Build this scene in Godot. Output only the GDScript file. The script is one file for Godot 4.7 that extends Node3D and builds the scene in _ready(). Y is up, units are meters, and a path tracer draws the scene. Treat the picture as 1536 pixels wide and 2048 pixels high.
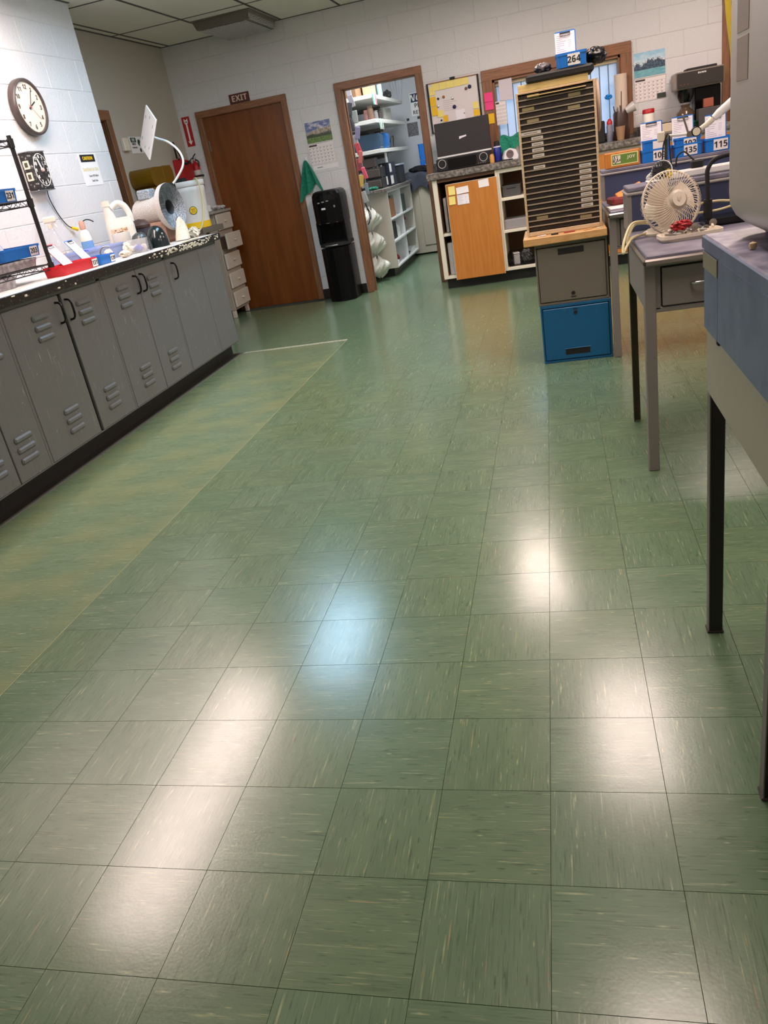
extends Node3D
# A dental laboratory: long aisle of green floor tiles, grey cabinets on the left, work desks on the right.
# Units are metres. The camera was solved from the 9 inch (0.2286 m) floor tile grid.

const T := 0.2286
const EYE := Vector3(0.08992, 1.23299, 1.23799)         # where the photograph was taken from
const EYE_TURN := Vector3(-0.416267, 0.264093, -0.181376)
const ZW := -7.24      # face of the far block wall
const XP := -3.20      # face of the block wall with the clock
const XA := -3.62      # face of the alcove wall
const H := 2.655       # ceiling height

class MB:
	var t := Transform3D.IDENTITY
	var post := Transform3D.IDENTITY   # set after building
	var v := PackedVector3Array()
	var n := PackedVector3Array()
	var uv := PackedVector2Array()
	var ix := PackedInt32Array()

	func at(p: Vector3, turn := 0.0) -> MB:
		t = Transform3D(Basis(Vector3.UP, turn), p)
		return self

	func add(p: Vector3, nn: Vector3, u: Vector2) -> void:
		v.append(t * p)
		n.append((t.basis * nn).normalized())
		uv.append(u)

	# points run counter-clockwise seen from outside
	func face(pts: Array, us: Array = []) -> void:
		var s := v.size()
		var nn := Vector3.ZERO
		for k in pts.size():
			var a: Vector3 = pts[k]
			var b: Vector3 = pts[(k + 1) % pts.size()]
			nn += a.cross(b)
		if nn.length() < 1e-14:
			return
		nn = nn.normalized()
		for k in pts.size():
			add(pts[k], nn, us[k] if us.size() > k else Vector2(pts[k].x + pts[k].z, -pts[k].y))
		for k in range(1, pts.size() - 1):
			ix.append_array([s, s + k + 1, s + k])

	func out(pts: Array, c: Vector3) -> void:
		var m := Vector3.ZERO
		for p in pts:
			m += p
		m /= pts.size()
		var nn: Vector3 = (pts[1] - pts[0]).cross(pts[2] - pts[0])
		if nn.dot(m - c) < 0:
			pts.reverse()
		face(pts)

	func box(c: Vector3, s: Vector3, b := 0.0) -> MB:
		var h := s / 2.0
		b = minf(b, minf(h.x, minf(h.y, h.z)) * 0.98)
		if b <= 0.0:
			for a in 3:
				for g in [-1, 1]:
					var pts := []
					for q in [[-1, -1], [1, -1], [1, 1], [-1, 1]]:
						var p := Vector3.ZERO
						p[a] = g * h[a]
						p[(a + 1) % 3] = q[0] * h[(a + 1) % 3]
						p[(a + 2) % 3] = q[1] * h[(a + 2) % 3]
						pts.append(c + p)
					out(pts, c)
			return self
		var cor := func(g: Vector3, a: int) -> Vector3:
			var p := Vector3.ZERO
			for k in 3:
				p[k] = g[k] * (h[k] if k == a else h[k] - b)
			return c + p
		for a in 3:
			var b1 := (a + 1) % 3
			var b2 := (a + 2) % 3
			for g in [-1, 1]:
				var pts := []
				for q in [[-1, -1], [1, -1], [1, 1], [-1, 1]]:
					var s3 := Vector3.ZERO
					s3[a] = g
					s3[b1] = q[0]
					s3[b2] = q[1]
					pts.append(cor.call(s3, a))
				out(pts, c)
				for g2 in [-1, 1]:
					var e1 := Vector3.ZERO
					e1[a] = g
					e1[b1] = g2
					e1[b2] = -1
					var e2 := e1
					e2[b2] = 1
					out([cor.call(e1, a), cor.call(e2, a), cor.call(e2, b1), cor.call(e1, b1)], c)
		for i in 8:
			var g := Vector3(-1 if i & 1 else 1, -1 if i & 2 else 1, -1 if i & 4 else 1)
			out([cor.call(g, 0), cor.call(g, 1), cor.call(g, 2)], c)
		return self

	# box given by its two corners
	func span(a: Vector3, z: Vector3, b := 0.0) -> MB:
		return box((a + z) / 2.0, (z - a).abs(), b)

	func tube(pts: Array, r, sides := 8, caps := true, closed := false) -> MB:
		var m := pts.size()
		var up := Vector3.UP
		var rings := []
		var d0: Vector3 = (pts[1] - pts[0]).normalized()
		if absf(d0.dot(up)) > 0.95:
			up = Vector3.RIGHT
		var x := up.cross(d0).normalized()
		for k in m:
			var d: Vector3
			if closed:
				d = (pts[(k + 1) % m] - pts[(k + m - 1) % m]).normalized()
			else:
				d = (pts[mini(k + 1, m - 1)] - pts[maxi(k - 1, 0)]).normalized()
			x = (x - d * x.dot(d)).normalized()
			var y := d.cross(x)
			var rr: float = r[k] if r is Array else r
			var s := v.size()
			for j in sides + 1:
				var a := TAU * j / sides
				var nn := x * cos(a) + y * sin(a)
				add(pts[k] + nn * rr, nn, Vector2(float(j) / sides, float(k)))
			rings.append(s)
		var last := m if closed else m - 1
		for k in last:
			var s0: int = rings[k]
			var s1: int = rings[(k + 1) % m]
			for j in sides:
				ix.append_array([s0 + j, s1 + j, s0 + j + 1, s0 + j + 1, s1 + j, s1 + j + 1])
		if caps and not closed:
			for e in [0, m - 1]:
				var s: int = rings[e]
				var d: Vector3 = (pts[0] - pts[1]).normalized() if e == 0 else (pts[m - 1] - pts[m - 2]).normalized()
				var c := v.size()
				add(pts[e], d, Vector2.ZERO)
				for j in sides + 1:
					v.append(v[s + j])
					n.append((t.basis * d).normalized())
					uv.append(Vector2.ZERO)
				for j in sides:
					if e == 0:
						ix.append_array([c, c + j + 1, c + j + 2])
					else:
						ix.append_array([c, c + j + 2, c + j + 1])
		return self

	# profile of (radius, height) turned about the y axis, from bottom to top on the outside
	func lathe(prof: Array, sides := 24, squash := 1.0) -> MB:
		var m := prof.size()
		var sn := []
		for k in m - 1:
			var d: Vector2 = prof[k + 1] - prof[k]
			sn.append(Vector2(d.y, -d.x).normalized())
		for k in m - 1:
			var na: Vector2 = sn[k]
			var nb: Vector2 = sn[k]
			if k > 0 and sn[k - 1].dot(sn[k]) > 0.6:
				na = (sn[k - 1] + sn[k]).normalized()
			if k < m - 2 and sn[k + 1].dot(sn[k]) > 0.6:
				nb = (sn[k + 1] + sn[k]).normalized()
			var s := v.size()
			for e in 2:
				var pr: Vector2 = prof[k + e]
				var nn: Vector2 = nb if e else na
				for j in sides + 1:
					var a := TAU * j / sides
					add(Vector3(pr.x * cos(a), pr.y, pr.x * sin(a) * squash), Vector3(nn.x * cos(a), nn.y, nn.x * sin(a)), Vector2(float(j) / sides, float(k + e) / m))
			for j in sides:
				ix.append_array([s + j, s + j + 1, s + sides + 1 + j, s + j + 1, s + sides + 2 + j, s + sides + 1 + j])
		return self

	# counter-clockwise outline in x and y, from z0 to z1
	func prism(poly: PackedVector2Array, z0: float, z1: float) -> MB:
		if Geometry2D.is_polygon_clockwise(poly):
			poly = poly.duplicate()
			poly.reverse()
		var tri := Geometry2D.triangulate_polygon(poly)
		for k in range(0, tri.size(), 3):
			var q := [poly[tri[k]], poly[tri[k + 1]], poly[tri[k + 2]]]
			if (q[1] - q[0]).cross(q[2] - q[0]) < 0:
				q.reverse()
			face([Vector3(q[0].x, q[0].y, z1), Vector3(q[1].x, q[1].y, z1), Vector3(q[2].x, q[2].y, z1)])
			face([Vector3(q[2].x, q[2].y, z0), Vector3(q[1].x, q[1].y, z0), Vector3(q[0].x, q[0].y, z0)])
		for k in poly.size():
			var a := poly[k]
			var b := poly[(k + 1) % poly.size()]
			face([Vector3(a.x, a.y, z0), Vector3(b.x, b.y, z0), Vector3(b.x, b.y, z1), Vector3(a.x, a.y, z1)])
		return self

	# surface of f(u, v) with u and v from 0 to 1
	func grid(nu: int, nv: int, f: Callable, flip := false) -> MB:
		var s := v.size()
		var e := 0.002
		for j in nv + 1:
			for i in nu + 1:
				var u := float(i) / nu
				var w := float(j) / nv
				var p: Vector3 = f.call(u, w)
				var du: Vector3 = f.call(minf(u + e, 1.0), w) - f.call(maxf(u - e, 0.0), w)
				var dv: Vector3 = f.call(u, minf(w + e, 1.0)) - f.call(u, maxf(w - e, 0.0))
				var nn := du.cross(dv).normalized()
				add(p, -nn if flip else nn, Vector2(u, 1.0 - w))
		for j in nv:
			for i in nu:
				var a := s + j * (nu + 1) + i
				var b := a + nu + 1
				if flip:
					ix.append_array([a, a + 1, b, a + 1, b + 1, b])
				else:
					ix.append_array([a, b, a + 1, a + 1, b, b + 1])
		return self

	func mesh() -> ArrayMesh:
		if post != Transform3D.IDENTITY:
			for k in v.size():
				v[k] = post * v[k]
				n[k] = (post.basis * n[k]).normalized()
		var arr := []
		arr.resize(Mesh.ARRAY_MAX)
		arr[Mesh.ARRAY_VERTEX] = v
		arr[Mesh.ARRAY_NORMAL] = n
		arr[Mesh.ARRAY_TEX_UV] = uv
		arr[Mesh.ARRAY_INDEX] = ix
		var m := ArrayMesh.new()
		m.add_surface_from_arrays(Mesh.PRIMITIVE_TRIANGLES, arr)
		return m

var M := {}
var used := {}
var cam: Camera3D
var rng := RandomNumberGenerator.new()
var font := SystemFont.new()

# ------------------------------------------------------------------ helpers
func V(x: float, y: float, z: float) -> Vector3:
	return Vector3(x, y, z)

# the point on the plane where axis a has the value val that shows at pixel (u, v) of the 1536 x 2048 photograph
func P(u: float, v: float, a: int, val: float) -> Vector3:
	var f := 1548.2
	var d := Basis.from_euler(EYE_TURN) * Vector3((u - 768.0) / f, -(v - 1024.0) / f, -1.0)
	return EYE + d * ((val - EYE[a]) / d[a])

func pix(p: Vector3) -> Vector3:
	var c := Transform3D(Basis.from_euler(EYE_TURN), EYE).affine_inverse() * p
	return Vector3(768.0 - 1548.2 * c.x / c.z, 1024.0 + 1548.2 * c.y / c.z, -c.z)

func numbered(s: String) -> String:
	var k: int = used.get(s, 0)
	used[s] = k + 1
	return s if k == 0 else "%s_%03d" % [s, k]

func tag(o: Node, label: String, category: String, group := "", kind := "") -> void:
	if label:
		o.set_meta("label", label)
	if category:
		o.set_meta("category", category)
	if group:
		o.set_meta("group", group)
	if kind:
		o.set_meta("kind", kind)

func thing(called: String, label: String, category: String, at := Vector3.ZERO, turn := 0.0, group := "") -> Node3D:
	var o := Node3D.new()
	o.name = numbered(called)
	add_child(o)
	o.position = at
	o.rotation.y = turn
	tag(o, label, category, group)
	return o

func struct(called: String, at := Vector3.ZERO) -> Node3D:
	var o := Node3D.new()
	o.name = called
	add_child(o, true)
	o.position = at
	o.set_meta("kind", "structure")
	return o

# a builder whose points are given in world coordinates, for a part of root
func W(root: Node3D) -> MB:
	var b := MB.new()
	b.t = root.transform.affine_inverse()
	return b

func L() -> MB:
	return MB.new()

func part(b, called: String, m: Material, parent: Node3D, label := "") -> MeshInstance3D:
	var o := MeshInstance3D.new()
	o.mesh = b.mesh() if b is MB else b
	o.material_override = m
	o.name = called
	parent.add_child(o, true)
	if label:
		o.set_meta("label", label)
	return o

func one(b: MB, called: String, m: Material, label: String, category: String, at := Vector3.ZERO, turn := 0.0, group := "") -> MeshInstance3D:
	var o := MeshInstance3D.new()
	o.mesh = b.mesh()
	o.material_override = m
	o.name = numbered(called)
	add_child(o)
	o.position = at
	o.rotation.y = turn
	tag(o, label, category, group)
	return o

func text(parent: Node3D, s: String, at: Vector3, h: float, m: Material, bas := Basis.IDENTITY, called := "lettering", wide := 1.0) -> MeshInstance3D:
	var tm := TextMesh.new()
	tm.font = font
	tm.text = s
	tm.font_size = 48
	tm.curve_step = 2.0
	tm.pixel_size = h / (48.0 * 0.71)
	tm.depth = 0.0012
	tm.material = m
	var o := MeshInstance3D.new()
	o.mesh = tm
	o.name = called
	parent.add_child(o, true)
	o.transform = Transform3D(bas.scaled_local(Vector3(wide, 1, 1)), at)
	return o

# a thin printed sheet, w x h, whose face looks along the basis' z
func sheet(w: float, h: float, th := 0.0012) -> MB:
	var b := MB.new()
	var x := w / 2
	var y := h / 2
	b.face([V(-x, -y, th), V(x, -y, th), V(x, y, th), V(-x, y, th)], [Vector2(0, 1), Vector2(1, 1), Vector2(1, 0), Vector2(0, 0)])
	b.face([V(x, -y, 0), V(-x, -y, 0), V(-x, y, 0), V(x, y, 0)], [Vector2(0, 0), Vector2(0, 0), Vector2(0, 0), Vector2(0, 0)])
	var q := [V(-x, -y, 0), V(x, -y, 0), V(x, y, 0), V(-x, y, 0)]
	for k in 4:
		var a: Vector3 = q[k]
		var c: Vector3 = q[(k + 1) % 4]
		b.face([a, c, c + V(0, 0, th), a + V(0, 0, th)], [Vector2(0.01, 0.01), Vector2(0.01, 0.01), Vector2(0.01, 0.01), Vector2(0.01, 0.01)])
	return b

func rrect(w: float, h: float, r: float, seg := 4) -> PackedVector2Array:
	var p := PackedVector2Array()
	for c in [[1, -1, -90.0], [1, 1, 0.0], [-1, 1, 90.0], [-1, -1, 180.0]]:
		for k in seg + 1:
			var a := deg_to_rad(c[2] + 90.0 * k / seg)
			p.append(Vector2(c[0] * (w / 2 - r) + r * cos(a), c[1] * (h / 2 - r) + r * sin(a)))
	return p

func arc(pts: Array, n := 6) -> Array:
	# Catmull-Rom curve through the points
	var o := []
	for k in pts.size() - 1:
		var p0: Vector3 = pts[maxi(k - 1, 0)]
		var p1: Vector3 = pts[k]
		var p2: Vector3 = pts[k + 1]
		var p3: Vector3 = pts[mini(k + 2, pts.size() - 1)]
		for j in n:
			o.append(p1.cubic_interpolate(p2, p0, p3, float(j) / n))
	o.append(pts[-1])
	return o

func turned(b: MB, bas: Basis, at: Vector3) -> MB:
	b.t = Transform3D(bas, at)
	return b

const FX := Basis(Vector3(0, 0, -1), Vector3(0, 1, 0), Vector3(1, 0, 0))   # a sheet that looks along +x

# ------------------------------------------------------------------ materials
func mk(c: Color, rough := 0.5, metal := 0.0, more := {}) -> StandardMaterial3D:
	var m := StandardMaterial3D.new()
	m.albedo_color = c
	m.roughness = rough
	m.metallic = metal
	for k in more:
		m.set(k, more[k])
	return m

func C(r: int, g: int, b: int) -> Color:
	return Color(r / 255.0, g / 255.0, b / 255.0)

func noise_tex(seed_: int, freq: float, ramp: Array, size := 256, oct := 4, kind := FastNoiseLite.TYPE_SIMPLEX_SMOOTH) -> NoiseTexture2D:
	var nz := FastNoiseLite.new()
	nz.seed = seed_
	nz.noise_type = kind
	nz.frequency = freq
	nz.fractal_octaves = oct
	var g := Gradient.new()
	var off := PackedFloat32Array()
	var col := PackedColorArray()
	for r in ramp:
		off.append(r[0])
		col.append(r[1])
	g.offsets = off
	g.colors = col
	var nt := NoiseTexture2D.new()
	nt.width = size
	nt.height = size
	nt.seamless = true
	nt.noise = nz
	nt.color_ramp = g
	return nt

func noisy(seed_: int, ramp: Array, scale3: Vector3, rough := 0.6, freq := 0.02, metal := 0.0, size := 256) -> StandardMaterial3D:
	var m := mk(Color.WHITE, rough, metal)
	m.albedo_texture = noise_tex(seed_, freq, ramp, size)
	m.uv1_triplanar = true
	m.uv1_world_triplanar = true
	m.uv1_scale = scale3
	return m

func bump(m: StandardMaterial3D, seed_: int, freq: float, strength: float, depth := 8.0) -> StandardMaterial3D:
	var nt := noise_tex(seed_, freq, [[0.0, Color.BLACK], [1.0, Color.WHITE]])
	nt.as_normal_map = true
	nt.bump_strength = depth
	m.normal_enabled = true
	m.normal_texture = nt
	m.normal_scale = strength
	return m

func printed(img: Image, rough := 0.6) -> StandardMaterial3D:
	var m := mk(Color.WHITE, rough)
	m.albedo_texture = ImageTexture.create_from_image(img)
	return m

func canvas(w: int, h: int, c: Color) -> Image:
	var i := Image.create(w, h, false, Image.FORMAT_RGB8)
	i.fill(c)
	return i

func bar(i: Image, x: float, y: float, w: float, h: float, c: Color) -> void:
	i.fill_rect(Rect2i(int(x), int(y), maxi(int(w), 1), maxi(int(h), 1)), c)

func _ready() -> void:
	rng.seed = 20240611
	font.font_names = PackedStringArray(["Droid Sans"])
	font.font_weight = 700
	# ---- camera
	cam = Camera3D.new()
	cam.name = "camera"
	add_child(cam)
	cam.position = EYE
	cam.rotation = EYE_TURN
	cam.fov = 66.96
	cam.keep_aspect = Camera3D.KEEP_HEIGHT
	cam.near = 0.02
	cam.far = 200.0
	cam.current = true
	# ---- sky, seen through the blinds of the far window
	var we := WorldEnvironment.new()
	we.name = "environment"
	var env := Environment.new()
	var sky := Sky.new()
	var sm := ProceduralSkyMaterial.new()
	sm.sky_top_color = C(150, 185, 222)
	sm.sky_horizon_color = C(214, 226, 238)
	sm.ground_horizon_color = C(150, 150, 145)
	sm.ground_bottom_color = C(90, 88, 84)
	sm.sky_energy_multiplier = 1.7
	sm.ground_energy_multiplier = 1.0
	sky.sky_material = sm
	env.background_mode = Environment.BG_SKY
	env.sky = sky
	env.tonemap_mode = Environment.TONE_MAPPER_LINEAR
	env.tonemap_exposure = 2.05
	env.sdfgi_enabled = true
	env.ssao_enabled = true
	env.ssil_enabled = true
	we.environment = env
	add_child(we)
	# ---- ceiling lights: 2 x 4 foot wrap fittings, most placed from their reflections in the floor, two added for fill
	materials()
	var warm := Color(1.0, 0.905, 0.865)
	var cool := Color(0.72, 0.88, 1.0)
	light_fitting(V(-2.63, H, -3.17), warm, 1.0, "lit ceiling light over the grey cabinets, beside the wall clock")
	light_fitting(V(-2.63, H, -1.95), warm, 1.0, "lit ceiling light over the grey cabinets, above the wire shelf")
	light_fitting(V(-2.03, H, -4.39), cool, 0.85, "lit ceiling light with bluish tubes over the floor patch")
	light_fitting(V(-0.23, H, -5.4), warm, 1.0, "lit ceiling light in front of the notice board and window")
	light_fitting(V(0.37, H, -3.17), warm, 1.0, "lit ceiling light above the tall tray tower")
	light_fitting(V(0.37, H, -0.73), warm, 0.8, "lit ceiling light above the blue steel bench")
	light_fitting(V(1.57, H, -5.61), warm, 1.0, "added fill ceiling light above the coffee brewer counter")  # added out of view to brighten the right side
	light_fitting(V(2.17, H, -1.95), warm, 0.8, "added fill ceiling light over the far ends of the grey desks")  # added out of view as extra light for the benches
	light_fitting(V(-1.45, H, -8.15), Color(0.95, 0.97, 1.0), 1.6, "lit ceiling light in the storeroom")
	room()
	left_side()
	alcove()
	far_wall_things()
	storeroom()
	far_counter()
	tower()
	desks()
	near_bench()

# ------------------------------------------------------------------ materials of the place
func materials() -> void:
	M.paint = bump(mk(C(215, 214, 214), 0.5), 3, 0.05, 0.18)
	M.paint.uv1_triplanar = true
	M.paint.uv1_world_triplanar = true
	M.paint.uv1_scale = V(3, 3, 3)
	M.mortar = mk(C(208, 207, 207), 0.6)
	M.cream_wall_dimmed = mk(C(190, 184, 172), 0.6)  # beige wall, with the dimness of the alcove put into its colour
	M.grey_wall = mk(C(194, 197, 199), 0.6)
	M.black_base = mk(C(26, 25, 25), 0.45)
	M.ceil = noisy(11, [[0.0, C(220, 217, 204)], [0.5, C(230, 227, 215)], [1.0, C(236, 234, 224)]], V(5, 5, 5), 0.9, 0.09)
	M.tbar = mk(C(70, 66, 62), 0.5)
	M.white_metal = mk(C(222, 222, 220), 0.4)
	M.dull_metal = mk(C(110, 102, 92), 0.45)
	M.grey_steel = mk(C(130, 125, 121), 0.42)
	M.chrome = mk(C(205, 205, 205), 0.18, 1.0)
	M.steel = mk(C(150, 150, 150), 0.35, 1.0)
	M.black = mk(C(12, 12, 13), 0.35)
	M.cooler = mk(C(11, 11, 12), 0.28, 0.0, {"metallic_specular": 0.3})
	M.matte_black = mk(C(22, 21, 21), 0.7)
	M.gloss_black = mk(C(10, 10, 11), 0.15)
	M.white = mk(C(228, 228, 226), 0.5)
	M.ivory = mk(C(226, 214, 196), 0.42)
	M.cream = mk(C(226, 219, 200), 0.5)
	M.paper = mk(C(235, 232, 230), 0.7)
	M.red = mk(C(176, 24, 32), 0.45)
	M.bin_red = mk(C(205, 28, 42), 0.38)
	M.bin_blue = mk(C(22, 112, 200), 0.36)
	M.yellow = mk(C(240, 200, 30), 0.5)
	M.note = mk(C(240, 222, 128), 0.7)
	M.note_gold = mk(C(238, 188, 28), 0.7)
	M.pink = mk(C(240, 66, 130), 0.7)
	M.ink = mk(C(18, 18, 20), 0.6)
	M.ink_navy = mk(C(20, 28, 70), 0.6)
	M.white_ink = mk(C(238, 236, 230), 0.6)
	M.wood_trim = noisy(21, [[0.0, C(112, 74, 48)], [0.5, C(132, 90, 60)], [1.0, C(146, 102, 70)]], V(7, 0.7, 7), 0.45, 0.02)
	M.wood_trim_h = noisy(22, [[0.0, C(120, 78, 50)], [0.5, C(140, 94, 62)], [1.0, C(154, 106, 72)]], V(0.8, 9, 9), 0.45, 0.02)
	M.door_wood = noisy(23, [[0.0, C(104, 54, 14)], [0.5, C(118, 64, 19)], [1.0, C(128, 72, 25)]], V(2.5, 0.3, 2.5), 0.38, 0.015)
	M.tan_wood = noisy(24, [[0.0, C(180, 112, 42)], [0.45, C(190, 120, 47)], [1.0, C(200, 130, 56)]], V(6, 0.5, 6), 0.45, 0.016)
	M.pale_wood = noisy(25, [[0.0, C(186, 162, 126)], [0.5, C(205, 182, 148)], [1.0, C(216, 196, 164)]], V(1.2, 14, 8), 0.55, 0.02)
	M.ply = noisy(26, [[0.0, C(196, 148, 90)], [0.5, C(212, 166, 108)], [1.0, C(222, 184, 132)]], V(2, 10, 8), 0.55, 0.02)
	M.cabinet = drip_paint()
	M.counter_edge = splashed(C(24, 22, 21), C(206, 196, 176))
	M.counter_top = noisy(31, [[0.0, C(170, 164, 156)], [0.5, C(214, 212, 208)], [1.0, C(226, 226, 224)]], V(2, 2, 2), 0.45, 0.02)
	M.laminate = noisy(32, [[0.0, C(62, 58, 54)], [0.45, C(100, 94, 88)], [0.7, C(132, 126, 118)], [1.0, C(160, 152, 142)]], V(3, 3, 3), 0.4, 0.03)
	M.blue_panel = mk(C(58, 66, 98), 0.5)
	M.desk_top = noisy(33, [[0.0, C(96, 94, 112)], [0.5, C(118, 116, 134)], [1.0, C(146, 140, 152)]], V(1.6, 1.6, 1.6), 0.36, 0.02)
	M.bench_blue = noisy(34, [[0.0, C(82, 97, 128)], [0.5, C(93, 108, 138)], [1.0, C(106, 120, 148)]], V(2, 2, 2), 0.42, 0.02)
	M.bench_top = noisy(35, [[0.0, C(74, 72, 92)], [0.4, C(112, 110, 134)], [0.7, C(140, 136, 156)], [1.0, C(168, 160, 172)]], V(2.4, 2.4, 2.4), 0.34, 0.025)
	M.bench_grey = mk(C(160, 157, 142), 0.45)
	M.machine = mk(C(180, 174, 169), 0.4)
	M.box_grey = mk(C(112, 108, 98), 0.45)
	M.box_blue = mk(C(16, 92, 140), 0.4)
	M.teal = bump(mk(C(22, 124, 98), 0.85, 0.0, {"rim_enabled": true, "rim": 0.3}), 5, 0.12, 0.4)
	M.teal.uv1_triplanar = true
	M.amber = mk(C(118, 88, 14), 0.3)
	M.clear = mk(Color(0.86, 0.87, 0.88, 0.22), 0.06, 0.0, {"transparency": BaseMaterial3D.TRANSPARENCY_ALPHA})
	M.milky = mk(Color(0.9, 0.88, 0.84), 0.35, 0.0, {"backlight_enabled": true, "backlight": Color(0.25, 0.25, 0.24)})
	M.bag = mk(C(222, 220, 206), 0.3, 0.0, {"backlight_enabled": true, "backlight": Color(0.3, 0.3, 0.28)})
	M.grey_bag = noisy(41, [[0.0, C(120, 114, 120)], [0.5, C(160, 152, 156)], [1.0, C(206, 200, 202)]], V(3, 3, 3), 0.3, 0.03)
	M.plaster = noisy(42, [[0.0, C(196, 184, 158)], [0.5, C(226, 218, 198)], [1.0, C(238, 234, 222)]], V(12, 12, 12), 0.85, 0.03)
	M.plaster_crust = noisy(43, [[0.0, C(110, 96, 86)], [0.42, C(170, 158, 150)], [0.55, C(222, 214, 206)], [1.0, C(236, 232, 228)]], V(16, 16, 16), 0.8, 0.05)
	M.splashed_grey = noisy(44, [[0.0, C(64, 74, 86)], [0.5, C(116, 128, 140)], [0.62, C(200, 204, 206)], [1.0, C(226, 226, 224)]], V(14, 14, 14), 0.45, 0.04)
	M.rubber_dark = noisy(45, [[0.0, C(20, 26, 30)], [0.6, C(34, 42, 46)], [0.74, C(50, 58, 62)], [0.78, C(214, 214, 210)], [1.0, C(224, 224, 220)]], V(11, 11, 11), 0.3, 0.05)
	M.rubber_green = mk(C(24, 34, 36), 0.14)
	M.blue_tub = mk(C(150, 164, 206), 0.25)
	M.deep_blue = mk(C(24, 44, 186), 0.3)
	M.slat = mk(C(216, 228, 240), 0.6, 0.0, {"backlight_enabled": true, "backlight": Color(0.85, 0.9, 0.95)})
	M.cloth_black = bump(mk(C(15, 15, 18), 0.95), 6, 0.1, 0.5)
	M.cloth_grey = bump(mk(C(66, 70, 80), 0.95), 7, 0.1, 0.5)
	M.case_blue = mk(C(38, 66, 88), 0.45)
	M.case_blue2 = mk(C(30, 92, 156), 0.45)
	M.folder = mk(C(222, 196, 128), 0.6)
	M.form = form_print(1)
	M.form_pink = form_print(2)
	M.month = month_print(C(236, 228, 226), C(170, 160, 160))
	M.glass = mk(Color(0.9, 0.95, 1.0, 0.08), 0.02, 0.0, {"transparency": BaseMaterial3D.TRANSPARENCY_ALPHA})
	floor_materials()

# grey paint with thin runs and flecks of plaster
func drip_paint() -> StandardMaterial3D:
	var i := canvas(512, 512, C(112, 114, 115))
	var r := RandomNumberGenerator.new()
	r.seed = 5
	for k in 500:
		var g := r.randi_range(-5, 5)
		bar(i, r.randi_range(0, 511), r.randi_range(0, 511), r.randi_range(1, 3), r.randi_range(20, 160), C(112 + g, 114 + g, 115 + g))
	for k in 34:
		var x := r.randi_range(0, 511)
		var y := r.randi_range(0, 480)
		var l := r.randi_range(8, 60)
		var c := C(140, 142, 142).lerp(C(196, 194, 188), r.randf() * r.randf())
		bar(i, x, y, 1, l, c)
		if r.randf() < 0.3:
			bar(i, x, y + l * 0.3, 2, l * 0.4, c)
	for k in 10:
		bar(i, r.randi_range(0, 511), r.randi_range(0, 511), 2, 3, C(205, 202, 190))
	var m := printed(i, 0.42)
	m.uv1_triplanar = true
	m.uv1_world_triplanar = true
	m.uv1_scale = V(1.1, 1.1, 1.1)
	return m

func splashed(a: Color, b: Color) -> StandardMaterial3D:
	var i := canvas(512, 512, a)
	var r := RandomNumberGenerator.new()
	r.seed = 8
	for k in 1500:
		bar(i, r.randi_range(0, 511), r.randi_range(0, 511), r.randi_range(2, 14), r.randi_range(1, 5), a.lerp(C(92, 84, 76), r.randf() * 0.6))
	for k in 220:
		var s := r.randi_range(1, 3)
		bar(i, r.randi_range(0, 511), r.randi_range(0, 511), s, s + r.randi_range(0, 8), a.lerp(b, 0.5 + 0.5 * r.randf()))
	var m := printed(i, 0.4)
	m.uv1_triplanar = true
	m.uv1_world_triplanar = true
	m.uv1_scale = V(2.2, 2.2, 2.2)
	return m

func form_print(s: int) -> StandardMaterial3D:
	var i := canvas(128, 176, C(240, 236, 240))
	var r := RandomNumberGenerator.new()
	r.seed = s
	for k in 15:
		var y := 14 + k * 10
		bar(i, 10, y, r.randi_range(20, 70), 2, C(150, 140, 160))
		if r.randf() < 0.5:
			bar(i, 84, y, r.randi_range(10, 34), 2, C(170, 160, 178))
	if s == 2:
		bar(i, 20, 120, 50, 26, C(226, 210, 236))
	return printed(i, 0.7)

func month_print(a: Color, b: Color) -> StandardMaterial3D:
	var i := canvas(140, 120, a)
	bar(i, 4, 4, 44, 10, C(70, 60, 60))
	for k in 8:
		bar(i, k * 19.5 + 2, 20, 1, 96, b)
	for k in 6:
		bar(i, 2, 20 + k * 19, 137, 1, b)
	for k in 5:
		for j in 7:
			bar(i, 5 + j * 19.5, 24 + k * 19, 5, 4, C(110, 100, 104))
	return printed(i, 0.7)

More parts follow.
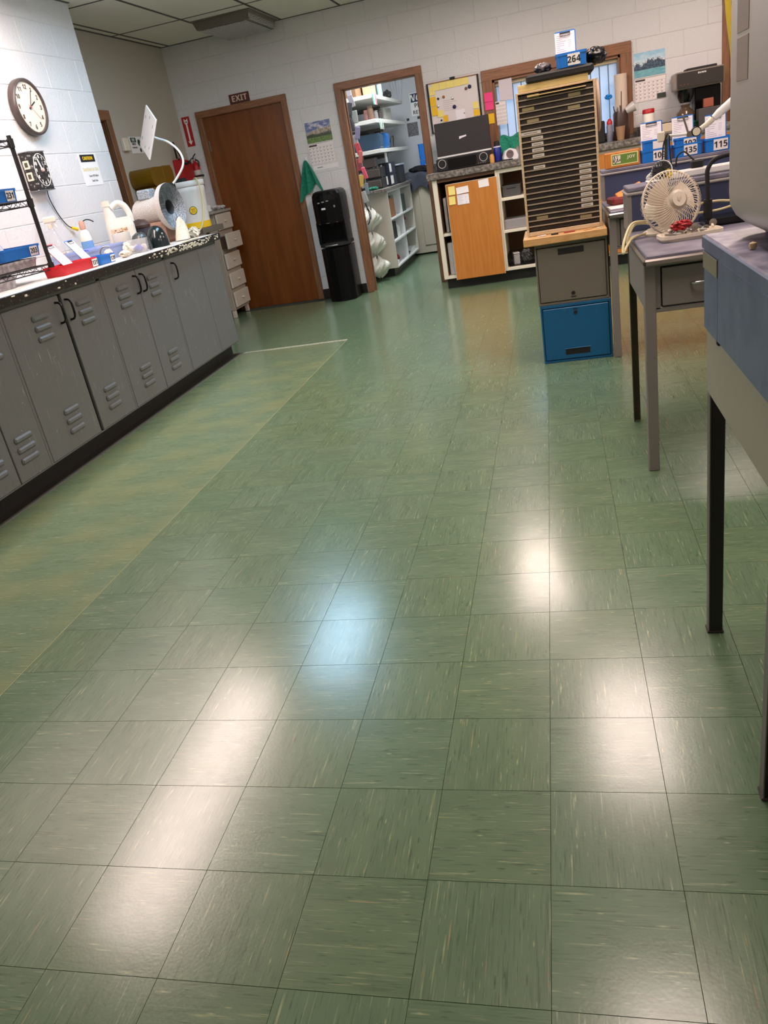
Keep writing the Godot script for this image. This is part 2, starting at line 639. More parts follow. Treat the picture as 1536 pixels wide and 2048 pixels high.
# streaked vinyl: dashes of cream and dark green run along u
func floor_materials() -> void:
	var nz := FastNoiseLite.new()
	nz.seed = 77
	nz.frequency = 0.02
	nz.fractal_octaves = 4
	var S := 1024
	var i := Image.create(S, S, false, Image.FORMAT_RGB8)
	var a := nz.get_seamless_image(256, 256)
	var base := C(100, 125, 97)
	var hi := C(114, 137, 109)
	var lo := C(88, 112, 87)
	for y in S:
		for x in S:
			var q: float = a.get_pixel((x / 10) & 255, (y / 2) & 255).r
			var c := lo.lerp(hi, clampf((q - 0.5) * 1.1 + 0.5, 0.0, 1.0))
			i.set_pixel(x, y, c.lerp(base, 0.55))
	var r := RandomNumberGenerator.new()
	r.seed = 9
	for k in 5000:
		var x := r.randi_range(0, S - 1)
		var y := r.randi_range(0, S - 1)
		var l := int(12 + 110 * r.randf() * r.randf())
		var w := 1 if r.randf() < 0.6 else r.randi_range(2, 3)
		var c: Color
		var f := r.randf()
		if f < 0.40:
			c = C(172, 180, 142)
		elif f < 0.45:
			c = C(176, 152, 116)
		else:
			c = C(56, 78, 58)
		var al := 0.16 + (0.75 if f < 0.45 else 0.5) * pow(r.randf(), 2.6)
		for j in l:
			var fade := al * (1.0 - absf(2.0 * j / l - 1.0) * 0.7)
			for ww in w:
				var xx := (x + j) & (S - 1)
				var yy := (y + ww) & (S - 1)
				i.set_pixel(xx, yy, i.get_pixel(xx, yy).lerp(c, fade))
	i.generate_mipmaps()
	var tx := ImageTexture.create_from_image(i)
	var rough_tx := noise_tex(78, 0.03, [[0.0, Color(0.86, 0.86, 0.86)], [1.0, Color(1, 1, 1)]], 512)
	var nrm := noise_tex(79, 0.22, [[0.0, Color.BLACK], [1.0, Color.WHITE]], 512, 3)
	nrm.as_normal_map = true
	nrm.bump_strength = 3.0
	var wax := {"clearcoat_enabled": true, "clearcoat": 0.38, "clearcoat_roughness": 0.15}
	var tones := [C(255, 255, 255), C(250, 254, 250), C(255, 253, 246), C(252, 252, 248)]
	M.tiles = []
	for k in tones.size():
		var m := mk(tones[k], 0.27, 0.0, wax)
		m.albedo_texture = tx
		m.roughness_texture = rough_tx
		m.roughness_texture_channel = BaseMaterial3D.TEXTURE_CHANNEL_RED
		m.normal_enabled = true
		m.normal_texture = nrm
		m.normal_scale = 0.022
		M.tiles.append(m)
	var p := mk(C(255, 255, 255), 0.27, 0.0, wax)
	var i2: Image = i.duplicate()
	i2.clear_mipmaps()
	var st := FastNoiseLite.new()
	st.seed = 33
	st.frequency = 0.0022
	st.fractal_octaves = 2
	var sa := st.get_seamless_image(S, S)
	for y in S:
		for x in S:
			var q := i2.get_pixel(x, y).lerp(C(160, 174, 136), 0.14)
			i2.set_pixel(x, y, q.lerp(C(158, 150, 98), clampf((sa.get_pixel(x, y).r - 0.3) * 0.5, 0.0, 0.3)))
	i2.generate_mipmaps()
	p.albedo_texture = ImageTexture.create_from_image(i2)
	M.patch = p
	p.roughness_texture = rough_tx
	p.normal_enabled = true
	p.normal_texture = nrm
	p.normal_scale = 0.022
	M.joint = mk(C(56, 64, 52), 0.8)

# ------------------------------------------------------------------ lights
func light_fitting(at: Vector3, c: Color, k: float, label: String) -> void:
	var t := thing("ceiling_light", label, "ceiling light", at, 0.0, "lit ceiling lights")
	part(L().span(V(-0.29, -0.03, -0.6), V(0.29, 0.0, 0.6), 0.004), "housing", M.white_metal, t)
	var em := mk(Color(0.95, 0.95, 0.95), 0.5, 0.0, {"emission_enabled": true, "emission": c, "emission_energy_multiplier": 2.2 * k})
	var b := L()
	var sec := PackedVector2Array([Vector2(-0.26, -0.03), Vector2(-0.235, -0.085), Vector2(0.235, -0.085), Vector2(0.26, -0.03)])
	b.prism(sec, -0.585, 0.585)
	part(b, "diffuser", em, t)
	part(L().span(V(-0.265, -0.09, -0.6), V(0.265, -0.03, -0.585), 0.003), "end_cap", M.white_metal, t)
	part(L().span(V(-0.265, -0.09, 0.585), V(0.265, -0.03, 0.6), 0.003), "end_cap", M.white_metal, t)
	var l := AreaLight3D.new()
	l.name = "lamp"
	l.area_size = Vector2(0.46, 1.16)
	l.area_normalize_energy = false
	l.light_energy = 2.6 * k
	l.light_color = c
	l.shadow_enabled = true
	l.area_range = 14.0
	l.area_attenuation = 2.0
	t.add_child(l)
	l.position = V(0, -0.093, 0)
	l.rotation.x = -PI / 2

# ------------------------------------------------------------------ room
func cut(rects: Array, holes: Array) -> Array:
	for h in holes:
		var o := []
		for r in rects:
			if not r.intersects(h):
				o.append(r)
				continue
			var q: Rect2 = r.intersection(h)
			if q.size.x <= 0.0 or q.size.y <= 0.0:
				o.append(r)
				continue
			if q.position.y > r.position.y:
				o.append(Rect2(r.position.x, r.position.y, r.size.x, q.position.y - r.position.y))
			if q.end.y < r.end.y:
				o.append(Rect2(r.position.x, q.end.y, r.size.x, r.end.y - q.end.y))
			if q.position.x > r.position.x:
				o.append(Rect2(r.position.x, q.position.y, q.position.x - r.position.x, q.size.y))
			if q.end.x < r.end.x:
				o.append(Rect2(q.end.x, q.position.y, r.end.x - q.end.x, q.size.y))
		rects = o
	return rects

# a wall in its own plane: x runs along it, it looks along +z. Blocks of 16 x 8 inches stand proud of the joints.
func block_wall(w: Node3D, x0: float, x1: float, thick: float, holes: Array, phase: float) -> void:
	var b := L()
	for r in cut([Rect2(x0, 0.0, x1 - x0, H + 0.1)], holes):
		b.span(V(r.position.x, r.position.y, -thick), V(r.end.x, r.end.y, -0.003))
	part(b, "mortar", M.mortar, w)
	var cache := {}
	for k in range(-1, 14):
		var y0 := 0.028 + 0.205 * k
		var x := x0 - fposmod(x0 - phase - (0.203 if k & 1 else 0.0), 0.406)
		while x < x1:
			var full := Rect2(x + 0.0016, y0 + 0.0016, 0.4028, 0.2018)
			var clip := full.intersection(Rect2(x0, 0.0, x1 - x0, H))
			if clip.size.x > 0.012 and clip.size.y > 0.012:
				for r in cut([clip], holes):
					if r.size.x < 0.015 or r.size.y < 0.015:
						continue
					var key := "%.3f %.3f" % [r.size.x, r.size.y]
					if not cache.has(key):
						cache[key] = L().box(Vector3.ZERO, V(r.size.x, r.size.y, 0.02), 0.003).mesh()
					var o := part(cache[key], "block", M.paint, w)
					o.position = V(r.get_center().x, r.get_center().y, -0.01)
			x += 0.406

func room() -> void:
	# floor
	var fl := struct("floor")
	part(L().span(V(-3.9, -0.15, -10.9), V(3.5, -0.0025, 3.1)), "slab", M.joint, fl)
	var vars := []
	for k in 16:
		var row := []
		for turn in 2:
			var b := L()
			var h := T / 2 - 0.0002
			var e := 0.0004
			var z := 0.0
			var u0 := Vector2(k % 4, k / 4) * 0.25 + Vector2(0.004, 0.004)
			var q := [V(-h + e, z, h - e), V(h - e, z, h - e), V(h - e, z, -h + e), V(-h + e, z, -h + e)]
			var us := []
			for p in q:
				var w := Vector2(p.x / T + 0.5, p.z / T + 0.5) * 0.242
				us.append(u0 + (Vector2(w.y, w.x) if turn else w))
			b.face(q, us)
			var o := [V(-h, -0.0025, h), V(h, -0.0025, h), V(h, -0.0025, -h), V(-h, -0.0025, -h)]
			for j in 4:
				b.face([o[j], o[(j + 1) % 4], q[(j + 1) % 4], q[j]], [us[j], us[(j + 1) % 4], us[(j + 1) % 4], us[j]])
			row.append(b.mesh())
		vars.append(row)
	var cells := []
	for c in range(-16, 15):
		for r in range(-11, 47):
			var p := V((c + 0.5) * T, 0, -(r + 0.5) * T)
			if p.x < XA - 0.1 or p.x > 3.4:
				continue
			if p.x < -7 * T and p.z > -21 * T:
				continue
			if r > 30 and (p.x < -2.4 or p.x > -0.7):
				continue
			var s := pix(p)
			var size := 0.0
			if s.z > 0.1 and s.x > -60 and s.x < 1600 and s.y < 2150:
				size = 1.0 / s.z
			cells.append([size, c, r, p])
	cells.sort_custom(func(x, y): return x[0] > y[0] if absf(x[0] - y[0]) > 1e-9 else (x[1] * 100 + x[2] < y[1] * 100 + y[2]))
	var rest := [SurfaceTool.new(), SurfaceTool.new()]
	for k in cells.size():
		var q: Array = cells[k]
		var turn: int = (q[1] + q[2]) & 1
		var pick := rng.randi_range(0, 15)
		var m: Material = M.tiles[rng.randi_range(0, 3)]
		if k < 299:
			var o := part(vars[pick][turn], "tile", m, fl)
			o.position = q[3]
		else:
			rest[pick & 1].append_from(vars[pick][turn], 0, Transform3D(Basis(), q[3]))
	for k in 2:
		var o := part(rest[k].commit(), "distant_tiles", M.tiles[k], fl, "more streaked green floor tiles")
		o.set_meta("kind", "stuff")
	# the newer sheet of flooring along the grey cabinets
	var sx0 := -2.66
	var sx1 := -7 * T - 0.004
	var sz0 := -21 * T - 0.002
	var sz1 := 2.3
	var b2 := L()
	var us := func(p): return Vector2(p.x, p.z) * 1.06
	var q2 := [V(sx0, 0, sz1), V(sx1 - 0.002, 0, sz1), V(sx1 - 0.002, 0, sz0), V(sx0, 0, sz0)]
	b2.face(q2, [us.call(q2[0]), us.call(q2[1]), us.call(q2[2]), us.call(q2[3])])
	var o2 := [V(sx0, -0.003, sz1), V(sx1, -0.003, sz1), V(sx1, -0.003, sz0), V(sx0, -0.003, sz0)]
	for j in 4:
		b2.face([o2[j], o2[(j + 1) % 4], q2[(j + 1) % 4], q2[j]])
	part(b2, "floor_sheet", M.patch, fl, "olive green sheet of flooring beside the grey cabinets")
	# a scarred filler strip closes the end of the sheet, a thin pale seam its side
	var strip := noisy(51, [[0.0, C(96, 96, 76)], [0.45, C(158, 156, 132)], [1.0, C(190, 186, 164)]], V(8, 8, 8), 0.6, 0.03)
	var tr := struct("trim_1")
	part(L().span(V(-2.50, -0.002, -4.87), V(-1.60, 0.0035, -4.83), 0.002), "strip", strip, tr)
	var tr2 := struct("trim_2")
	part(L().span(V(-1.6032, -0.001, -4.83), V(-1.6005, 0.0012, 2.0), 0.0005), "seam", mk(C(158, 168, 126), 0.4), tr2)
	var tr3 := struct("trim_3")
	part(L().span(V(-2.535, -0.002, -4.86), V(-2.515, 0.004, 2.0), 0.002), "strip", mk(C(92, 86, 74), 0.5), tr3)
	part(L().span(V(-2.60, -0.002, -4.86), V(-2.535, 0.003, 2.0), 0.001), "grime_strip", mk(C(38, 36, 30), 0.5), tr3)

	# far wall with door, storeroom opening and window
	var wb := struct("wall_back", V(0, 0, ZW))
	block_wall(wb, XA - 0.2, 3.5, 0.14, [Rect2(-3.36, 0, 0.87, 1.97), Rect2(-1.855, 0, 0.745, 1.96), Rect2(-0.39, 1.1, 1.18, 0.68), Rect2(1.72, 0, 0.9, 2.0)], -2.318)
	# wall with the clock
	var wl := struct("wall_left", V(XP, 0, 0))
	wl.rotation.y = PI / 2
	block_wall(wl, -2.5, 4.85, 0.2, [], 4.31)
	# alcove walls
	var wa := struct("wall_alcove")
	var ab := L()
	for r in cut([Rect2(-7.24, 0, 2.6, H + 0.1)], [Rect2(-5.75, 0, 0.9, 1.98)]):
		ab.span(V(XA - 0.2, r.position.y, r.position.x), V(XA, r.end.y, r.end.x))
	part(ab, "plaster", M.cream_wall_dimmed, wa)
	part(L().span(V(XA, 0, -4.7), V(XP - 0.2, H + 0.1, -4.64)), "return_wall", M.cream_wall_dimmed, wa)
	var wr := struct("wall_right")
	part(L().span(V(3.3, 0, -7.24), V(3.5, H + 0.1, 2.7)), "plaster", M.paint, wr)
	var wf := struct("wall_front")
	part(L().span(V(-3.4, 0, 2.5), V(3.5, H + 0.1, 2.7)), "plaster", M.paint, wf)
	# ceiling: lay-in panels on a dark grid
	var ce := struct("ceiling")
	part(L().span(V(-4.0, H + 0.012, -7.44), V(3.5, H + 0.15, 2.7)), "deck", M.tbar, ce)
	var cols := []
	for k in range(-1, 12):
		cols.append(-3.53 + 0.6 * k)
	var rows := []
	for k in 9:
		rows.append(-7.44 + 1.22 * k)
	var pan := L().box(Vector3.ZERO, V(0.578, 0.012, 1.2), 0.002).mesh()
	var zs := [-8.66, -6.22, -5.0, -3.78, -2.56, -1.34, -0.12, 1.1, 2.32]
	for ci in 12:
		for k in range(1, 9):
			var z0: float = zs[k - 1] if k > 1 else -7.44
			var z1: float = zs[k]
			var x0: float = cols[ci]
			var o := part(pan, "ceiling_panel", M.ceil, ce)
			o.position = V(x0 + 0.3, H + 0.006, z1 - 0.61)
	var grid_b := L()
	for x in cols:
		grid_b.span(V(x - 0.011, H - 0.002, -7.44), V(x + 0.011, H + 0.012, 2.6))
	for z in zs:
		if z > -7.4:
			grid_b.span(V(-3.9, H - 0.002, z - 0.011), V(3.4, H + 0.012, z + 0.011))
	part(grid_b, "grid_bars", M.tbar, ce)
	# wall angle along the far and alcove walls
	var an := struct("trim_4")
	part(L().span(V(XA, H - 0.004, ZW), V(3.3, H, ZW + 0.022)), "wall_angle", M.tbar, an)
	part(L().span(V(XA, H - 0.004, ZW + 0.022), V(XA + 0.022, H, -4.7)), "wall_angle", M.tbar, an)
	part(L().span(V(XP, H - 0.004, -4.85), V(XP + 0.02, H, 2.5)), "wall_angle", M.tbar, an)
	# black vinyl baseboards
	var bb := struct("baseboard_back")
	for s in [[-2.452, -1.93], [-1.05, -1.0], [XA, -3.425]]:
		part(L().span(V(s[0], 0, ZW), V(s[1], 0.1, ZW + 0.012), 0.004), "base", M.black_base, bb)
	# the ceiling light that is switched off
	var t := thing("ceiling_light", "unlit ceiling light with a patterned lens, near the exit door", "ceiling light", V(-2.64, H, -6.8))
	part(L().span(V(-0.29, -0.008, -0.40), V(0.29, 0, 0.41), 0.003), "flange", M.dull_metal, t)
	var sec := PackedVector2Array([Vector2(-0.27, -0.008), Vector2(-0.24, -0.075), Vector2(0.24, -0.075), Vector2(0.27, -0.008)])
	part(L().prism(sec, -0.37, 0.385), "pan", M.dull_metal, t)
	var lens := noisy(61, [[0.0, C(50, 48, 48)], [0.42, C(96, 94, 94)], [0.52, C(196, 196, 196)], [1.0, C(232, 232, 230)]], V(7, 7, 7), 0.25, 0.06)
	part(L().span(V(-0.225, -0.083, -0.36), V(0.225, -0.075, 0.36), 0.003), "lens", lens, t)
	part(L().span(V(0.246, -0.074, -0.34), V(0.262, -0.012, 0.36), 0.003), "side_lens", lens, t)

	# exit door
	var d := struct("door_1", V(-2.925, 0, ZW))
	door_frame(d, 0.435, 1.97, 0.062, M.wood_trim, M.wood_trim_h, 0.14)
	part(L().span(V(-0.433, 0.0, -0.06), V(0.433, 1.969, -0.02), 0.003), "leaf", M.door_wood, d, "plain varnished brown door leaf")
	for y in [0.3, 1.0, 1.7]:
		part(L().tube([V(-0.425, y - 0.05, -0.014), V(-0.425, y + 0.05, -0.014)], 0.008, 8), "hinge", M.dull_metal, d)
	# storeroom opening
	var tr5 := struct("trim_5", V(-1.4825, 0, ZW))
	door_frame(tr5, 0.3725, 1.96, 0.068, M.wood_trim, M.wood_trim_h, 0.14)
	# wooden door at the far right
	var d3 := struct("door_3", V(2.17, 0, ZW))
	door_frame(d3, 0.45, 2.0, 0.062, M.wood_trim, M.wood_trim_h, 0.14)
	part(L().span(V(-0.449, 0.0, -0.07), V(0.449, 1.999, -0.03), 0.003), "leaf", M.door_wood, d3)
	# window with casing, glass and vertical blind
	var w1 := struct("window_1", V(0.2, 1.44, ZW))
	for s in [-1, 1]:
		part(L().span(V(s * 0.585, -0.34, -0.01), V(s * 0.685, 0.43, 0.022), 0.004), "casing", M.wood_trim, w1)
		part(L().span(V(s * 0.565, -0.34, -0.14), V(s * 0.588, 0.34, 0.0)), "jamb", M.wood_trim, w1)
	part(L().span(V(-0.685, 0.34, -0.01), V(0.685, 0.432, 0.024), 0.004), "casing", M.wood_trim_h, w1)
	part(L().span(V(-0.59, 0.318, -0.14), V(0.59, 0.342, 0.0)), "head", M.wood_trim_h, w1)
	part(L().span(V(-0.59, -0.345, -0.14), V(0.59, -0.325, 0.05), 0.004), "window_sill", M.wood_trim_h, w1)
	part(L().span(V(-0.57, -0.33, -0.128), V(0.57, 0.32, -0.122)), "pane", M.glass, w1)
	part(L().span(V(-0.565, 0.285, -0.085), V(0.565, 0.318, -0.035), 0.004), "blind_rail", mk(C(186, 172, 140), 0.5), w1)
	for k in 14:
		var x := -0.52 + 0.08 * k
		var s := L()
		s.t = Transform3D(Basis(Vector3.UP, 0.12 + 0.05 * sin(k * 2.3)), V(x, 0, -0.06))
		s.grid(6, 1, func(u: float, v: float): return V((u - 0.5) * 0.07, -0.315 + 0.6 * v, 0.006 * sin(u * PI)))
		part(s, "blind_slat", M.slat, w1)
	# outside: yard, and a board fence added to block the sky
	var gr := struct("ground")
	part(L().span(V(-30, -0.6, -60), V(40, -0.2, -11.2)), "yard", mk(C(96, 94, 90), 0.9), gr)
	part(L().span(V(-0.6, -0.6, -11.2), V(40, -0.2, -7.5)), "yard", mk(C(96, 94, 90), 0.9), gr)
	var fn := struct("wall_outside_added", V(3, 0, -13.0))  # added fence, keeps the gaps between the slats dark
	for k in 26:
		part(L().span(V(-5.2 + k * 0.4, -0.2, 0), V(-4.82 + k * 0.4, 2.6, 0.04), 0.004), "plank", mk(C(58, 50, 44), 0.9), fn)

func door_frame(root: Node3D, hw: float, hh: float, tw: float, mv: Material, mh: Material, depth: float) -> void:
	for s in [-1, 1]:
		part(L().span(V(s * hw, 0, -0.005), V(s * (hw + tw), hh + tw, 0.02), 0.004), "casing", mv, root)
		part(L().span(V(s * (hw - 0.004), 0, -depth), V(s * (hw + 0.02), hh, 0.0)), "jamb", mv, root)
		part(L().span(V(s * (hw - 0.016), 0, -0.085), V(s * (hw - 0.004), hh, -0.065)), "stop", mv, root)
	part(L().span(V(-hw - tw, hh, -0.006), V(hw + tw, hh + tw, 0.022), 0.004), "casing", mh, root)
	part(L().span(V(-hw, hh - 0.004, -depth), V(hw, hh + 0.02, 0.0)), "head_jamb", mh, root)

# ------------------------------------------------------------------ shared small things
func loop(b: MB, pa: PackedVector2Array, ya: float, pb: PackedVector2Array, yb: float, inward := false) -> void:
	for k in pa.size():
		var j := (k + 1) % pa.size()
		var q := [V(pa[k].x, ya, -pa[k].y), V(pa[j].x, ya, -pa[j].y), V(pb[j].x, yb, -pb[j].y), V(pb[k].x, yb, -pb[k].y)]
		if inward:
			q.reverse()
		b.face(q)

func disc(b: MB, p: PackedVector2Array, y: float, up := true) -> void:
	var q := []
	for k in p.size():
		q.append(V(p[k].x, y, -p[k].y))
	if not up:
		q.reverse()
	b.face(q)

# an open pan with sloping sides and rounded corners
func pan(w: float, d: float, h: float, r := 0.02, th := 0.004, slope := 0.94) -> MB:
	var b := L()
	var o0 := rrect(w * slope, d * slope, r)
	var o1 := rrect(w - 0.006, d - 0.006, r)
	var o2 := rrect(w, d, r)
	var i1 := rrect(w - th * 2, d - th * 2, r * 0.8)
	var i0 := rrect(w * slope - th * 2, d * slope - th * 2, r * 0.8)
	disc(b, o0, 0.0, false)
	loop(b, o0, 0.0, o1, h - 0.012)
	loop(b, o1, h - 0.012, o2, h - 0.012)
	loop(b, o2, h - 0.012, o2, h)
	loop(b, i1, h, o2, h, true)
	loop(b, i0, th, i1, h, true)
	disc(b, i0, th, true)
	return b

# a work pan with a number on its front, which looks along +z
func work_pan(at: Vector3, turn: float, w: float, d: float, h: float, m: Material, num: String, lx: float, label: String, lw := 0.07) -> void:
	var t := thing("work_pan", label, "work pan", at, turn, "numbered work pans")
	part(pan(w, d, h), "tray", m, t)
	var y := h * 0.47
	var lab := sheet(lw, h * 0.78, 0.0015)
	var tilt := Basis(Vector3.RIGHT, 0.07)
	lab.post = Transform3D(tilt, V(lx, y, d * 0.485 + 0.0012))
	part(lab, "number_label", M.paper, t)
	text(t, num, V(lx, y, d * 0.485 + 0.0032), h * 0.44, M.ink, tilt)

# a clipboard with a form, its lower edge at the local origin, leaning back by lean
func clipboard(at: Vector3, turn: float, w: float, h: float, lean: float, m: Material, label: String, form: Material) -> void:
	var t := thing("clipboard", label, "clipboard", at, turn, "clipboards with work forms")
	var bs := Basis(Vector3.RIGHT, -lean)
	var b := L()
	b.t = Transform3D(bs, bs * V(0, h / 2, 0))
	b.prism(rrect(w, h, 0.008), -0.003, 0.0)
	part(b, "board", m, t)
	var p := sheet(w * 0.95, h * 0.965, 0.001)
	p.post = Transform3D(bs, bs * V(-w * 0.022, h * 0.482, 0.0002))
	part(p, "form", form, t)
	var c := L()
	c.t = Transform3D(bs, bs * V(0, h * 0.95, 0.004))
	c.box(Vector3.ZERO, V(w * 0.5, 0.004, 0.006), 0.001)
	c.tube([V(-w * 0.24, 0, 0), V(-w * 0.24, -h * 0.09, 0.002), V(w * 0.24, -h * 0.09, 0.002), V(w * 0.24, 0, 0)], 0.0016, 6)
	part(c, "clip", M.ink, t)

func lump(r: Vector3, s: int, rough := 0.25, f := 2.2) -> MB:
	var nz := FastNoiseLite.new()
	nz.seed = s
	nz.frequency = 1.0
	var b := L()
	b.grid(20, 12, func(u: float, v: float):
		var a: float = -u * TAU
		var e: float = (v - 0.5) * PI
		var d := V(cos(a) * cos(e), sin(e), sin(a) * cos(e))
		var k: float = 1.0 + rough * nz.get_noise_3dv(d * f)
		return d * r * k)
	return b

# ------------------------------------------------------------------ left side
func locker_unit(z0: float, z1: float, doors: Array, label: String) -> void:
	var t := thing("base_cabinet", label, "cabinet", V(-2.52, 0, z0), 0, "grey steel base cabinets")
	var b := W(t)
	b.span(V(-3.19, 0.105, z1 + 0.001), V(-3.17, 0.912, z0 - 0.001))
	b.span(V(-3.17, 0.105, z1 + 0.001), V(-2.545, 0.912, z1 + 0.012))
	b.span(V(-3.17, 0.105, z0 - 0.012), V(-2.545, 0.912, z0 - 0.001))
	b.span(V(-3.17, 0.105, z1 + 0.012), V(-2.545, 0.115, z0 - 0.012))
	part(b, "body", M.cabinet, t)
	b = W(t)
	for z in [z0, z1]:
		var q: float = -0.014 if z == z0 else 0.014
		b.span(V(-2.545, 0.108, z + q * 0.06), V(-2.523, 0.912, z + q * 1.4), 0.001)
	b.span(V(-2.545, 0.893, z1), V(-2.523, 0.912, z0), 0.001)
	b.span(V(-2.545, 0.106, z1), V(-2.523, 0.112, z0), 0.001)
	part(b, "face_frame", M.cabinet, t)
	part(W(t).span(V(-3.1, 0, z1), V(-2.6, 0.106, z0)), "toe_kick", M.black_base, t)
	for d in doors:
		var dr := part(W(t).span(V(-2.538, 0.114, d[1]), V(-2.519, 0.892, d[0]), 0.003), "door", M.cabinet, t)
		if d[2] != 0.0:
			for y in [0.815, 0.762, 0.709, 0.316, 0.263, 0.209]:
				var l := W(t)
				l.span(V(-2.524, y - 0.016, d[2] - 0.07), V(-2.506, y + 0.014, d[2] + 0.07), 0.011)
				part(l, "louver", M.cabinet, dr)
		if d[3] != 0.0:
			var hb := W(t)
			hb.tube(arc([V(-2.52, 0.857, d[3]), V(-2.495, 0.852, d[3]), V(-2.484, 0.83, d[3]), V(-2.484, 0.775, d[3]), V(-2.495, 0.753, d[3]), V(-2.52, 0.748, d[3])], 4), 0.006, 8)
			part(hb, "handle", M.gloss_black, dr)

func left_side() -> void:
	locker_unit(-1.17, -2.10, [[-1.19, -1.83, -1.70, 0.0], [-1.838, -2.085, -1.955, 0.0]], "grey steel base cabinet under the wire shelf")
	locker_unit(-2.10, -3.035, [[-2.118, -2.603, -2.395, -2.56], [-2.632, -3.018, -2.815, -2.655]], "grey steel base cabinet with a wide dark gap between its doors")
	locker_unit(-3.035, -3.91, [[-3.052, -3.478, -3.27, -3.437], [-3.484, -3.893, -3.68, -3.522]], "grey steel base cabinet with louvred doors beside the plain-doored one")
	locker_unit(-3.91, -4.85, [[-3.925, -4.475, 0.0, -4.0], [-4.48, -4.84, 0.0, 0.0]], "grey steel base cabinet with plain doors at the end of the row")
	var ct := thing("countertop", "white countertop with a plaster-splashed black edge over the grey cabinets", "countertop", V(-2.84, 0.913, -3.0))
	part(W(ct).span(V(-3.195, 0.914, -4.862), V(-2.486, 0.96, -1.0), 0.002), "slab", M.counter_top, ct)
	part(W(ct).span(V(-2.487, 0.912, -4.872), V(-2.474, 0.9615, -1.0), 0.003), "front_edge", M.counter_edge, ct)
	part(W(ct).span(V(-3.195, 0.912, -4.874), V(-2.474, 0.9615, -4.862), 0.003), "end_edge", M.counter_edge, ct)
	# dried plaster along the edge
	var pr := RandomNumberGenerator.new()
	pr.seed = 4
	var crust := W(ct)
	for k in 150:
		var z := -4.3 + pr.randfn(0.0, 0.25)
		if k > 138:
			z = pr.randf_range(-4.8, -2.0)
		if z < -4.85:
			continue
		crust.box(V(-2.473, pr.randf_range(0.918, 0.953), z), V(0.006, pr.randf_range(0.004, 0.014), pr.randf_range(0.004, 0.03)), 0.002)
	part(crust, "plaster_crust", M.plaster, ct)

	# wire shelf standing on the countertop
	var ws := thing("wire_shelf", "black wire shelf unit standing on the white countertop", "wire shelf", V(-2.89, 0.96, -2.44))
	for x in [-2.693, -3.09]:
		for z in [-2.895, -1.98]:
			part(W(ws).tube([V(x, 0.9605, z), V(x, 1.70, z)], 0.0125, 10), "post", M.matte_black, ws)
	for y in [1.035, 1.375, 1.675]:
		var s := W(ws)
		for yy in [y, y - 0.028]:
			for x in [-2.693, -3.09]:
				s.tube([V(x, yy, -2.895), V(x, yy, -1.98)], 0.0032, 6)
			for z in [-2.895, -1.98]:
				s.tube([V(-2.693, yy, z), V(-3.09, yy, z)], 0.0032, 6)
		for x in [-2.693, -3.09]:
			var zz := []
			for k in 25:
				zz.append(V(x, y - (0.028 if k & 1 else 0.0), -2.895 + k * 0.915 / 24))
			s.tube(zz, 0.0018, 5)
		var zz2 := []
		for k in 11:
			zz2.append(V(-2.693 - k * 0.0397, y - (0.028 if k & 1 else 0.0), -2.895))
		s.tube(zz2, 0.0018, 5)
		for k in 30:
			var z := -2.88 + k * 0.03
			s.tube([V(-2.693, y + 0.003, z), V(-3.09, y + 0.003, z)], 0.0017, 5, false)
		for x in [-2.82, -2.96]:
			s.tube([V(x, y - 0.002, -2.895), V(x, y - 0.002, -1.98)], 0.003, 5)
		part(s, "wire_deck", M.matte_black, ws)
		for x in [-2.693, -3.09]:
			for z in [-2.895, -1.98]:
				part(W(ws).tube([V(x, y - 0.036, z), V(x, y + 0.008, z)], [0.0165, 0.0185], 10), "collar", M.matte_black, ws)
	# things on and under the wire shelf
	work_pan(V(-2.86, 1.381, -2.74), PI / 2, 0.32, 0.22, 0.068, M.bin_blue, "231", 0.085, "blue work pan numbered 231 on the middle wire shelf")
	one(pan(0.40, 0.30, 0.045, 0.03, 0.003), "plastic_tub", M.grey_bag, "grey plastic tub on the lowest wire shelf, under pan 203", "tub", V(-2.90, 1.041, -2.69), PI / 2)
	var sag := L()
	sag.grid(24, 10, func(u: float, v: float): return V((u - 0.5) * 0.38, 0.006 * sin(u * 17.0) * sin(v * 9.0) + 0.014 * sin(PI * v), (v - 0.5) * 0.26), true)
	one(sag, "plastic_bag", M.grey_bag, "crumpled clear bag lying in the grey tub under pan 203", "bag", V(-2.90, 1.064, -2.69), PI / 2)
	work_pan(V(-2.88, 1.092, -2.765), PI / 2, 0.36, 0.26, 0.062, M.bin_blue, "203", 0.105, "blue work pan numbered 203 above the lowest wire shelf")
	clipboard(V(-2.87, 1.1, -2.63), PI / 2 + 0.1, 0.13, 0.18, 0.45, M.bin_blue, "clipboard leaning in pan 203, the one beside the wire post", M.form_pink)
	clipboard(V(-2.90, 1.1, -2.80), PI / 2 + 0.1, 0.13, 0.18, 0.45, M.bin_blue, "clipboard leaning in pan 203, the one toward the spray bottle", M.form_pink)
	one(pan(0.42, 0.30, 0.058, 0.03, 0.003), "plastic_tub", M.grey_bag, "grey plastic tub on the countertop under the wire shelf", "tub", V(-2.88, 0.961, -2.42), PI / 2)
	work_pan(V(-2.675, 0.961, -3.06), PI / 2, 0.385, 0.14, 0.056, M.bin_red, "131", 0.145, "red work pan numbered 131 on the white countertop", 0.06)
	clipboard(V(-2.70, 0.967, -3.12), PI / 2 + 0.1, 0.125, 0.2, 0.62, M.bin_red, "clipboard leaning in the red work pan", M.form_pink)
	work_pan(V(-2.675, 0.961, -3.365), PI / 2, 0.205, 0.14, 0.052, M.bin_blue, "128", 0.055, "blue work pan numbered 128 beside the red pan", 0.05)
	clipboard(V(-2.70, 0.967, -3.34), PI / 2 + 0.1, 0.115, 0.2, 0.62, M.bin_blue, "clipboard leaning in the blue pan beside the red pan", M.form_pink)
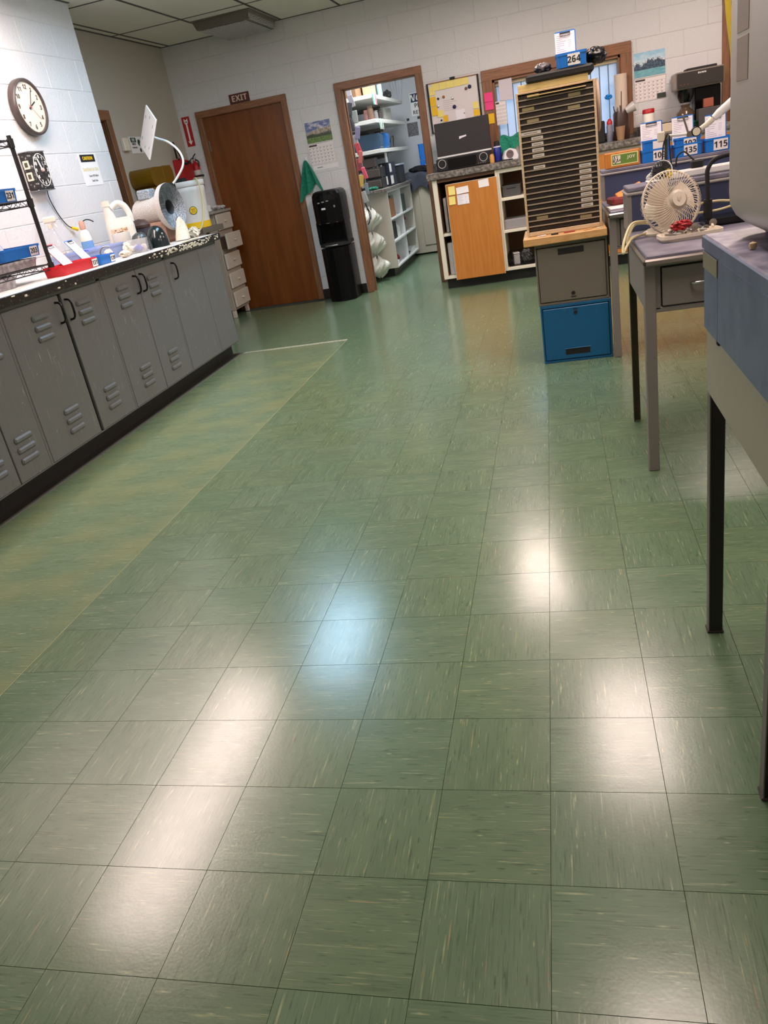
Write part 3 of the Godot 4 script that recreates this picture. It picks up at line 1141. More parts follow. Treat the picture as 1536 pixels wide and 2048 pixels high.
	# red scraps in pan 203
	one(lump(V(0.03, 0.012, 0.03), 3, 0.9, 3.0), "wax_scrap", M.red, "red wax scrap lying in pan 203", "wax scrap", V(-2.83, 1.108, -2.90))
	# tub with blue trays
	one(pan(0.62, 0.26, 0.085, 0.04, 0.003), "plastic_tub", M.blue_tub, "pale blue plastic tub behind the red and blue pans", "tub", V(-2.92, 0.961, -3.72), PI / 2)
	one(lump(V(0.06, 0.035, 0.05), 12, 0.6, 2.0), "impression_tray", M.deep_blue, "deep blue impression tray lying in the pale blue tub", "tray", V(-2.90, 1.01, -3.62))
	# spray bottle
	var sb := thing("spray_bottle", "clear spray bottle with a pale trigger head by the wall", "spray bottle", V(-3.12, 0.961, -3.66))
	part(L().lathe([Vector2(0.0, 0.0), Vector2(0.045, 0.0), Vector2(0.048, 0.01), Vector2(0.048, 0.12), Vector2(0.04, 0.17), Vector2(0.02, 0.23), Vector2(0.016, 0.25)], 20), "bottle", M.clear, sb)
	part(L().lathe([Vector2(0.0, 0.006), Vector2(0.043, 0.006), Vector2(0.044, 0.09), Vector2(0.0, 0.09)], 20), "liquid", mk(C(216, 176, 130), 0.3), sb)
	part(L().tube([V(0, 0.25, 0), V(0, 0.28, 0)], 0.018, 12), "collar", M.ivory, sb)
	var tg := L().box(V(0.005, 0.305, 0), V(0.09, 0.04, 0.026), 0.008)
	tg.tube([V(0.03, 0.29, 0), V(0.045, 0.25, 0)], 0.006, 6)
	part(tg, "trigger_head", M.ivory, sb)
	# wash bottle with blue label, flask and yellow tool
	var wbt := thing("wash_bottle", "small wash bottle with a blue label and curved spout", "bottle", V(-3.10, 0.961, -4.0))
	part(L().lathe([Vector2(0.0, 0.0), Vector2(0.038, 0.0), Vector2(0.04, 0.01), Vector2(0.04, 0.15), Vector2(0.03, 0.19), Vector2(0.014, 0.21)], 18), "bottle", M.milky, wbt)
	part(L().lathe([Vector2(0.0405, 0.07), Vector2(0.0412, 0.07), Vector2(0.0412, 0.13), Vector2(0.0405, 0.13)], 18), "blue_label", mk(C(110, 160, 214), 0.5), wbt)
	part(L().lathe([Vector2(0.0, 0.208), Vector2(0.02, 0.208), Vector2(0.02, 0.25), Vector2(0.012, 0.265), Vector2(0.0, 0.265)], 14), "cap", mk(C(196, 150, 130), 0.5), wbt)
	part(L().tube(arc([V(0, 0.25, 0), V(0.02, 0.265, -0.02), V(0.03, 0.262, -0.06), V(0.035, 0.245, -0.1)]), 0.004, 6), "spout", M.ink, wbt)
	one(L().lathe([Vector2(0.0, 0.0), Vector2(0.058, 0.0), Vector2(0.062, 0.01), Vector2(0.064, 0.14), Vector2(0.0, 0.14)], 20), "storage_jar", M.milky, "cloudy plastic jar in front of the wash bottle", "jar", V(-2.90, 0.961, -4.125))
	# detergent jug
	jug()
	# stack of dark bowls
	for k in 2:
		var bw := L().lathe([Vector2(0.0, 0.0), Vector2(0.05, 0.0), Vector2(0.075, 0.03), Vector2(0.085, 0.075), Vector2(0.08, 0.075), Vector2(0.07, 0.035), Vector2(0.0, 0.012)], 22)
		one(bw, "mixing_bowl", mk(C(52, 50, 60), 0.35), ["grey rubber mixing bowl at the bottom of a stack of two", "grey rubber mixing bowl nested on top of another"][k], "bowl", V(-2.93, 0.961 + k * 0.062, -4.49), 0, "stacked mixing bowls")
	one(L().lathe([Vector2(0.0, 0.0), Vector2(0.075, 0.0), Vector2(0.08, 0.02), Vector2(0.05, 0.055), Vector2(0.0, 0.065)], 22), "lid", mk(C(70, 50, 44), 0.4), "brown domed lid on the stacked mixing bowls", "lid", V(-2.93, 1.101, -4.49))
	# rubber bowls upside down
	one(L().lathe([Vector2(0.072, 0.0), Vector2(0.072, 0.03), Vector2(0.062, 0.075), Vector2(0.045, 0.108), Vector2(0.018, 0.124), Vector2(0.0, 0.126)], 24), "rubber_bowl", M.rubber_dark, "black rubber bowl turned upside down, splashed with white plaster", "bowl", V(-2.74, 0.961, -4.08), 0, "rubber bowls")
	one(L().lathe([Vector2(0.08, 0.0), Vector2(0.078, 0.04), Vector2(0.068, 0.085), Vector2(0.048, 0.125), Vector2(0.02, 0.144), Vector2(0.0, 0.147)], 28), "rubber_bowl", M.rubber_green, "shiny dark rubber bowl turned upside down on the counter", "bowl", V(-2.70, 0.961, -4.26), 0, "rubber bowls")
	# plaster casts
	for q in [[-2.65, -3.66, 0.038, 0.022, "plaster cast lying beside the blue pan"], [-2.70, -3.80, 0.03, 0.042, "plaster cast standing beside the black rubber bowl"]]:
		one(lump(V(q[2], q[3], q[2]), int(q[0] * -100), 0.35, 1.8), "plaster_cast", M.plaster, q[4], "plaster cast", V(q[0], 0.961 + q[3] * 1.02, q[1]), 0, "plaster casts")
	# clear box of small parts, spatula and cast holder among the plaster
	var cb := thing("parts_box", "clear plastic box of small parts behind the black rubber bowl", "box", V(-2.70, 0.961, -3.94), 0.3)
	part(pan(0.15, 0.1, 0.09, 0.012, 0.003, 0.96), "box", M.clear, cb)
	for q in [[-0.04, 0.0, M.plaster], [0.01, 0.02, M.deep_blue], [0.045, -0.01, M.plaster_crust], [-0.01, -0.02, M.ivory]]:
		part(lump_at(V(q[0], 0.03, q[1]), V(0.026, 0.022, 0.024), int(q[0] * 1000) + 200), "part_piece", q[2], cb)
	one(L().span(V(-0.013, 0, -0.16), V(0.013, 0.006, 0.16), 0.003), "plaster_spatula", mk(C(222, 208, 176), 0.6), "long cream spatula lying along the splashed counter edge", "spatula", V(-2.525, 0.9615, -4.42), 0.08)
	one(L().span(V(-0.05, 0, -0.07), V(0.05, 0.004, 0.07), 0.001), "paper_slip", M.paper, "white paper slip lying before the plaster casts", "paper", V(-2.56, 0.961, -3.72), 0.2)
	var ca := thing("cast_holder", "grey metal cast holder with a plaster model beside the blue pan", "cast holder", V(-2.71, 0.961, -3.54), 0.4)
	part(L().span(V(-0.04, 0, -0.03), V(0.04, 0.012, 0.03), 0.003), "foot_plate", M.steel, ca)
	part(L().tube(arc([V(-0.03, 0.012, 0), V(-0.035, 0.06, 0), V(-0.01, 0.09, 0), V(0.03, 0.085, 0)]), 0.005, 8), "arm", M.steel, ca)
	part(lump_at(V(0.015, 0.045, 0), V(0.03, 0.03, 0.028), 77), "model", M.plaster, ca)
	# plaster machine
	var tr := thing("plaster_machine", "plaster-crusted bench motor with a wide metal bell", "machine", V(-2.92, 0.961, -4.72))
	var ax := V(1, 0.05, 0.12).normalized()
	var c := V(-2.81, 1.205, -4.72)
	part(W(tr).tube([c - ax * 0.24, c - ax * 0.236, c - ax * 0.21, c - ax * 0.02, c + ax * 0.005], [0.0, 0.082, 0.098, 0.098, 0.07], 24, false), "motor", M.plaster_crust, tr)
	part(W(tr).span(V(-2.99, 1.285, -4.80), V(-2.88, 1.36, -4.68), 0.012), "switch_box", M.splashed_grey, tr)
	part(W(tr).tube([c - ax * 0.0, c + ax * 0.015, c + ax * 0.04, c + ax * 0.072, c + ax * 0.08], [0.09, 0.145, 0.168, 0.172, 0.170], 36, false), "bell_rim", M.plaster_crust, tr)
	part(W(tr).tube([c + ax * 0.08, c + ax * 0.078, c + ax * 0.06, c + ax * 0.052], [0.170, 0.156, 0.145, 0.055], 36, false), "bell_plate", M.splashed_grey, tr)
	part(W(tr).tube([c + ax * 0.052, c - ax * 0.12, c - ax * 0.121], [0.055, 0.055, 0.0], 24, false), "wheel_opening", mk(C(70, 70, 72), 0.6), tr)
	part(W(tr).span(V(-3.08, 0.961, -4.82), V(-2.80, 1.12, -4.62), 0.02), "base", noisy(47, [[0.0, C(96, 62, 50)], [0.5, C(168, 130, 112)], [1.0, C(226, 212, 200)]], V(18, 18, 18), 0.8, 0.05), tr)
	# cloth bag hanging from the bell
	var bg := L()
	bg.grid(20, 10, func(u: float, v: float):
		var a: float = -u * TAU
		var r: float = lerpf(0.035, 0.075, pow(1.0 - v, 0.7)) * (1.0 + 0.12 * sin(a * 3.0 + v * 4.0))
		return V(cos(a) * r * 0.7, 0.005 + 0.15 * v + 0.015 * sin(a * 2.0) * v, sin(a) * r))
	one(bg, "cloth_bag", M.plaster, "stiff cream cloth hanging under the bell of the plaster machine", "cloth", V(-2.675, 0.961, -4.64))
	one(lump(V(0.05, 0.04, 0.055), 21, 0.5, 2.4), "plaster_lump", M.plaster, "rounded lump of plaster at the end of the countertop", "plaster", V(-2.66, 0.995, -4.80))
	# wall clock, timer and notice on the block wall
	wall_clock()
	timer()
	var no := thing("caution_notice", "white CAUTION notice with a black and yellow heading by the wall corner", "notice", V(XP + 0.001, 1.556, -4.50), PI / 2)
	part(sheet(0.25, 0.22), "paper", M.paper, no)
	var hd := sheet(0.2, 0.05, 0.001)
	hd.post = Transform3D(Basis(), V(0.0, 0.075, 0.001))
	part(hd, "heading", M.ink, no)
	text(no, "CAUTION", V(0, 0.075, 0.0026), 0.022, M.yellow)
	text(no, "Suction is On", V(0.0, 0.0, 0.0016), 0.024, mk(C(206, 196, 130), 0.6))
	text(no, "Turn Off After", V(0.02, -0.045, 0.0016), 0.014, mk(C(90, 90, 90), 0.6))
	text(no, "Each Use", V(0.02, -0.078, 0.0016), 0.014, mk(C(90, 90, 90), 0.6))
	# lamp with a square panel on a white gooseneck
	var gl := thing("panel_lamp", "square white panel lamp on a curved white arm above the plaster machine", "lamp", V(-2.80, 1.345, -4.9))
	var T0 := V(-2.853, 1.942, -4.968)
	var ea := V(0.156, -0.138, 0.223)
	var eb := V(-0.159, -0.256, -0.046)
	var cc := T0 + (ea + eb) / 2
	var nx := ea.normalized()
	var nz := nx.cross(eb.normalized()).normalized()
	var ny := nz.cross(nx)
	var pb := W(gl)
	pb.t = pb.t * Transform3D(Basis(nx, ny, nz), cc)
	pb.box(Vector3.ZERO, V(0.29, 0.30, 0.012), 0.003)
	part(pb, "panel", M.white_metal, gl)
	var dots := W(gl)
	dots.t = dots.t * Transform3D(Basis(nx, ny, nz), cc)
	for q in [[-0.1, -0.08], [-0.1, 0.08], [0.1, -0.08], [0.1, 0.08], [0.0, -0.11], [0.0, 0.11]]:
		for s in [-1, 1]:
			dots.box(V(q[0], q[1], s * 0.0065), V(0.012, 0.022, 0.002), 0.0008)
	part(dots, "slots", mk(C(150, 152, 158), 0.5), gl)
	var arm := arc([V(-2.80, 1.345, -4.86), P(350, 362, 2, -4.9), P(366, 330, 2, -4.92), P(360, 305, 2, -4.94), P(338, 285, 2, -4.94), P(312, 276, 2, -4.93), cc + V(0.012, -0.02, 0.0)])
	part(W(gl).tube(arm, 0.0085, 10), "arm", M.white_metal, gl)
	part(W(gl).span(V(-2.84, 1.33, -4.92), V(-2.76, 1.375, -4.83), 0.006), "clamp", M.matte_black, gl)
	one(W(self).tube(arc([V(-2.80, 1.33, -4.86), V(-2.78, 1.2, -4.9), V(-2.8, 0.968, -4.84)]), 0.006, 8), "lamp_stand", M.ivory, "thin upright rod carrying the panel lamp clamp", "rod")

func jug() -> void:
	var t := thing("plastic_jug", "cream plastic jug with a handle and printed label", "jug", V(-2.97, 0.961, -4.28), 0.5)
	var o := PackedVector2Array()
	# outline seen from the front: body, shoulder, neck; the handle hole is cut by building two halves
	var body := rrect(0.2, 0.12, 0.035)
	var b := L()
	var lev := [[0.0, 0.94], [0.012, 1.0], [0.18, 1.0], [0.24, 0.9]]
	disc(b, scaled(body, 0.94), 0.0, false)
	for k in lev.size() - 1:
		loop(b, scaled(body, lev[k][1]), lev[k][0], scaled(body, lev[k + 1][1]), lev[k + 1][0])
	disc(b, scaled(body, 0.9), 0.24, true)
	part(b, "body", M.milky, t)
	var nk := L()
	nk.tube([V(-0.055, 0.235, 0), V(-0.057, 0.28, 0), V(-0.06, 0.315, 0), V(-0.06, 0.325, 0)], [0.045, 0.036, 0.026, 0.026], 16)
	part(nk, "neck", M.milky, t)
	part(L().tube([V(-0.06, 0.325, 0), V(-0.06, 0.362, 0)], 0.03, 16), "cap", M.ivory, t)
	part(L().tube(arc([V(-0.03, 0.31, 0), V(0.02, 0.335, 0), V(0.062, 0.315, 0), V(0.085, 0.26, 0), V(0.088, 0.20, 0)]), 0.021, 12), "handle", M.milky, t)
	var lb := canvas(64, 96, C(214, 196, 176))
	var r := RandomNumberGenerator.new()
	r.seed = 31
	for k in 60:
		bar(lb, r.randi_range(0, 58), r.randi_range(0, 90), r.randi_range(3, 14), r.randi_range(2, 5), [C(120, 80, 60), C(190, 150, 60), C(150, 110, 100), C(90, 70, 60)][k % 4])
	var s := sheet(0.12, 0.14)
	s.post = Transform3D(Basis(), V(-0.015, 0.1, 0.0605))
	part(s, "printed_label", printed(lb), t)

func scaled(p: PackedVector2Array, k: float) -> PackedVector2Array:
	var o := PackedVector2Array()
	for q in p:
		o.append(q * k)
	return o

func wall_clock() -> void:
	var c := P(63.5, 213.5, 0, XP + 0.05)
	var t := thing("wall_clock", "round wall clock with a brown rim on the white block wall", "clock", V(XP, c.y, c.z), PI / 2)
	# local: x to the right, z out of the wall
	var b := L()
	b.t = Transform3D(Basis(Vector3.RIGHT, PI / 2), Vector3.ZERO)
	b.lathe([Vector2(0.0, 0.0), Vector2(0.158, 0.0), Vector2(0.168, 0.006), Vector2(0.17, 0.03), Vector2(0.167, 0.05), Vector2(0.160, 0.054), Vector2(0.152, 0.052), Vector2(0.149, 0.04)], 48)
	part(b, "rim", noisy(71, [[0.0, C(66, 56, 54)], [1.0, C(84, 74, 70)]], V(4, 4, 4), 0.35), t)
	var f := L()
	f.t = Transform3D(Basis(Vector3.RIGHT, PI / 2), Vector3.ZERO)
	f.lathe([Vector2(0.15, 0.039), Vector2(0.0, 0.04)], 48)
	part(f, "face", mk(C(228, 214, 196), 0.5), t)
	for k in range(1, 13):
		var a := TAU * k / 12
		text(t, str(k), V(sin(a) * 0.118, cos(a) * 0.118, 0.0412), 0.026, mk(C(84, 74, 66), 0.6), Basis(), "numeral")
	hand(t, "hour_hand", TAU * (2 + 4.0 / 60) / 12, 0.07, 0.008, M.ink, 0.0425)
	hand(t, "minute_hand", TAU * 4.5 / 60, 0.11, 0.005, M.ink, 0.0435)
	hand(t, "second_hand", TAU * 22.0 / 60, 0.11, 0.002, M.red, 0.0445)
	var hb := L()
	hb.t = Transform3D(Basis(Vector3.RIGHT, PI / 2), Vector3.ZERO)
	hb.lathe([Vector2(0.008, 0.041), Vector2(0.008, 0.047), Vector2(0.0, 0.048)], 14)
	part(hb, "hub", mk(C(170, 90, 84), 0.5), t)

func hand(t: Node3D, called: String, a: float, l: float, w: float, m: Material, z: float) -> void:
	var b := L()
	b.t = Transform3D(Basis(Vector3.BACK, -a), V(0, 0, z))
	b.span(V(-w / 2, -0.02, 0), V(w / 2, l, 0.0008))
	part(b, called, m, t)

func timer() -> void:
	var t := thing("darkroom_timer", "black interval timer with a big numbered dial on the block wall", "timer", V(XP, 1.45, -3.776), PI / 2)
	part(L().span(V(-0.093, 0.0, 0), V(0.093, 0.228, 0.068), 0.006), "case", noisy(72, [[0.0, C(20, 19, 20)], [0.7, C(40, 38, 38)], [0.8, C(150, 146, 142)], [1.0, C(190, 186, 180)]], V(6, 6, 6), 0.4), t)
	part(L().span(V(-0.096, -0.006, 0.0), V(0.096, 0.002, 0.07), 0.003), "bottom_rim", M.steel, t)
	part(L().span(V(-0.096, 0.226, 0.0), V(0.096, 0.233, 0.07), 0.003), "top_rim", M.steel, t)
	var ring := []
	for k in 40:
		ring.append(V(0.012 + cos(TAU * k / 40) * 0.078, 0.118 + sin(TAU * k / 40) * 0.098, 0.0695))
	part(L().tube(ring, 0.0022, 6, false, true), "dial_ring", M.white_ink, t)
	for k in 12:
		var a := TAU * k / 12
		text(t, str(k), V(0.012 + sin(a) * 0.062, 0.118 + cos(a) * 0.08, 0.0685), 0.02, M.white_ink, Basis(), "numeral")
	var hb := L()
	hb.t = Transform3D(Basis(Vector3.RIGHT, PI / 2), V(0.012, 0.118, 0.068))
	hb.lathe([Vector2(0.012, 0.0), Vector2(0.01, 0.012), Vector2(0.0, 0.013)], 14)
	part(hb, "knob", mk(C(220, 190, 180), 0.4), t)
	var h1 := L()
	h1.t = Transform3D(Basis(Vector3.BACK, 0.35), V(0.012, 0.118, 0.07))
	h1.span(V(-0.006, 0, 0), V(0.006, 0.07, 0.002))
	part(h1, "pointer", M.white_ink, t)
	for y in [0.155, 0.085]:
		var s := L()
		s.t = Transform3D(Basis(Vector3.UP, -PI / 2), V(-0.0935, y, 0.036))
		s.prism(rrect(0.042, 0.05, 0.004), 0.0, 0.003)
		var so := part(s, "socket", M.cream, t)
		var s2 := L()
		s2.t = Transform3D(Basis(Vector3.UP, -PI / 2), V(-0.097, y, 0.036))
		s2.prism(rrect(0.022, 0.028, 0.003), 0.0, 0.001)
		part(s2, "outlet_face", mk(C(74, 66, 56), 0.5), so)
	var cd := arc([V(0.07, 0.0, 0.02), V(0.08, -0.06, 0.012), V(0.13, -0.16, 0.008), V(0.19, -0.235, 0.01), V(0.235, -0.262, 0.02)])
	part(L().tube(cd, 0.0035, 6), "cord", M.ink, t)
	part(L().tube([V(0.225, -0.258, 0.017), V(0.27, -0.275, 0.03)], [0.009, 0.013], 8), "plug", M.yellow, t)

# ------------------------------------------------------------------ alcove
func alcove() -> void:
	var d := struct("door_2", V(XA, 0, -5.3))
	d.rotation.y = PI / 2
	door_frame(d, 0.40, 1.97, 0.08, M.wood_trim, M.wood_trim_h, 0.2)
	part(L().span(V(-0.4, 0.0, -0.14), V(0.4, 1.97, -0.1), 0.002), "leaf", mk(C(52, 34, 24), 0.5), d)
	# thermostat box and eye wash sign
	var th := thing("thermostat", "small ivory thermostat box on the alcove wall", "thermostat", V(XA, 1.72, -5.92), PI / 2)
	part(L().span(V(-0.05, 0, 0), V(0.05, 0.11, 0.035), 0.006), "case", M.ivory, th)
	part(L().span(V(-0.03, 0.03, 0.034), V(0.03, 0.085, 0.038), 0.002), "cover", M.cream, th)
	var ew := thing("eye_wash_sign", "white sign with a green EYE WASH heading beside the thermostat", "sign", V(XA + 0.001, 1.772, -6.16), PI / 2)
	part(sheet(0.24, 0.14, 0.002), "plate", M.paper, ew)
	var g := sheet(0.105, 0.04, 0.001)
	g.post = Transform3D(Basis(), V(-0.045, 0.042, 0.002))
	part(g, "heading", mk(C(20, 70, 52), 0.5), ew)
	text(ew, "EYE", V(-0.045, 0.042, 0.0035), 0.022, M.white_ink)
	text(ew, "WASH", V(-0.045, 0.008, 0.0025), 0.018, M.ink)
	text(ew, "FOUNTAIN", V(-0.045, -0.022, 0.0025), 0.013, M.ink)
	var dot := L()
	dot.t = Transform3D(Basis(Vector3.RIGHT, PI / 2), V(0.06, 0.02, 0.002))
	dot.lathe([Vector2(0.028, 0.0), Vector2(0.028, 0.001), Vector2(0.0, 0.001)], 20)
	part(dot, "pictogram", mk(C(20, 70, 52), 0.5), ew)
	var dot2 := L()
	dot2.t = Transform3D(Basis(Vector3.RIGHT, PI / 2), V(0.06, -0.045, 0.002))
	dot2.lathe([Vector2(0.018, 0.0), Vector2(0.018, 0.001), Vector2(0.0, 0.001)], 20)
	part(dot2, "pictogram", mk(C(50, 60, 56), 0.5), ew)
	# eye wash station
	var e := thing("eye_wash_station", "amber plastic eye wash station on the alcove wall", "eye wash", V(XA + 0.003, 1.12, -6.08), PI / 2)
	var b := L()
	b.t = Transform3D(Basis(), V(0, 0.355, 0))
	b.prism(rrect(0.46, 0.16, 0.06), 0.0, 0.22)
	part(b, "tank", M.amber, e)
	b = L()
	b.t = Transform3D(Basis(), V(-0.01, 0.15, 0))
	b.prism(rrect(0.36, 0.26, 0.03), 0.0, 0.2)
	part(b, "body", M.amber, e)
	part(L().span(V(-0.16, 0.0, 0.02), V(0.16, 0.03, 0.24), 0.01), "tray", M.yellow, e)
	for x in [-0.1, -0.085]:
		part(L().span(V(x - 0.007, 0.03, 0.2), V(x + 0.007, 0.30, 0.208), 0.002), "strap", M.yellow, e)
	part(L().span(V(0.02, 0.27, 0.215), V(0.2, 0.44, 0.222), 0.002), "ribbed_panel", mk(C(120, 84, 10), 0.35), e)
	# red bag on a hook
	var rb := thing("red_bag", "red bag with black straps hanging by the alcove corner", "bag", V(XA + 0.003, 1.33, -6.96), PI / 2)
	b = L()
	b.t = Transform3D(Basis(), V(0, 0.13, 0))
	b.prism(PackedVector2Array([Vector2(-0.13, -0.13), Vector2(0.13, -0.13), Vector2(0.14, 0.1), Vector2(0.1, 0.14), Vector2(-0.12, 0.16)]), 0.0, 0.09)
	part(b, "pouch", M.red, rb)
	part(L().tube(arc([V(-0.12, 0.29, 0.07), V(-0.03, 0.24, 0.1), V(0.06, 0.26, 0.1), V(0.13, 0.23, 0.07)]), 0.012, 6), "flap_edge", M.black, rb)
	part(L().tube([V(-0.11, 0.3, 0.05), V(-0.045, 0.45, 0.02), V(0.02, 0.27, 0.05)], 0.009, 6), "strap", M.black, rb)
	# bucket on a grey stand
	var st := thing("equipment_stand", "grey metal stand behind the plaster machine", "stand", V(-3.13, 0, -5.78))
	part(W(st).span(V(-3.38, 0.94, -6.02), V(-2.90, 0.985, -5.54), 0.004), "top", M.dull_metal, st)
	for x in [-3.32, -3.06]:
		for z in [-6.0, -5.56]:
			part(W(st).span(V(x - 0.015, 0, z - 0.015), V(x + 0.015, 0.94, z + 0.015), 0.002), "leg", M.dull_metal, st)
	var bk := thing("plastic_bucket", "tall white plastic bucket with a lid and a yellow sticker", "bucket", V(-3.05, 0.987, -5.76))
	part(L().lathe([Vector2(0.0, 0.0), Vector2(0.128, 0.0), Vector2(0.13, 0.01), Vector2(0.146, 0.30), Vector2(0.15, 0.31), Vector2(0.15, 0.345), Vector2(0.146, 0.35)], 36), "pail", M.white, bk)
	part(L().lathe([Vector2(0.152, 0.35), Vector2(0.157, 0.355), Vector2(0.157, 0.39), Vector2(0.15, 0.396), Vector2(0.0, 0.396)], 36), "lid", M.white, bk)
	part(L().lathe([Vector2(0.131, 0.002), Vector2(0.1345, 0.002), Vector2(0.1365, 0.055), Vector2(0.133, 0.055)], 36), "yellow_band", M.yellow, bk)
	var sk := thing_part_disc(V(0.062, 0.155, 0.1235), 0.47, 0.034)
	part(sk[0], "sticker", M.ink, bk)
	part(sk[1], "sticker_face", M.yellow, bk)
	for k in 3:
		var q := L()
		q.t = Transform3D(Basis(Vector3.UP, 0.47), V(0.064, 0.143 + k * 0.012, 0.1275))
		q.box(Vector3.ZERO, V(0.036, 0.003, 0.0008))
		part(q, "sticker_line", M.ink, bk)
	part(L().span(V(-0.1, 0.396, -0.06), V(-0.01, 0.43, 0.03), 0.004), "clip", M.matte_black, bk)
	one(W(self).tube(arc([V(-2.94, 1.388, -5.70), V(-2.90, 1.385, -5.66), V(-2.865, 1.28, -5.62), V(-2.88, 1.1, -5.58), V(-2.90, 0.99, -5.5), V(-2.86, 0.975, -5.2), V(-2.80, 0.975, -5.0), V(-2.74, 0.972, -4.84)]), 0.008, 8), "rubber_hose", mk(C(206, 196, 150), 0.5), "cream rubber hose hanging down from the white bucket lid", "hose")
	# chest of drawers, facing the aisle
	var ch := thing("drawer_chest", "narrow beige chest of five small drawers by the exit door", "chest of drawers", V(-3.435, 0, -6.96), PI / 2)
	var bg := mk(C(206, 196, 182), 0.5)
	part(L().span(V(-0.215, 0.08, -0.17), V(0.215, 1.06, 0.15), 0.003), "body", mk(C(176, 164, 150), 0.6), ch)
	part(L().span(V(-0.3, 1.06, -0.175), V(0.23, 1.085, 0.18), 0.004), "top", mk(C(168, 162, 156), 0.5), ch)
	for x in [-0.19, 0.19]:
		for z in [-0.14, 0.12]:
			part(L().span(V(x - 0.02, 0, z - 0.02), V(x + 0.02, 0.08, z + 0.02), 0.004), "foot", bg, ch)
	for k in 5:
		var y := 0.895 - k * 0.197
		var o: float = 0.155 if k != 1 else 0.215
		var dr := part(L().span(V(-0.205, y, o), V(0.205, y + 0.155, o + 0.022), 0.006), "drawer", bg, ch)
		part(L().span(V(-0.19, y + 0.01, o - 0.1), V(0.19, y + 0.13, o)), "drawer_box", mk(C(78, 52, 36), 0.6), dr)
		part(L().box(V(0, y + 0.078, o + 0.03), V(0.05, 0.014, 0.022), 0.006), "knob", M.ivory, dr)
	one(L().box(V(0, 0.032, 0), V(0.07, 0.064, 0.05), 0.006), "paper_carton", M.white, "small white carton on the beige chest of drawers", "carton", V(-3.38, 1.086, -6.87), 0.3)
	one(lump(V(0.075, 0.022, 0.05), 51, 0.7, 3.0), "paper_towel", M.paper, "crumpled white paper towel on the beige chest of drawers", "paper towel", V(-3.32, 1.108, -7.02))

func thing_part_disc(at: Vector3, turn: float, r: float) -> Array:
	var o := []
	for k in 2:
		var b := L()
		b.t = Transform3D(Basis(Vector3.UP, turn) * Basis(Vector3.RIGHT, PI / 2), at)
		var rr := r if k == 0 else r * 0.86
		b.lathe([Vector2(rr, 0.0), Vector2(rr, 0.002 + 0.001 * k), Vector2(0, 0.002 + 0.001 * k)], 28)
		o.append(b)
	return o

# ------------------------------------------------------------------ far wall
func mountain_print(kind: int) -> StandardMaterial3D:
	var i := canvas(160, 120, C(90, 120, 180))
	var nz := FastNoiseLite.new()
	nz.seed = 12 + kind
	nz.frequency = 0.02
	for y in 120:
		for x in 160:
			var n1 := nz.get_noise_2d(x, y * 2.0)
			var c: Color
			if kind == 0:
				c = C(86, 104, 158).lerp(C(206, 200, 206), clampf(n1 * 1.6 + 0.35, 0, 1))
				var ridge := 58.0 - 26.0 * x / 160.0 + 16.0 * nz.get_noise_2d(x * 1.6, 300)
				if y > ridge:
					c = C(120, 106, 104).lerp(C(206, 194, 168), clampf(nz.get_noise_2d(x * 5.0, y * 2.0) + 0.5, 0, 1))
				var trees := 74.0 - 16.0 * absf(sin(x * 0.32)) * (x / 160.0) + 8.0 * nz.get_noise_2d(x, 900)
				if y > trees:
					c = C(34, 52, 34).lerp(C(54, 76, 42), clampf(n1 + 0.5, 0, 1))
				if y > 88:
					c = C(58, 96, 36).lerp(C(124, 148, 66), clampf(nz.get_noise_2d(x * 4.0, y * 6.0) + 0.5, 0, 1))
			else:
				c = C(150, 196, 220).lerp(C(214, 228, 236), clampf(y / 60.0 + n1 * 0.6, 0, 1))
				var ridge := 46.0 + 24.0 * nz.get_noise_2d(x * 1.2, 40) - 14.0 * exp(-pow((x - 112.0) / 36.0, 2.0))
				if y > ridge:
					c = C(38, 58, 78).lerp(C(92, 112, 130), clampf(nz.get_noise_2d(x * 3.0, y * 3.0) + 0.4, 0, 1))
					if y < ridge + 9 and nz.get_noise_2d(x * 6.0, y * 6.0) > -0.1:
						c = C(226, 230, 236)
				if y > 84:
					c = C(86, 156, 170).lerp(C(140, 190, 196), clampf(nz.get_noise_2d(x, y * 8.0) + 0.5, 0, 1))
			i.set_pixel(x, y, c)
	return printed(i, 0.35)

func calendar(at: Vector3, w: float, h1: float, h2: float, pic: Material, label: String, strip: bool) -> void:
	var t := thing("wall_calendar", label, "calendar", at)
	var s := sheet(w, h1)
	s.post = Transform3D(Basis(Vector3.RIGHT, -0.015), V(0, -h1 / 2, 0.002))
	part(s, "picture", pic, t)
	s = sheet(w, h2)
	s.post = Transform3D(Basis(Vector3.RIGHT, 0.02), V(0, -h1 - h2 / 2 - 0.012, 0.005))
	part(s, "month_page", M.month, t)
	part(L().tube([V(-w / 2, -h1 - 0.006, 0.005), V(w / 2, -h1 - 0.006, 0.005)], 0.004, 6), "binding", M.paper, t)
	if strip:
		s = sheet(w, 0.045)
		s.post = Transform3D(Basis(), V(0.01, -h1 - h2 - 0.04, 0.001))
		part(s, "address_strip", M.paper, t)
		part(L().span(V(-w * 0.3, -h1 - h2 - 0.045, 0.002), V(-0.02, -h1 - h2 - 0.035, 0.0028)), "strip_print", mk(C(150, 150, 150), 0.6), t)
	else:
		part(L().span(V(w * 0.22, -h1 - h2 - 0.005, 0.011), V(w * 0.5, -h1 - h2 + 0.035, 0.0125)), "sticker", mk(C(52, 60, 52), 0.5), t)
	part(L().lathe([Vector2(0.0, -0.004), Vector2(0.005, 0.0), Vector2(0.0, 0.004)], 10), "pin", M.steel, t)

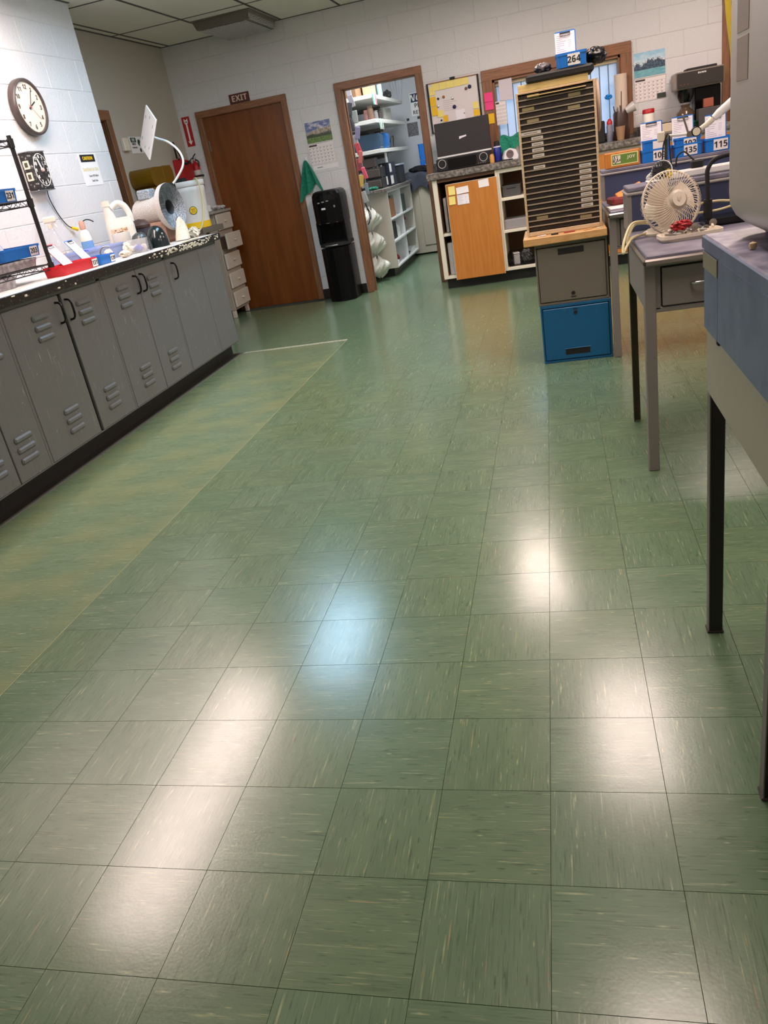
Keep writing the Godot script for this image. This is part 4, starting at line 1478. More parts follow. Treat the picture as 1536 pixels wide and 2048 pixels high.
func far_wall_things() -> void:
	var ex := thing("exit_sign", "small brown EXIT sign above the brown door", "sign", V(-2.912, 2.081, ZW + 0.001))
	part(L().span(V(-0.108, -0.045, 0), V(0.108, 0.042, 0.01), 0.002), "plate", mk(C(84, 34, 26), 0.5), ex)
	text(ex, "EXIT", V(0, -0.002, 0.0108), 0.052, mk(C(220, 190, 170), 0.5), Basis(), "lettering", 1.1)
	var ar := thing("fire_extinguisher_sign", "red arrow sign pointing down at the fire extinguisher", "sign", V(-3.543, 1.873, ZW + 0.001))
	part(sheet(0.088, 0.28, 0.002), "plate", M.red, ar)
	var aw := L()
	var pts := PackedVector2Array([Vector2(0, -0.125), Vector2(0.026, -0.085), Vector2(0.009, -0.092), Vector2(0.009, 0.07), Vector2(0.022, 0.085), Vector2(0.022, 0.125), Vector2(0, 0.108), Vector2(-0.022, 0.125), Vector2(-0.022, 0.085), Vector2(-0.009, 0.07), Vector2(-0.009, -0.092), Vector2(-0.026, -0.085)])
	aw.prism(pts, 0.0022, 0.003)
	part(aw, "arrow", M.white_ink, ar)
	text(ar, "FIRE", V(0, 0.09, 0.0036), 0.012, M.ink)
	# extinguisher
	var fe := thing("fire_extinguisher", "red fire extinguisher hanging below the arrow sign", "fire extinguisher", V(-3.53, 1.33, ZW + 0.06))
	part(L().lathe([Vector2(0.0, 0.0), Vector2(0.036, 0.0), Vector2(0.042, 0.01), Vector2(0.042, 0.2), Vector2(0.034, 0.235), Vector2(0.014, 0.25), Vector2(0.012, 0.265)], 22), "cylinder", M.red, fe)
	part(L().lathe([Vector2(0.0425, 0.07), Vector2(0.0432, 0.07), Vector2(0.0432, 0.17), Vector2(0.0425, 0.17)], 22), "instruction_label", mk(C(206, 196, 186), 0.5), fe)
	part(L().tube([V(0, 0.262, 0), V(0, 0.285, 0)], 0.012, 10), "valve", M.steel, fe)
	part(L().tube(arc([V(-0.01, 0.28, 0.0), V(0.0, 0.3, 0.01), V(0.035, 0.325, 0.02)]), 0.006, 6), "lever", M.black, fe)
	part(L().tube(arc([V(-0.045, 0.262, 0.02), V(-0.02, 0.288, 0.01), V(0.01, 0.28, 0.0)]), 0.006, 6), "handle", M.black, fe)
	part(L().tube(arc([V(0.01, 0.275, 0), V(0.045, 0.25, 0.01), V(0.048, 0.2, 0.015)]), 0.007, 6), "hose", M.black, fe)
	part(L().span(V(-0.047, 0.105, -0.058), V(0.047, 0.122, 0.044), 0.002), "bracket", M.matte_black, fe)
	# calendar with mountains beside the storeroom
	calendar(V(-2.158, 1.735, ZW), 0.268, 0.19, 0.195, mountain_print(0), "wall calendar with mountain meadow picture beside the green cloth", true)
	# green cloth on a white hook
	var hk := thing("wall_hook", "white wall hook holding a green cloth", "hook", V(-2.345, 1.40, ZW))
	part(L().span(V(-0.012, -0.03, 0), V(0.012, 0.03, 0.006), 0.003), "plate", M.white, hk)
	part(L().tube(arc([V(0, -0.01, 0.005), V(0, -0.02, 0.025), V(0, 0.0, 0.035)]), 0.005, 6), "prong", M.white, hk)
	var cl := L()
	cl.grid(40, 26, func(u: float, v: float):
		var y: float = -v * (0.31 + 0.06 * sin(u * 6.0 + 0.9) + 0.03 * cos(u * 13.0))
		var wv := 0.012 + 0.13 * pow(v, 0.8)
		var x: float = (u - 0.5) * 2.0 * wv + 0.01 * v
		var z: float = 0.03 + (0.01 + 0.014 * v) * sin(u * 17.0 + v) * minf(1.0, v * 3.0)
		return V(x, y, z))
	one(cl, "green_cloth", M.teal, "green cloth hanging from the white wall hook", "cloth", V(-2.345, 1.40, ZW + 0.012))
	water_cooler()

func water_cooler() -> void:
	var t := thing("water_cooler", "tall black bottom-loading water cooler beside the storeroom opening", "water cooler", V(-2.13, 0, -7.04))
	# plan: flat back, bowed front
	var plan := func(k: float) -> PackedVector2Array:
		var p := PackedVector2Array()
		for j in 13:
			var a := PI * j / 12
			p.append(Vector2(cos(a) * 0.155 * k, -(-0.06 - sin(a) * 0.13 * k)) * Vector2(1, -1))
		p.append(Vector2(-0.155 * k, 0.16))
		p.append(Vector2(0.155 * k, 0.16))
		return p
	var lev := [[0.0, 0.95], [0.02, 0.97], [0.54, 0.98]]
	var b := L()
	disc(b, plan.call(0.95), 0.0, false)
	for k in lev.size() - 1:
		loop(b, plan.call(lev[k][1]), lev[k][0], plan.call(lev[k + 1][1]), lev[k + 1][0])
	disc(b, plan.call(0.98), 0.54, true)
	fix_winding(b)
	part(b, "lower_door", M.cooler, t)
	b = L()
	disc(b, plan.call(0.99), 0.555, false)
	loop(b, plan.call(0.99), 0.555, plan.call(0.99), 0.585)
	disc(b, plan.call(0.99), 0.585, true)
	fix_winding(b)
	part(b, "drip_deck", M.matte_black, t)
	# recess behind the drip tray
	part(L().span(V(-0.15, 0.585, -0.15), V(0.15, 0.79, 0.02)), "niche", M.gloss_black, t)
	for s in [-1, 1]:
		part(L().span(V(s * 0.125, 0.58, -0.14), V(s * 0.153, 0.80, 0.1), 0.006), "niche_cheek", M.cooler, t)
	b = L()
	var up := [[0.78, 0.99], [1.0, 1.0], [1.05, 0.97], [1.08, 0.86], [1.093, 0.68]]
	disc(b, plan.call(0.99), 0.78, false)
	for k in up.size() - 1:
		loop(b, plan.call(up[k][1]), up[k][0], plan.call(up[k + 1][1]), up[k + 1][0])
	disc(b, plan.call(0.68), 1.093, true)
	fix_winding(b)
	part(b, "head", M.cooler, t)
	var arcp := func(x: float, o: float) -> Vector3:
		return V(x, 0, 0.06 + sqrt(maxf(0.0, 1.0 - pow(x / 0.155, 2.0))) * 0.13 + o)
	for k in 3:
		var x := -0.06 + k * 0.045
		part(L().box(arcp.call(x, 0.0) + V(0, 0.985 + k * 0.004, 0), V(0.03, 0.012, 0.008), 0.004), "button", mk(C(150, 146, 144), 0.35), t)
	part(L().box(arcp.call(-0.02, 0.0) + V(0, 0.925, 0), V(0.042, 0.018, 0.006), 0.002), "label_plate", M.white, t)
	part(L().box(arcp.call(0.09, 0.0) + V(0, 0.935, 0), V(0.02, 0.022, 0.006), 0.002), "badge", mk(C(120, 118, 118), 0.4), t)
	part(L().tube([arcp.call(-0.1, 0.0) + V(0, 0.785, 0), arcp.call(0.0, 0.0) + V(0, 0.785, 0), arcp.call(0.1, 0.0) + V(0, 0.785, 0)], 0.003, 6), "lower_lip", mk(C(96, 96, 98), 0.3), t)
	part(L().tube([arcp.call(-0.07, 0.0) + V(0, 0.568, 0), arcp.call(0.0, 0.002) + V(0, 0.568, 0), arcp.call(0.06, 0.0) + V(0, 0.568, 0)], 0.009, 8), "handle", M.steel, t)
	part(L().span(V(-0.03, 0.74, -0.02), V(0.03, 0.79, 0.05), 0.01), "spout", M.matte_black, t)

# turns every triangle so that it agrees with its normal, and every normal away from the y axis for upright faces
func fix_winding(b: MB) -> void:
	for k in range(0, b.ix.size(), 3):
		var p0 := b.v[b.ix[k]]
		var p1 := b.v[b.ix[k + 1]]
		var p2 := b.v[b.ix[k + 2]]
		var nn := (p2 - p0).cross(p1 - p0)
		if nn.dot(b.n[b.ix[k]]) < 0:
			var q := b.ix[k + 1]
			b.ix[k + 1] = b.ix[k + 2]
			b.ix[k + 2] = q

# ------------------------------------------------------------------ storeroom behind the opening
func storeroom() -> void:
	var ws := struct("wall_storeroom")
	part(L().span(V(-2.55, 0, -10.8), V(-2.35, H + 0.1, -7.38)), "left_wall", M.grey_wall, ws)
	part(L().span(V(-0.8, 0, -10.8), V(-0.6, H + 0.1, -7.38)), "right_wall", M.grey_wall, ws)
	part(L().span(V(-2.55, 0, -10.8), V(-0.6, H + 0.1, -10.6)), "end_wall", M.grey_wall, ws)
	var sc := struct("ceiling_storeroom")
	part(L().span(V(-2.55, H, -10.8), V(-0.6, H + 0.1, -7.38)), "deck", M.ceil, sc)
	# base cabinet along the left side, its open shelves facing the passage
	var bc := thing("storage_cabinet", "white open-shelved cabinet in the storeroom with a dark counter", "cabinet", V(-2.0, 0, -9.2))
	var wm := mk(C(206, 198, 184), 0.5)
	part(W(bc).span(V(-2.34, 0.1, -8.17), V(-1.73, 0.95, -8.15), 0.002), "end_panel", wm, bc)
	part(W(bc).span(V(-2.34, 0.1, -9.82), V(-1.73, 0.95, -9.80)), "end_panel", wm, bc)
	part(W(bc).span(V(-2.34, 0.1, -9.80), V(-2.32, 0.95, -8.17)), "back_panel", wm, bc)
	for z in [-9.0]:
		part(W(bc).span(V(-2.32, 0.12, z - 0.01), V(-1.735, 0.95, z + 0.01)), "divider", M.white, bc)
	for y in [0.1, 0.38, 0.63, 0.93]:
		part(W(bc).span(V(-2.32, y, -9.80), V(-1.73, y + 0.02, -8.17), 0.001), "shelf", M.white, bc)
	part(W(bc).span(V(-2.3, 0, -9.78), V(-1.8, 0.1, -8.25)), "plinth", M.black_base, bc)
	part(W(bc).span(V(-2.34, 0.95, -9.84), V(-1.70, 0.985, -7.95), 0.004), "worktop", M.laminate, bc)
	# wall shelves
	var k := 0
	for y in [1.905, 1.66, 1.355]:
		var s := thing("wall_shelf", ["white storeroom wall shelf, the top one with cartons on it", "white storeroom wall shelf holding small jars", "white storeroom wall shelf carrying the blue cases"][k], "shelf", V(-2.04, y, -9.0), 0, "storeroom wall shelves")
		part(W(s).span(V(-2.345, y, -10.1), V(-1.73, y + 0.04, -8.15), 0.003), "board", mk(C(200, 198, 190), 0.5), s)
		part(W(s).span(V(-2.345, y - 0.05, -8.22), V(-1.95, y, -8.2), 0.002), "bracket", M.dull_metal, s)
		part(W(s).span(V(-2.345, y - 0.05, -9.7), V(-1.95, y, -9.68), 0.002), "bracket", M.dull_metal, s)
		k += 1
	# things on the shelves
	one(L().span(V(-0.13, 0, -0.2), V(0.17, 0.3, 0.2), 0.004), "cardboard_carton", mk(C(116, 84, 56), 0.8), "brown cardboard carton on the top storeroom shelf", "carton", V(-2.10, 1.947, -8.45))
	one(L().span(V(-0.06, 0, -0.09), V(0.06, 0.32, 0.09), 0.004), "cardboard_carton", mk(C(170, 146, 112), 0.8), "tall pale carton beside the brown one on the top shelf", "carton", V(-1.85, 1.947, -8.62))
	one(L().lathe([Vector2(0, 0), Vector2(0.03, 0), Vector2(0.03, 0.26), Vector2(0, 0.26)], 14), "spray_can", mk(C(150, 190, 206), 0.4), "pale blue spray can on the top storeroom shelf", "can", V(-1.80, 1.947, -9.0))
	one(lump(V(0.05, 0.05, 0.05), 61, 0.4, 2.0), "black_pouch", M.matte_black, "small black pouch beside the pale blue spray can", "pouch", V(-1.78, 1.992, -9.35))
	var jr := RandomNumberGenerator.new()
	jr.seed = 14
	var jl := ["tiny brown jar on the middle storeroom shelf", "tiny pink jar on the middle storeroom shelf", "tiny grey jar on the middle storeroom shelf", "tiny cream jar on the middle storeroom shelf", "tiny dark jar on the middle storeroom shelf", "tiny white jar on the middle storeroom shelf"]
	var jc := [C(110, 80, 62), C(206, 150, 140), C(120, 116, 112), C(206, 190, 150), C(60, 50, 48), C(210, 208, 204)]
	for q in 6:
		var jh := jr.randf_range(0.07, 0.14)
		one(L().lathe([Vector2(0, 0), Vector2(0.035, 0), Vector2(0.035, jh * 0.75), Vector2(0.028, jh * 0.8), Vector2(0.03, jh), Vector2(0, jh)], 14), "jar", mk(jc[q], 0.4), jl[q], "jar", V(-1.80 - 0.07 * (q % 2), 1.701, -8.24 - q * 0.13), 0, "small jars on the middle storeroom shelf")
	for q in 3:
		one(L().lathe([Vector2(0, 0), Vector2(0.045, 0), Vector2(0.045, 0.15), Vector2(0, 0.15)], 16), "canister", mk(C(150, 150, 138), 0.35), ["grey canister on the middle storeroom shelf beside the jars", "grey canister between two others on the middle storeroom shelf", "grey canister at the far end of the middle storeroom shelf"][q], "canister", V(-1.84, 1.701, -9.2 - q * 0.16), 0, "canisters on the middle storeroom shelf")
	# hanging ribbons of coloured tape on the shelf fronts
	var tc := [C(80, 170, 140), C(230, 232, 230), C(230, 110, 120), C(150, 200, 170), C(226, 226, 206), C(170, 196, 170)]
	var tz := [-8.16, -8.24, -8.32, -8.34, -8.42, -8.52]
	var ty := [1.95, 1.95, 1.95, 1.705, 1.705, 1.705]
	var tl := ["green paper tag hanging from the top storeroom shelf", "white paper tag hanging from the top storeroom shelf", "pink paper tag hanging from the top storeroom shelf", "green paper tag hanging from the middle storeroom shelf", "cream paper tag hanging from the middle storeroom shelf", "grey-green paper tag hanging from the middle storeroom shelf"]
	for q in 6:
		one(L().span(V(0, -0.11, -0.022), V(0.0015, 0.0, 0.022)), "paper_tag", mk(tc[q], 0.7), tl[q], "tag", V(-1.7275, ty[q], tz[q]), 0, "paper tags on the storeroom shelves")
	# blue cases
	var cs := thing("blue_case", "large dark blue instrument case on the low storeroom shelf", "case", V(-1.93, 1.397, -8.42))
	case_parts(cs, 0.36, 0.165, 0.2, M.case_blue)
	var cs2 := thing("blue_case", "smaller bright blue case behind the dark blue one", "case", V(-1.86, 1.397, -8.83))
	case_parts(cs2, 0.22, 0.17, 0.18, M.case_blue2)
	one(L().tube(arc([V(0, 0, 0), V(0.02, 0.1, 0), V(0.04, 0.12, -0.06), V(0.03, 0.05, -0.09), V(0.03, 0, -0.08)]), 0.006, 6), "cable", M.ink, "black cable looped on the low storeroom shelf", "cable", V(-1.78, 1.401, -9.05))
	# devices on the worktop
	for q in 2:
		var dv := thing("stacked_device", ["black device with round dial, the lower of the stacked pair", "black device with round dial, the upper of the stacked pair"][q], "device", V(-1.97, 0.987 + q * 0.115, -8.3), 0, "stacked devices in the storeroom")
		part(L().span(V(-0.2, 0, -0.14), V(0.2, 0.11, 0.14), 0.005), "case", M.matte_black, dv)
		part(L().span(V(0.03, 0.015, 0.14), V(0.19, 0.095, 0.144), 0.001), "vent_panel", mk(C(110, 98, 90), 0.6), dv)
		for v in 6:
			part(L().span(V(0.035, 0.02 + v * 0.0125, 0.144), V(0.185, 0.025 + v * 0.0125, 0.147)), "slat", mk(C(58, 52, 48), 0.6), dv)
		var dd := L()
		dd.t = Transform3D(Basis(Vector3.RIGHT, PI / 2), V(-0.03, 0.055, 0.14))
		dd.lathe([Vector2(0.022, 0.0), Vector2(0.022, 0.008), Vector2(0.012, 0.008), Vector2(0.0, 0.006)], 18)
		part(dd, "dial", mk(C(140, 138, 136), 0.4), dv)
	one(L().span(V(-0.1, 0, -0.09), V(0.1, 0.1, 0.09), 0.006), "small_device", mk(C(72, 62, 58), 0.5), "brown box on top of the stacked devices", "box", V(-1.93, 1.218, -8.3))
	# barcode-striped boxes
	for q in 2:
		var bx := thing("striped_carton", ["dark carton with white bars on its end, under another one", "dark carton with white bars on its end, lying on another one"][q], "carton", V(-1.86, 0.987 + q * 0.13, -8.7), 0, "dark striped cartons")
		part(L().span(V(-0.13, 0, -0.2), V(0.13, 0.128, 0.2), 0.003), "box", mk(C(22, 24, 40), 0.5), bx)
		for v in (4 if q == 0 else 3):
			part(L().span(V(0.13, 0.02, 0.16 - v * 0.045), V(0.1315, 0.11, 0.185 - v * 0.045)), "white_bar", M.white_ink, bx)
			part(L().span(V(-0.06 + v * 0.045, 0.02, 0.2), V(-0.04 + v * 0.045, 0.11, 0.2015)), "white_bar", M.white_ink, bx)
	var lap := thing("laptop", "closed grey laptop under the shelf on the storeroom counter", "laptop", V(-1.86, 0.987, -9.3))
	part(L().span(V(-0.14, 0, -0.18), V(0.14, 0.2, 0.18), 0.01), "base_block", mk(C(30, 30, 34), 0.5), lap)
	part(L().span(V(-0.15, 0.2, -0.19), V(0.15, 0.22, 0.19), 0.006), "lid", mk(C(150, 156, 164), 0.35), lap)
	# post under the low shelf
	one(L().span(V(-0.012, 0, -0.012), V(0.012, 0.365, 0.012), 0.002), "shelf_post", M.white, "white post standing between counter and low shelf", "post", V(-1.76, 0.987, -8.56))
	# jacket over the counter edge
	jacket()
	# blue crates stacked on the far counter
	for q in 2:
		var cr := thing("plastic_crate", ["bright blue slotted plastic crate, the lower of two", "bright blue plastic crate, the upper of two"][q], "crate", V(-1.50, 0.992 + q * 0.205, -10.35), 0, "blue crates in the storeroom")
		part(pan(0.24, 0.3, 0.2, 0.02, 0.005), "shell", M.bin_blue, cr)
		if q == 0:
			for v in 5:
				part(L().span(V(-0.05, 0.03 + v * 0.026, 0.148), V(0.05, 0.042 + v * 0.026, 0.152)), "slot", mk(C(180, 206, 240), 0.5), cr)
	# cabinets and sign on the end wall
	var ec := thing("end_cabinet", "beige base cabinet along the storeroom end wall", "cabinet", V(-1.3, 0, -10.3))
	var be := mk(C(176, 166, 146), 0.5)
	part(W(ec).span(V(-2.34, 0.02, -10.58), V(-0.82, 0.95, -10.0), 0.003), "body", be, ec)
	part(W(ec).span(V(-1.66, 0.12, -10.0), V(-1.27, 0.9, -9.985), 0.004), "door", be, ec)
	part(W(ec).span(V(-1.25, 0.12, -10.0), V(-0.86, 0.9, -9.985), 0.004), "door", be, ec)
	part(W(ec).span(V(-2.34, 0.95, -10.58), V(-0.82, 0.99, -9.97), 0.004), "worktop", mk(C(190, 184, 170), 0.4), ec)
	var ns := thing("notice_sign", "white NOTICE sign with a navy heading on the storeroom wall", "sign", V(-1.51, 1.90, -10.598))
	part(sheet(0.38, 0.28, 0.003), "plate", M.paper, ns)
	var nh := sheet(0.36, 0.105, 0.001)
	nh.post = Transform3D(Basis(), V(0, 0.078, 0.003))
	part(nh, "heading", M.ink_navy, ns)
	text(ns, "NOTICE", V(0, 0.078, 0.0048), 0.075, M.white_ink, Basis(V(1, 0, 0), V(0.2, 1, 0), V(0, 0, 1)))
	text(ns, "PRIVATE", V(0, -0.018, 0.0038), 0.05, M.ink)
	text(ns, "RESTROOM", V(0, -0.1, 0.0038), 0.045, M.ink)
	var ph := thing("pinned_photograph", "grey photograph in a clear sleeve held by black clips", "photograph", V(-1.66, 1.60, -10.598))
	part(sheet(0.3, 0.26, 0.002), "sleeve", mk(C(196, 198, 200), 0.3), ph)
	var gp := sheet(0.15, 0.17, 0.001)
	gp.post = Transform3D(Basis(), V(-0.05, 0.0, 0.002))
	part(gp, "picture", noisy(81, [[0.0, C(60, 58, 58)], [1.0, C(140, 136, 134)]], V(9, 9, 9), 0.4), ph)
	for x in [-0.1, 0.05]:
		part(L().box(V(x, 0.13, 0.006), V(0.035, 0.03, 0.012), 0.003), "clip", M.black, ph)
	# clear plastic sheet hanging
	var ps := L()
	ps.grid(12, 8, func(u: float, v: float): return V((u - 0.5) * 0.22 * (0.5 + 0.5 * v), -0.36 + 0.36 * (1.0 - v) * -1.0 + 0.36, 0.012 * sin(u * 14.0)))
	one(ps, "plastic_film", mk(Color(0.9, 0.92, 0.95, 0.35), 0.1, 0.0, {"transparency": BaseMaterial3D.TRANSPARENCY_ALPHA}), "clear plastic film hanging on the storeroom end wall", "plastic film", V(-1.85, 2.32, -10.57))
	# hanging tools and bags at the near left
	var hg := thing("hanging_rack", "row of tools and packets hanging just inside the storeroom", "tool rack", V(-1.9, 1.2, -7.7))
	part(W(hg).tube([P(694, 176, 2, -7.7), P(742, 420, 2, -7.7)], 0.008, 8), "rod", M.steel, hg)
	var pc := [C(176, 172, 178), C(150, 146, 150), C(60, 60, 64), C(150, 156, 150), C(44, 44, 46), C(130, 122, 150), C(160, 156, 158), C(190, 70, 76), C(206, 110, 100), C(150, 60, 72), C(226, 96, 116), C(206, 176, 90), C(130, 146, 156), C(180, 180, 176)]
	for q in 14:
		var vv := 186.0 + q * 16.0
		var pk := W(hg)
		pk.t = pk.t * Transform3D(Basis(Vector3.UP, 0.3 * sin(q * 1.3)) * Basis(Vector3.BACK, 0.25 * sin(q * 2.1)), P(697 + (vv - 180) * 0.165 + 5.0 * sin(q * 2.7), vv, 2, -7.68 + 0.01 * (q % 3)))
		pk.box(Vector3.ZERO, V(0.05 + 0.02 * sin(q * 3.1), 0.12, 0.018), 0.006)
		part(pk, "packet", mk(pc[q], 0.3), hg)
	# bags hanging on the cabinet end panel
	for q in 3:
		var y := [0.67, 0.40, 0.13][q] as float
		var wb := L()
		var ss := q
		wb.grid(48, 28, func(u: float, v: float):
			var a: float = -u * TAU
			var r := 0.13 * sin(PI * clampf(v * 0.92 + 0.04, 0, 1)) * (1.0 + 0.13 * sin(a * 5.0 + ss * 2.0 + v * 6.0) + 0.08 * sin(a * 9.0 + v * 11.0) + 0.05 * sin(a * 17.0 + v * 23.0 + ss))
			return V(cos(a) * r, (v - 0.5) * 0.22 + 0.02 * sin(a * 3.0), sin(a) * r * 0.9))
		one(wb, "plastic_bag", M.bag, ["white plastic bag hanging on the storeroom cabinet, the highest of three", "white plastic bag hanging on the storeroom cabinet, between two others", "white plastic bag hanging on the storeroom cabinet, the lowest of three"][q], "bag", V(-1.95 + q * 0.01, y + 0.03, -7.98), 0, "white bags in the storeroom")
	var cb := L()
	cb.tube(arc([V(0, 0, 0), V(0.03, -0.12, 0.01), V(0.05, -0.22, 0.02), V(0.045, -0.28, 0.03), V(0.02, -0.32, 0.03)]), 0.006, 6)
	cb.tube(arc([V(0, 0, 0.02), V(0.02, -0.1, 0.03), V(0.065, -0.2, 0.03), V(0.06, -0.27, 0.03)]), 0.005, 6)
	one(cb, "black_cable", M.ink, "black cables hanging over the highest white bag", "cable", V(-1.95, 0.97, -7.83))
	one(lump(V(0.07, 0.018, 0.04), 71, 0.5, 2.5), "teal_cloth", M.teal, "small teal cloth lying at the corner of the storeroom counter", "cloth", V(-1.86, 1.003, -8.02))
	# small things on the open shelves
	shelf_fill()

func case_parts(t: Node3D, w: float, h: float, d: float, m: Material) -> void:
	var b := L()
	b.t = Transform3D(Basis(), V(0, h / 2, -d / 2))
	b.prism(rrect(w, h, 0.04), 0, d)
	part(b, "shell", m, t)
	part(L().tube([V(-w * 0.2, h, 0), V(-w * 0.18, h + 0.02, 0), V(w * 0.1, h + 0.02, 0), V(w * 0.12, h, 0)], 0.007, 6), "handle", M.black, t)
	for s in [-1, 1]:
		part(L().box(V(w * 0.36, h * 0.5 + s * 0.03, d / 2), V(w * 0.2, 0.006, 0.004), 0.001), "rib", m, t)

func jacket() -> void:
	var t := thing("jacket", "grey and black jacket thrown over the storeroom counter corner", "jacket", V(-1.60, 0.991, -9.95))
	var b := L()
	b.grid(34, 24, func(u: float, v: float):
		# v runs from on the worktop over its edge and down
		var s: float = v * 0.36
		var x := (u - 0.5) * 0.44 * (0.9 + 0.15 * v)
		var lift := 0.012 * sin(u * 13.0 + v * 3.0)
		if s < 0.16:
			return V(x, 0.035 + 0.05 * sin(PI * s / 0.16) * (0.7 + 0.3 * sin(u * 6.0)) + lift, -0.12 + s)
		var drop := (s - 0.16) * (0.62 + 0.5 * absf(sin(u * 3.1 + 1.6)))
		return V(x, 0.035 - drop + lift * 0.5, 0.045 + 0.022 * sin(u * 10.0) * minf(1.0, drop * 8.0)))
	part(b, "body", M.cloth_grey, t)
	part(lump_at(V(0.0, 0.1, -0.07), V(0.16, 0.045, 0.08), 81), "collar", M.cloth_black, t)
	part(lump_at(V(-0.18, -0.10, 0.05), V(0.06, 0.085, 0.035), 82), "cuff", M.cloth_black, t)
	part(lump_at(V(0.17, -0.12, 0.055), V(0.075, 0.10, 0.035), 83), "cuff", M.cloth_black, t)

func lump_at(at: Vector3, r: Vector3, s: int) -> MB:
	var b := lump(r, s, 0.3, 2.0)
	for k in b.v.size():
		b.v[k] += at
	return b

func shelf_fill() -> void:
	var grp := "goods on the storeroom cabinet shelves"
	one(L().span(V(-0.12, 0, -0.15), V(0.12, 0.2, 0.15), 0.003), "cardboard_carton", mk(C(150, 104, 66), 0.8), "brown carton inside the white storeroom cabinet", "carton", V(-1.87, 0.652, -8.45), 0, grp)
	one(L().span(V(-0.08, 0, -0.1), V(0.08, 0.22, 0.1), 0.003), "grey_binder", mk(C(110, 116, 108), 0.6), "grey binder inside the white storeroom cabinet beside the carton", "binder", V(-1.88, 0.652, -8.76), 0, grp)
	one(L().span(V(-0.1, 0, -0.16), V(0.1, 0.2, 0.16), 0.003), "green_binder", mk(C(44, 70, 62), 0.6), "dark green binder inside the white storeroom cabinet", "binder", V(-1.85, 0.652, -9.2), 0, grp)
	one(L().span(V(-0.1, 0, -0.13), V(0.1, 0.19, 0.13), 0.003), "black_basket", M.matte_black, "black wire basket on the middle storeroom cabinet shelf", "basket", V(-1.87, 0.402, -8.48), 0, grp)
	for q in 3:
		one(L().span(V(-0.1, 0, -0.02), V(0.1, 0.15 - q * 0.02, 0.02), 0.002), "white_binder", M.white, ["white binder beside the black storeroom basket", "white binder between two others in the storeroom cabinet", "white binder leaning last in the storeroom cabinet row"][q], "binder", V(-1.87, 0.402, -8.68 - q * 0.06), 0, grp)
	one(lump(V(0.1, 0.055, 0.14), 91, 0.5, 2.2), "folded_sheet", M.white, "white folded sheet on the middle storeroom cabinet shelf", "cloth", V(-1.87, 0.468, -9.25), 0, grp)
	one(lump(V(0.06, 0.03, 0.1), 92, 0.6, 2.4), "red_cloth", M.red, "red cloth on top of the white folded sheet", "cloth", V(-1.82, 0.562, -9.25), 0, grp)
	one(lump(V(0.07, 0.045, 0.1), 93, 0.6, 2.4), "red_tool_bag", M.red, "red tool bag on the bottom storeroom shelf", "bag", V(-1.84, 0.176, -8.5), 0, grp)
	one(lump(V(0.06, 0.02, 0.12), 94, 0.6, 2.4), "cable_bundle", M.matte_black, "black cable bundle on the bottom storeroom shelf", "cable", V(-1.82, 0.147, -9.2), 0, grp)
	one(L().span(V(-0.06, 0, -0.03), V(0.06, 0.05, 0.03), 0.003), "white_box", M.white, "small white box beside the red tool bag", "box", V(-1.80, 0.121, -8.30), 0, grp)
	one(L().span(V(-0.1, 0, -0.14), V(0.1, 0.05, 0.14), 0.003), "paper_stack", M.paper, "stack of papers at the end of the bottom storeroom shelf", "paper", V(-1.86, 0.121, -9.6), 0, grp)

# ------------------------------------------------------------------ counter along the far wall
func note(at: Vector3, w: float, h: float, m: Material, label: String, group: String, curl := 0.12, tilt := 0.0) -> void:
	var b := L()
	b.t = Transform3D(Basis(Vector3.BACK, tilt), Vector3.ZERO)
	b.grid(4, 5, func(u: float, v: float): return V((u - 0.5) * w, (v - 0.5) * h, 0.0015 + curl * h * pow(1.0 - v, 2.0) * 0.5))
	one(b, "sticky_note", m, label, "sticky note", at, 0, group)

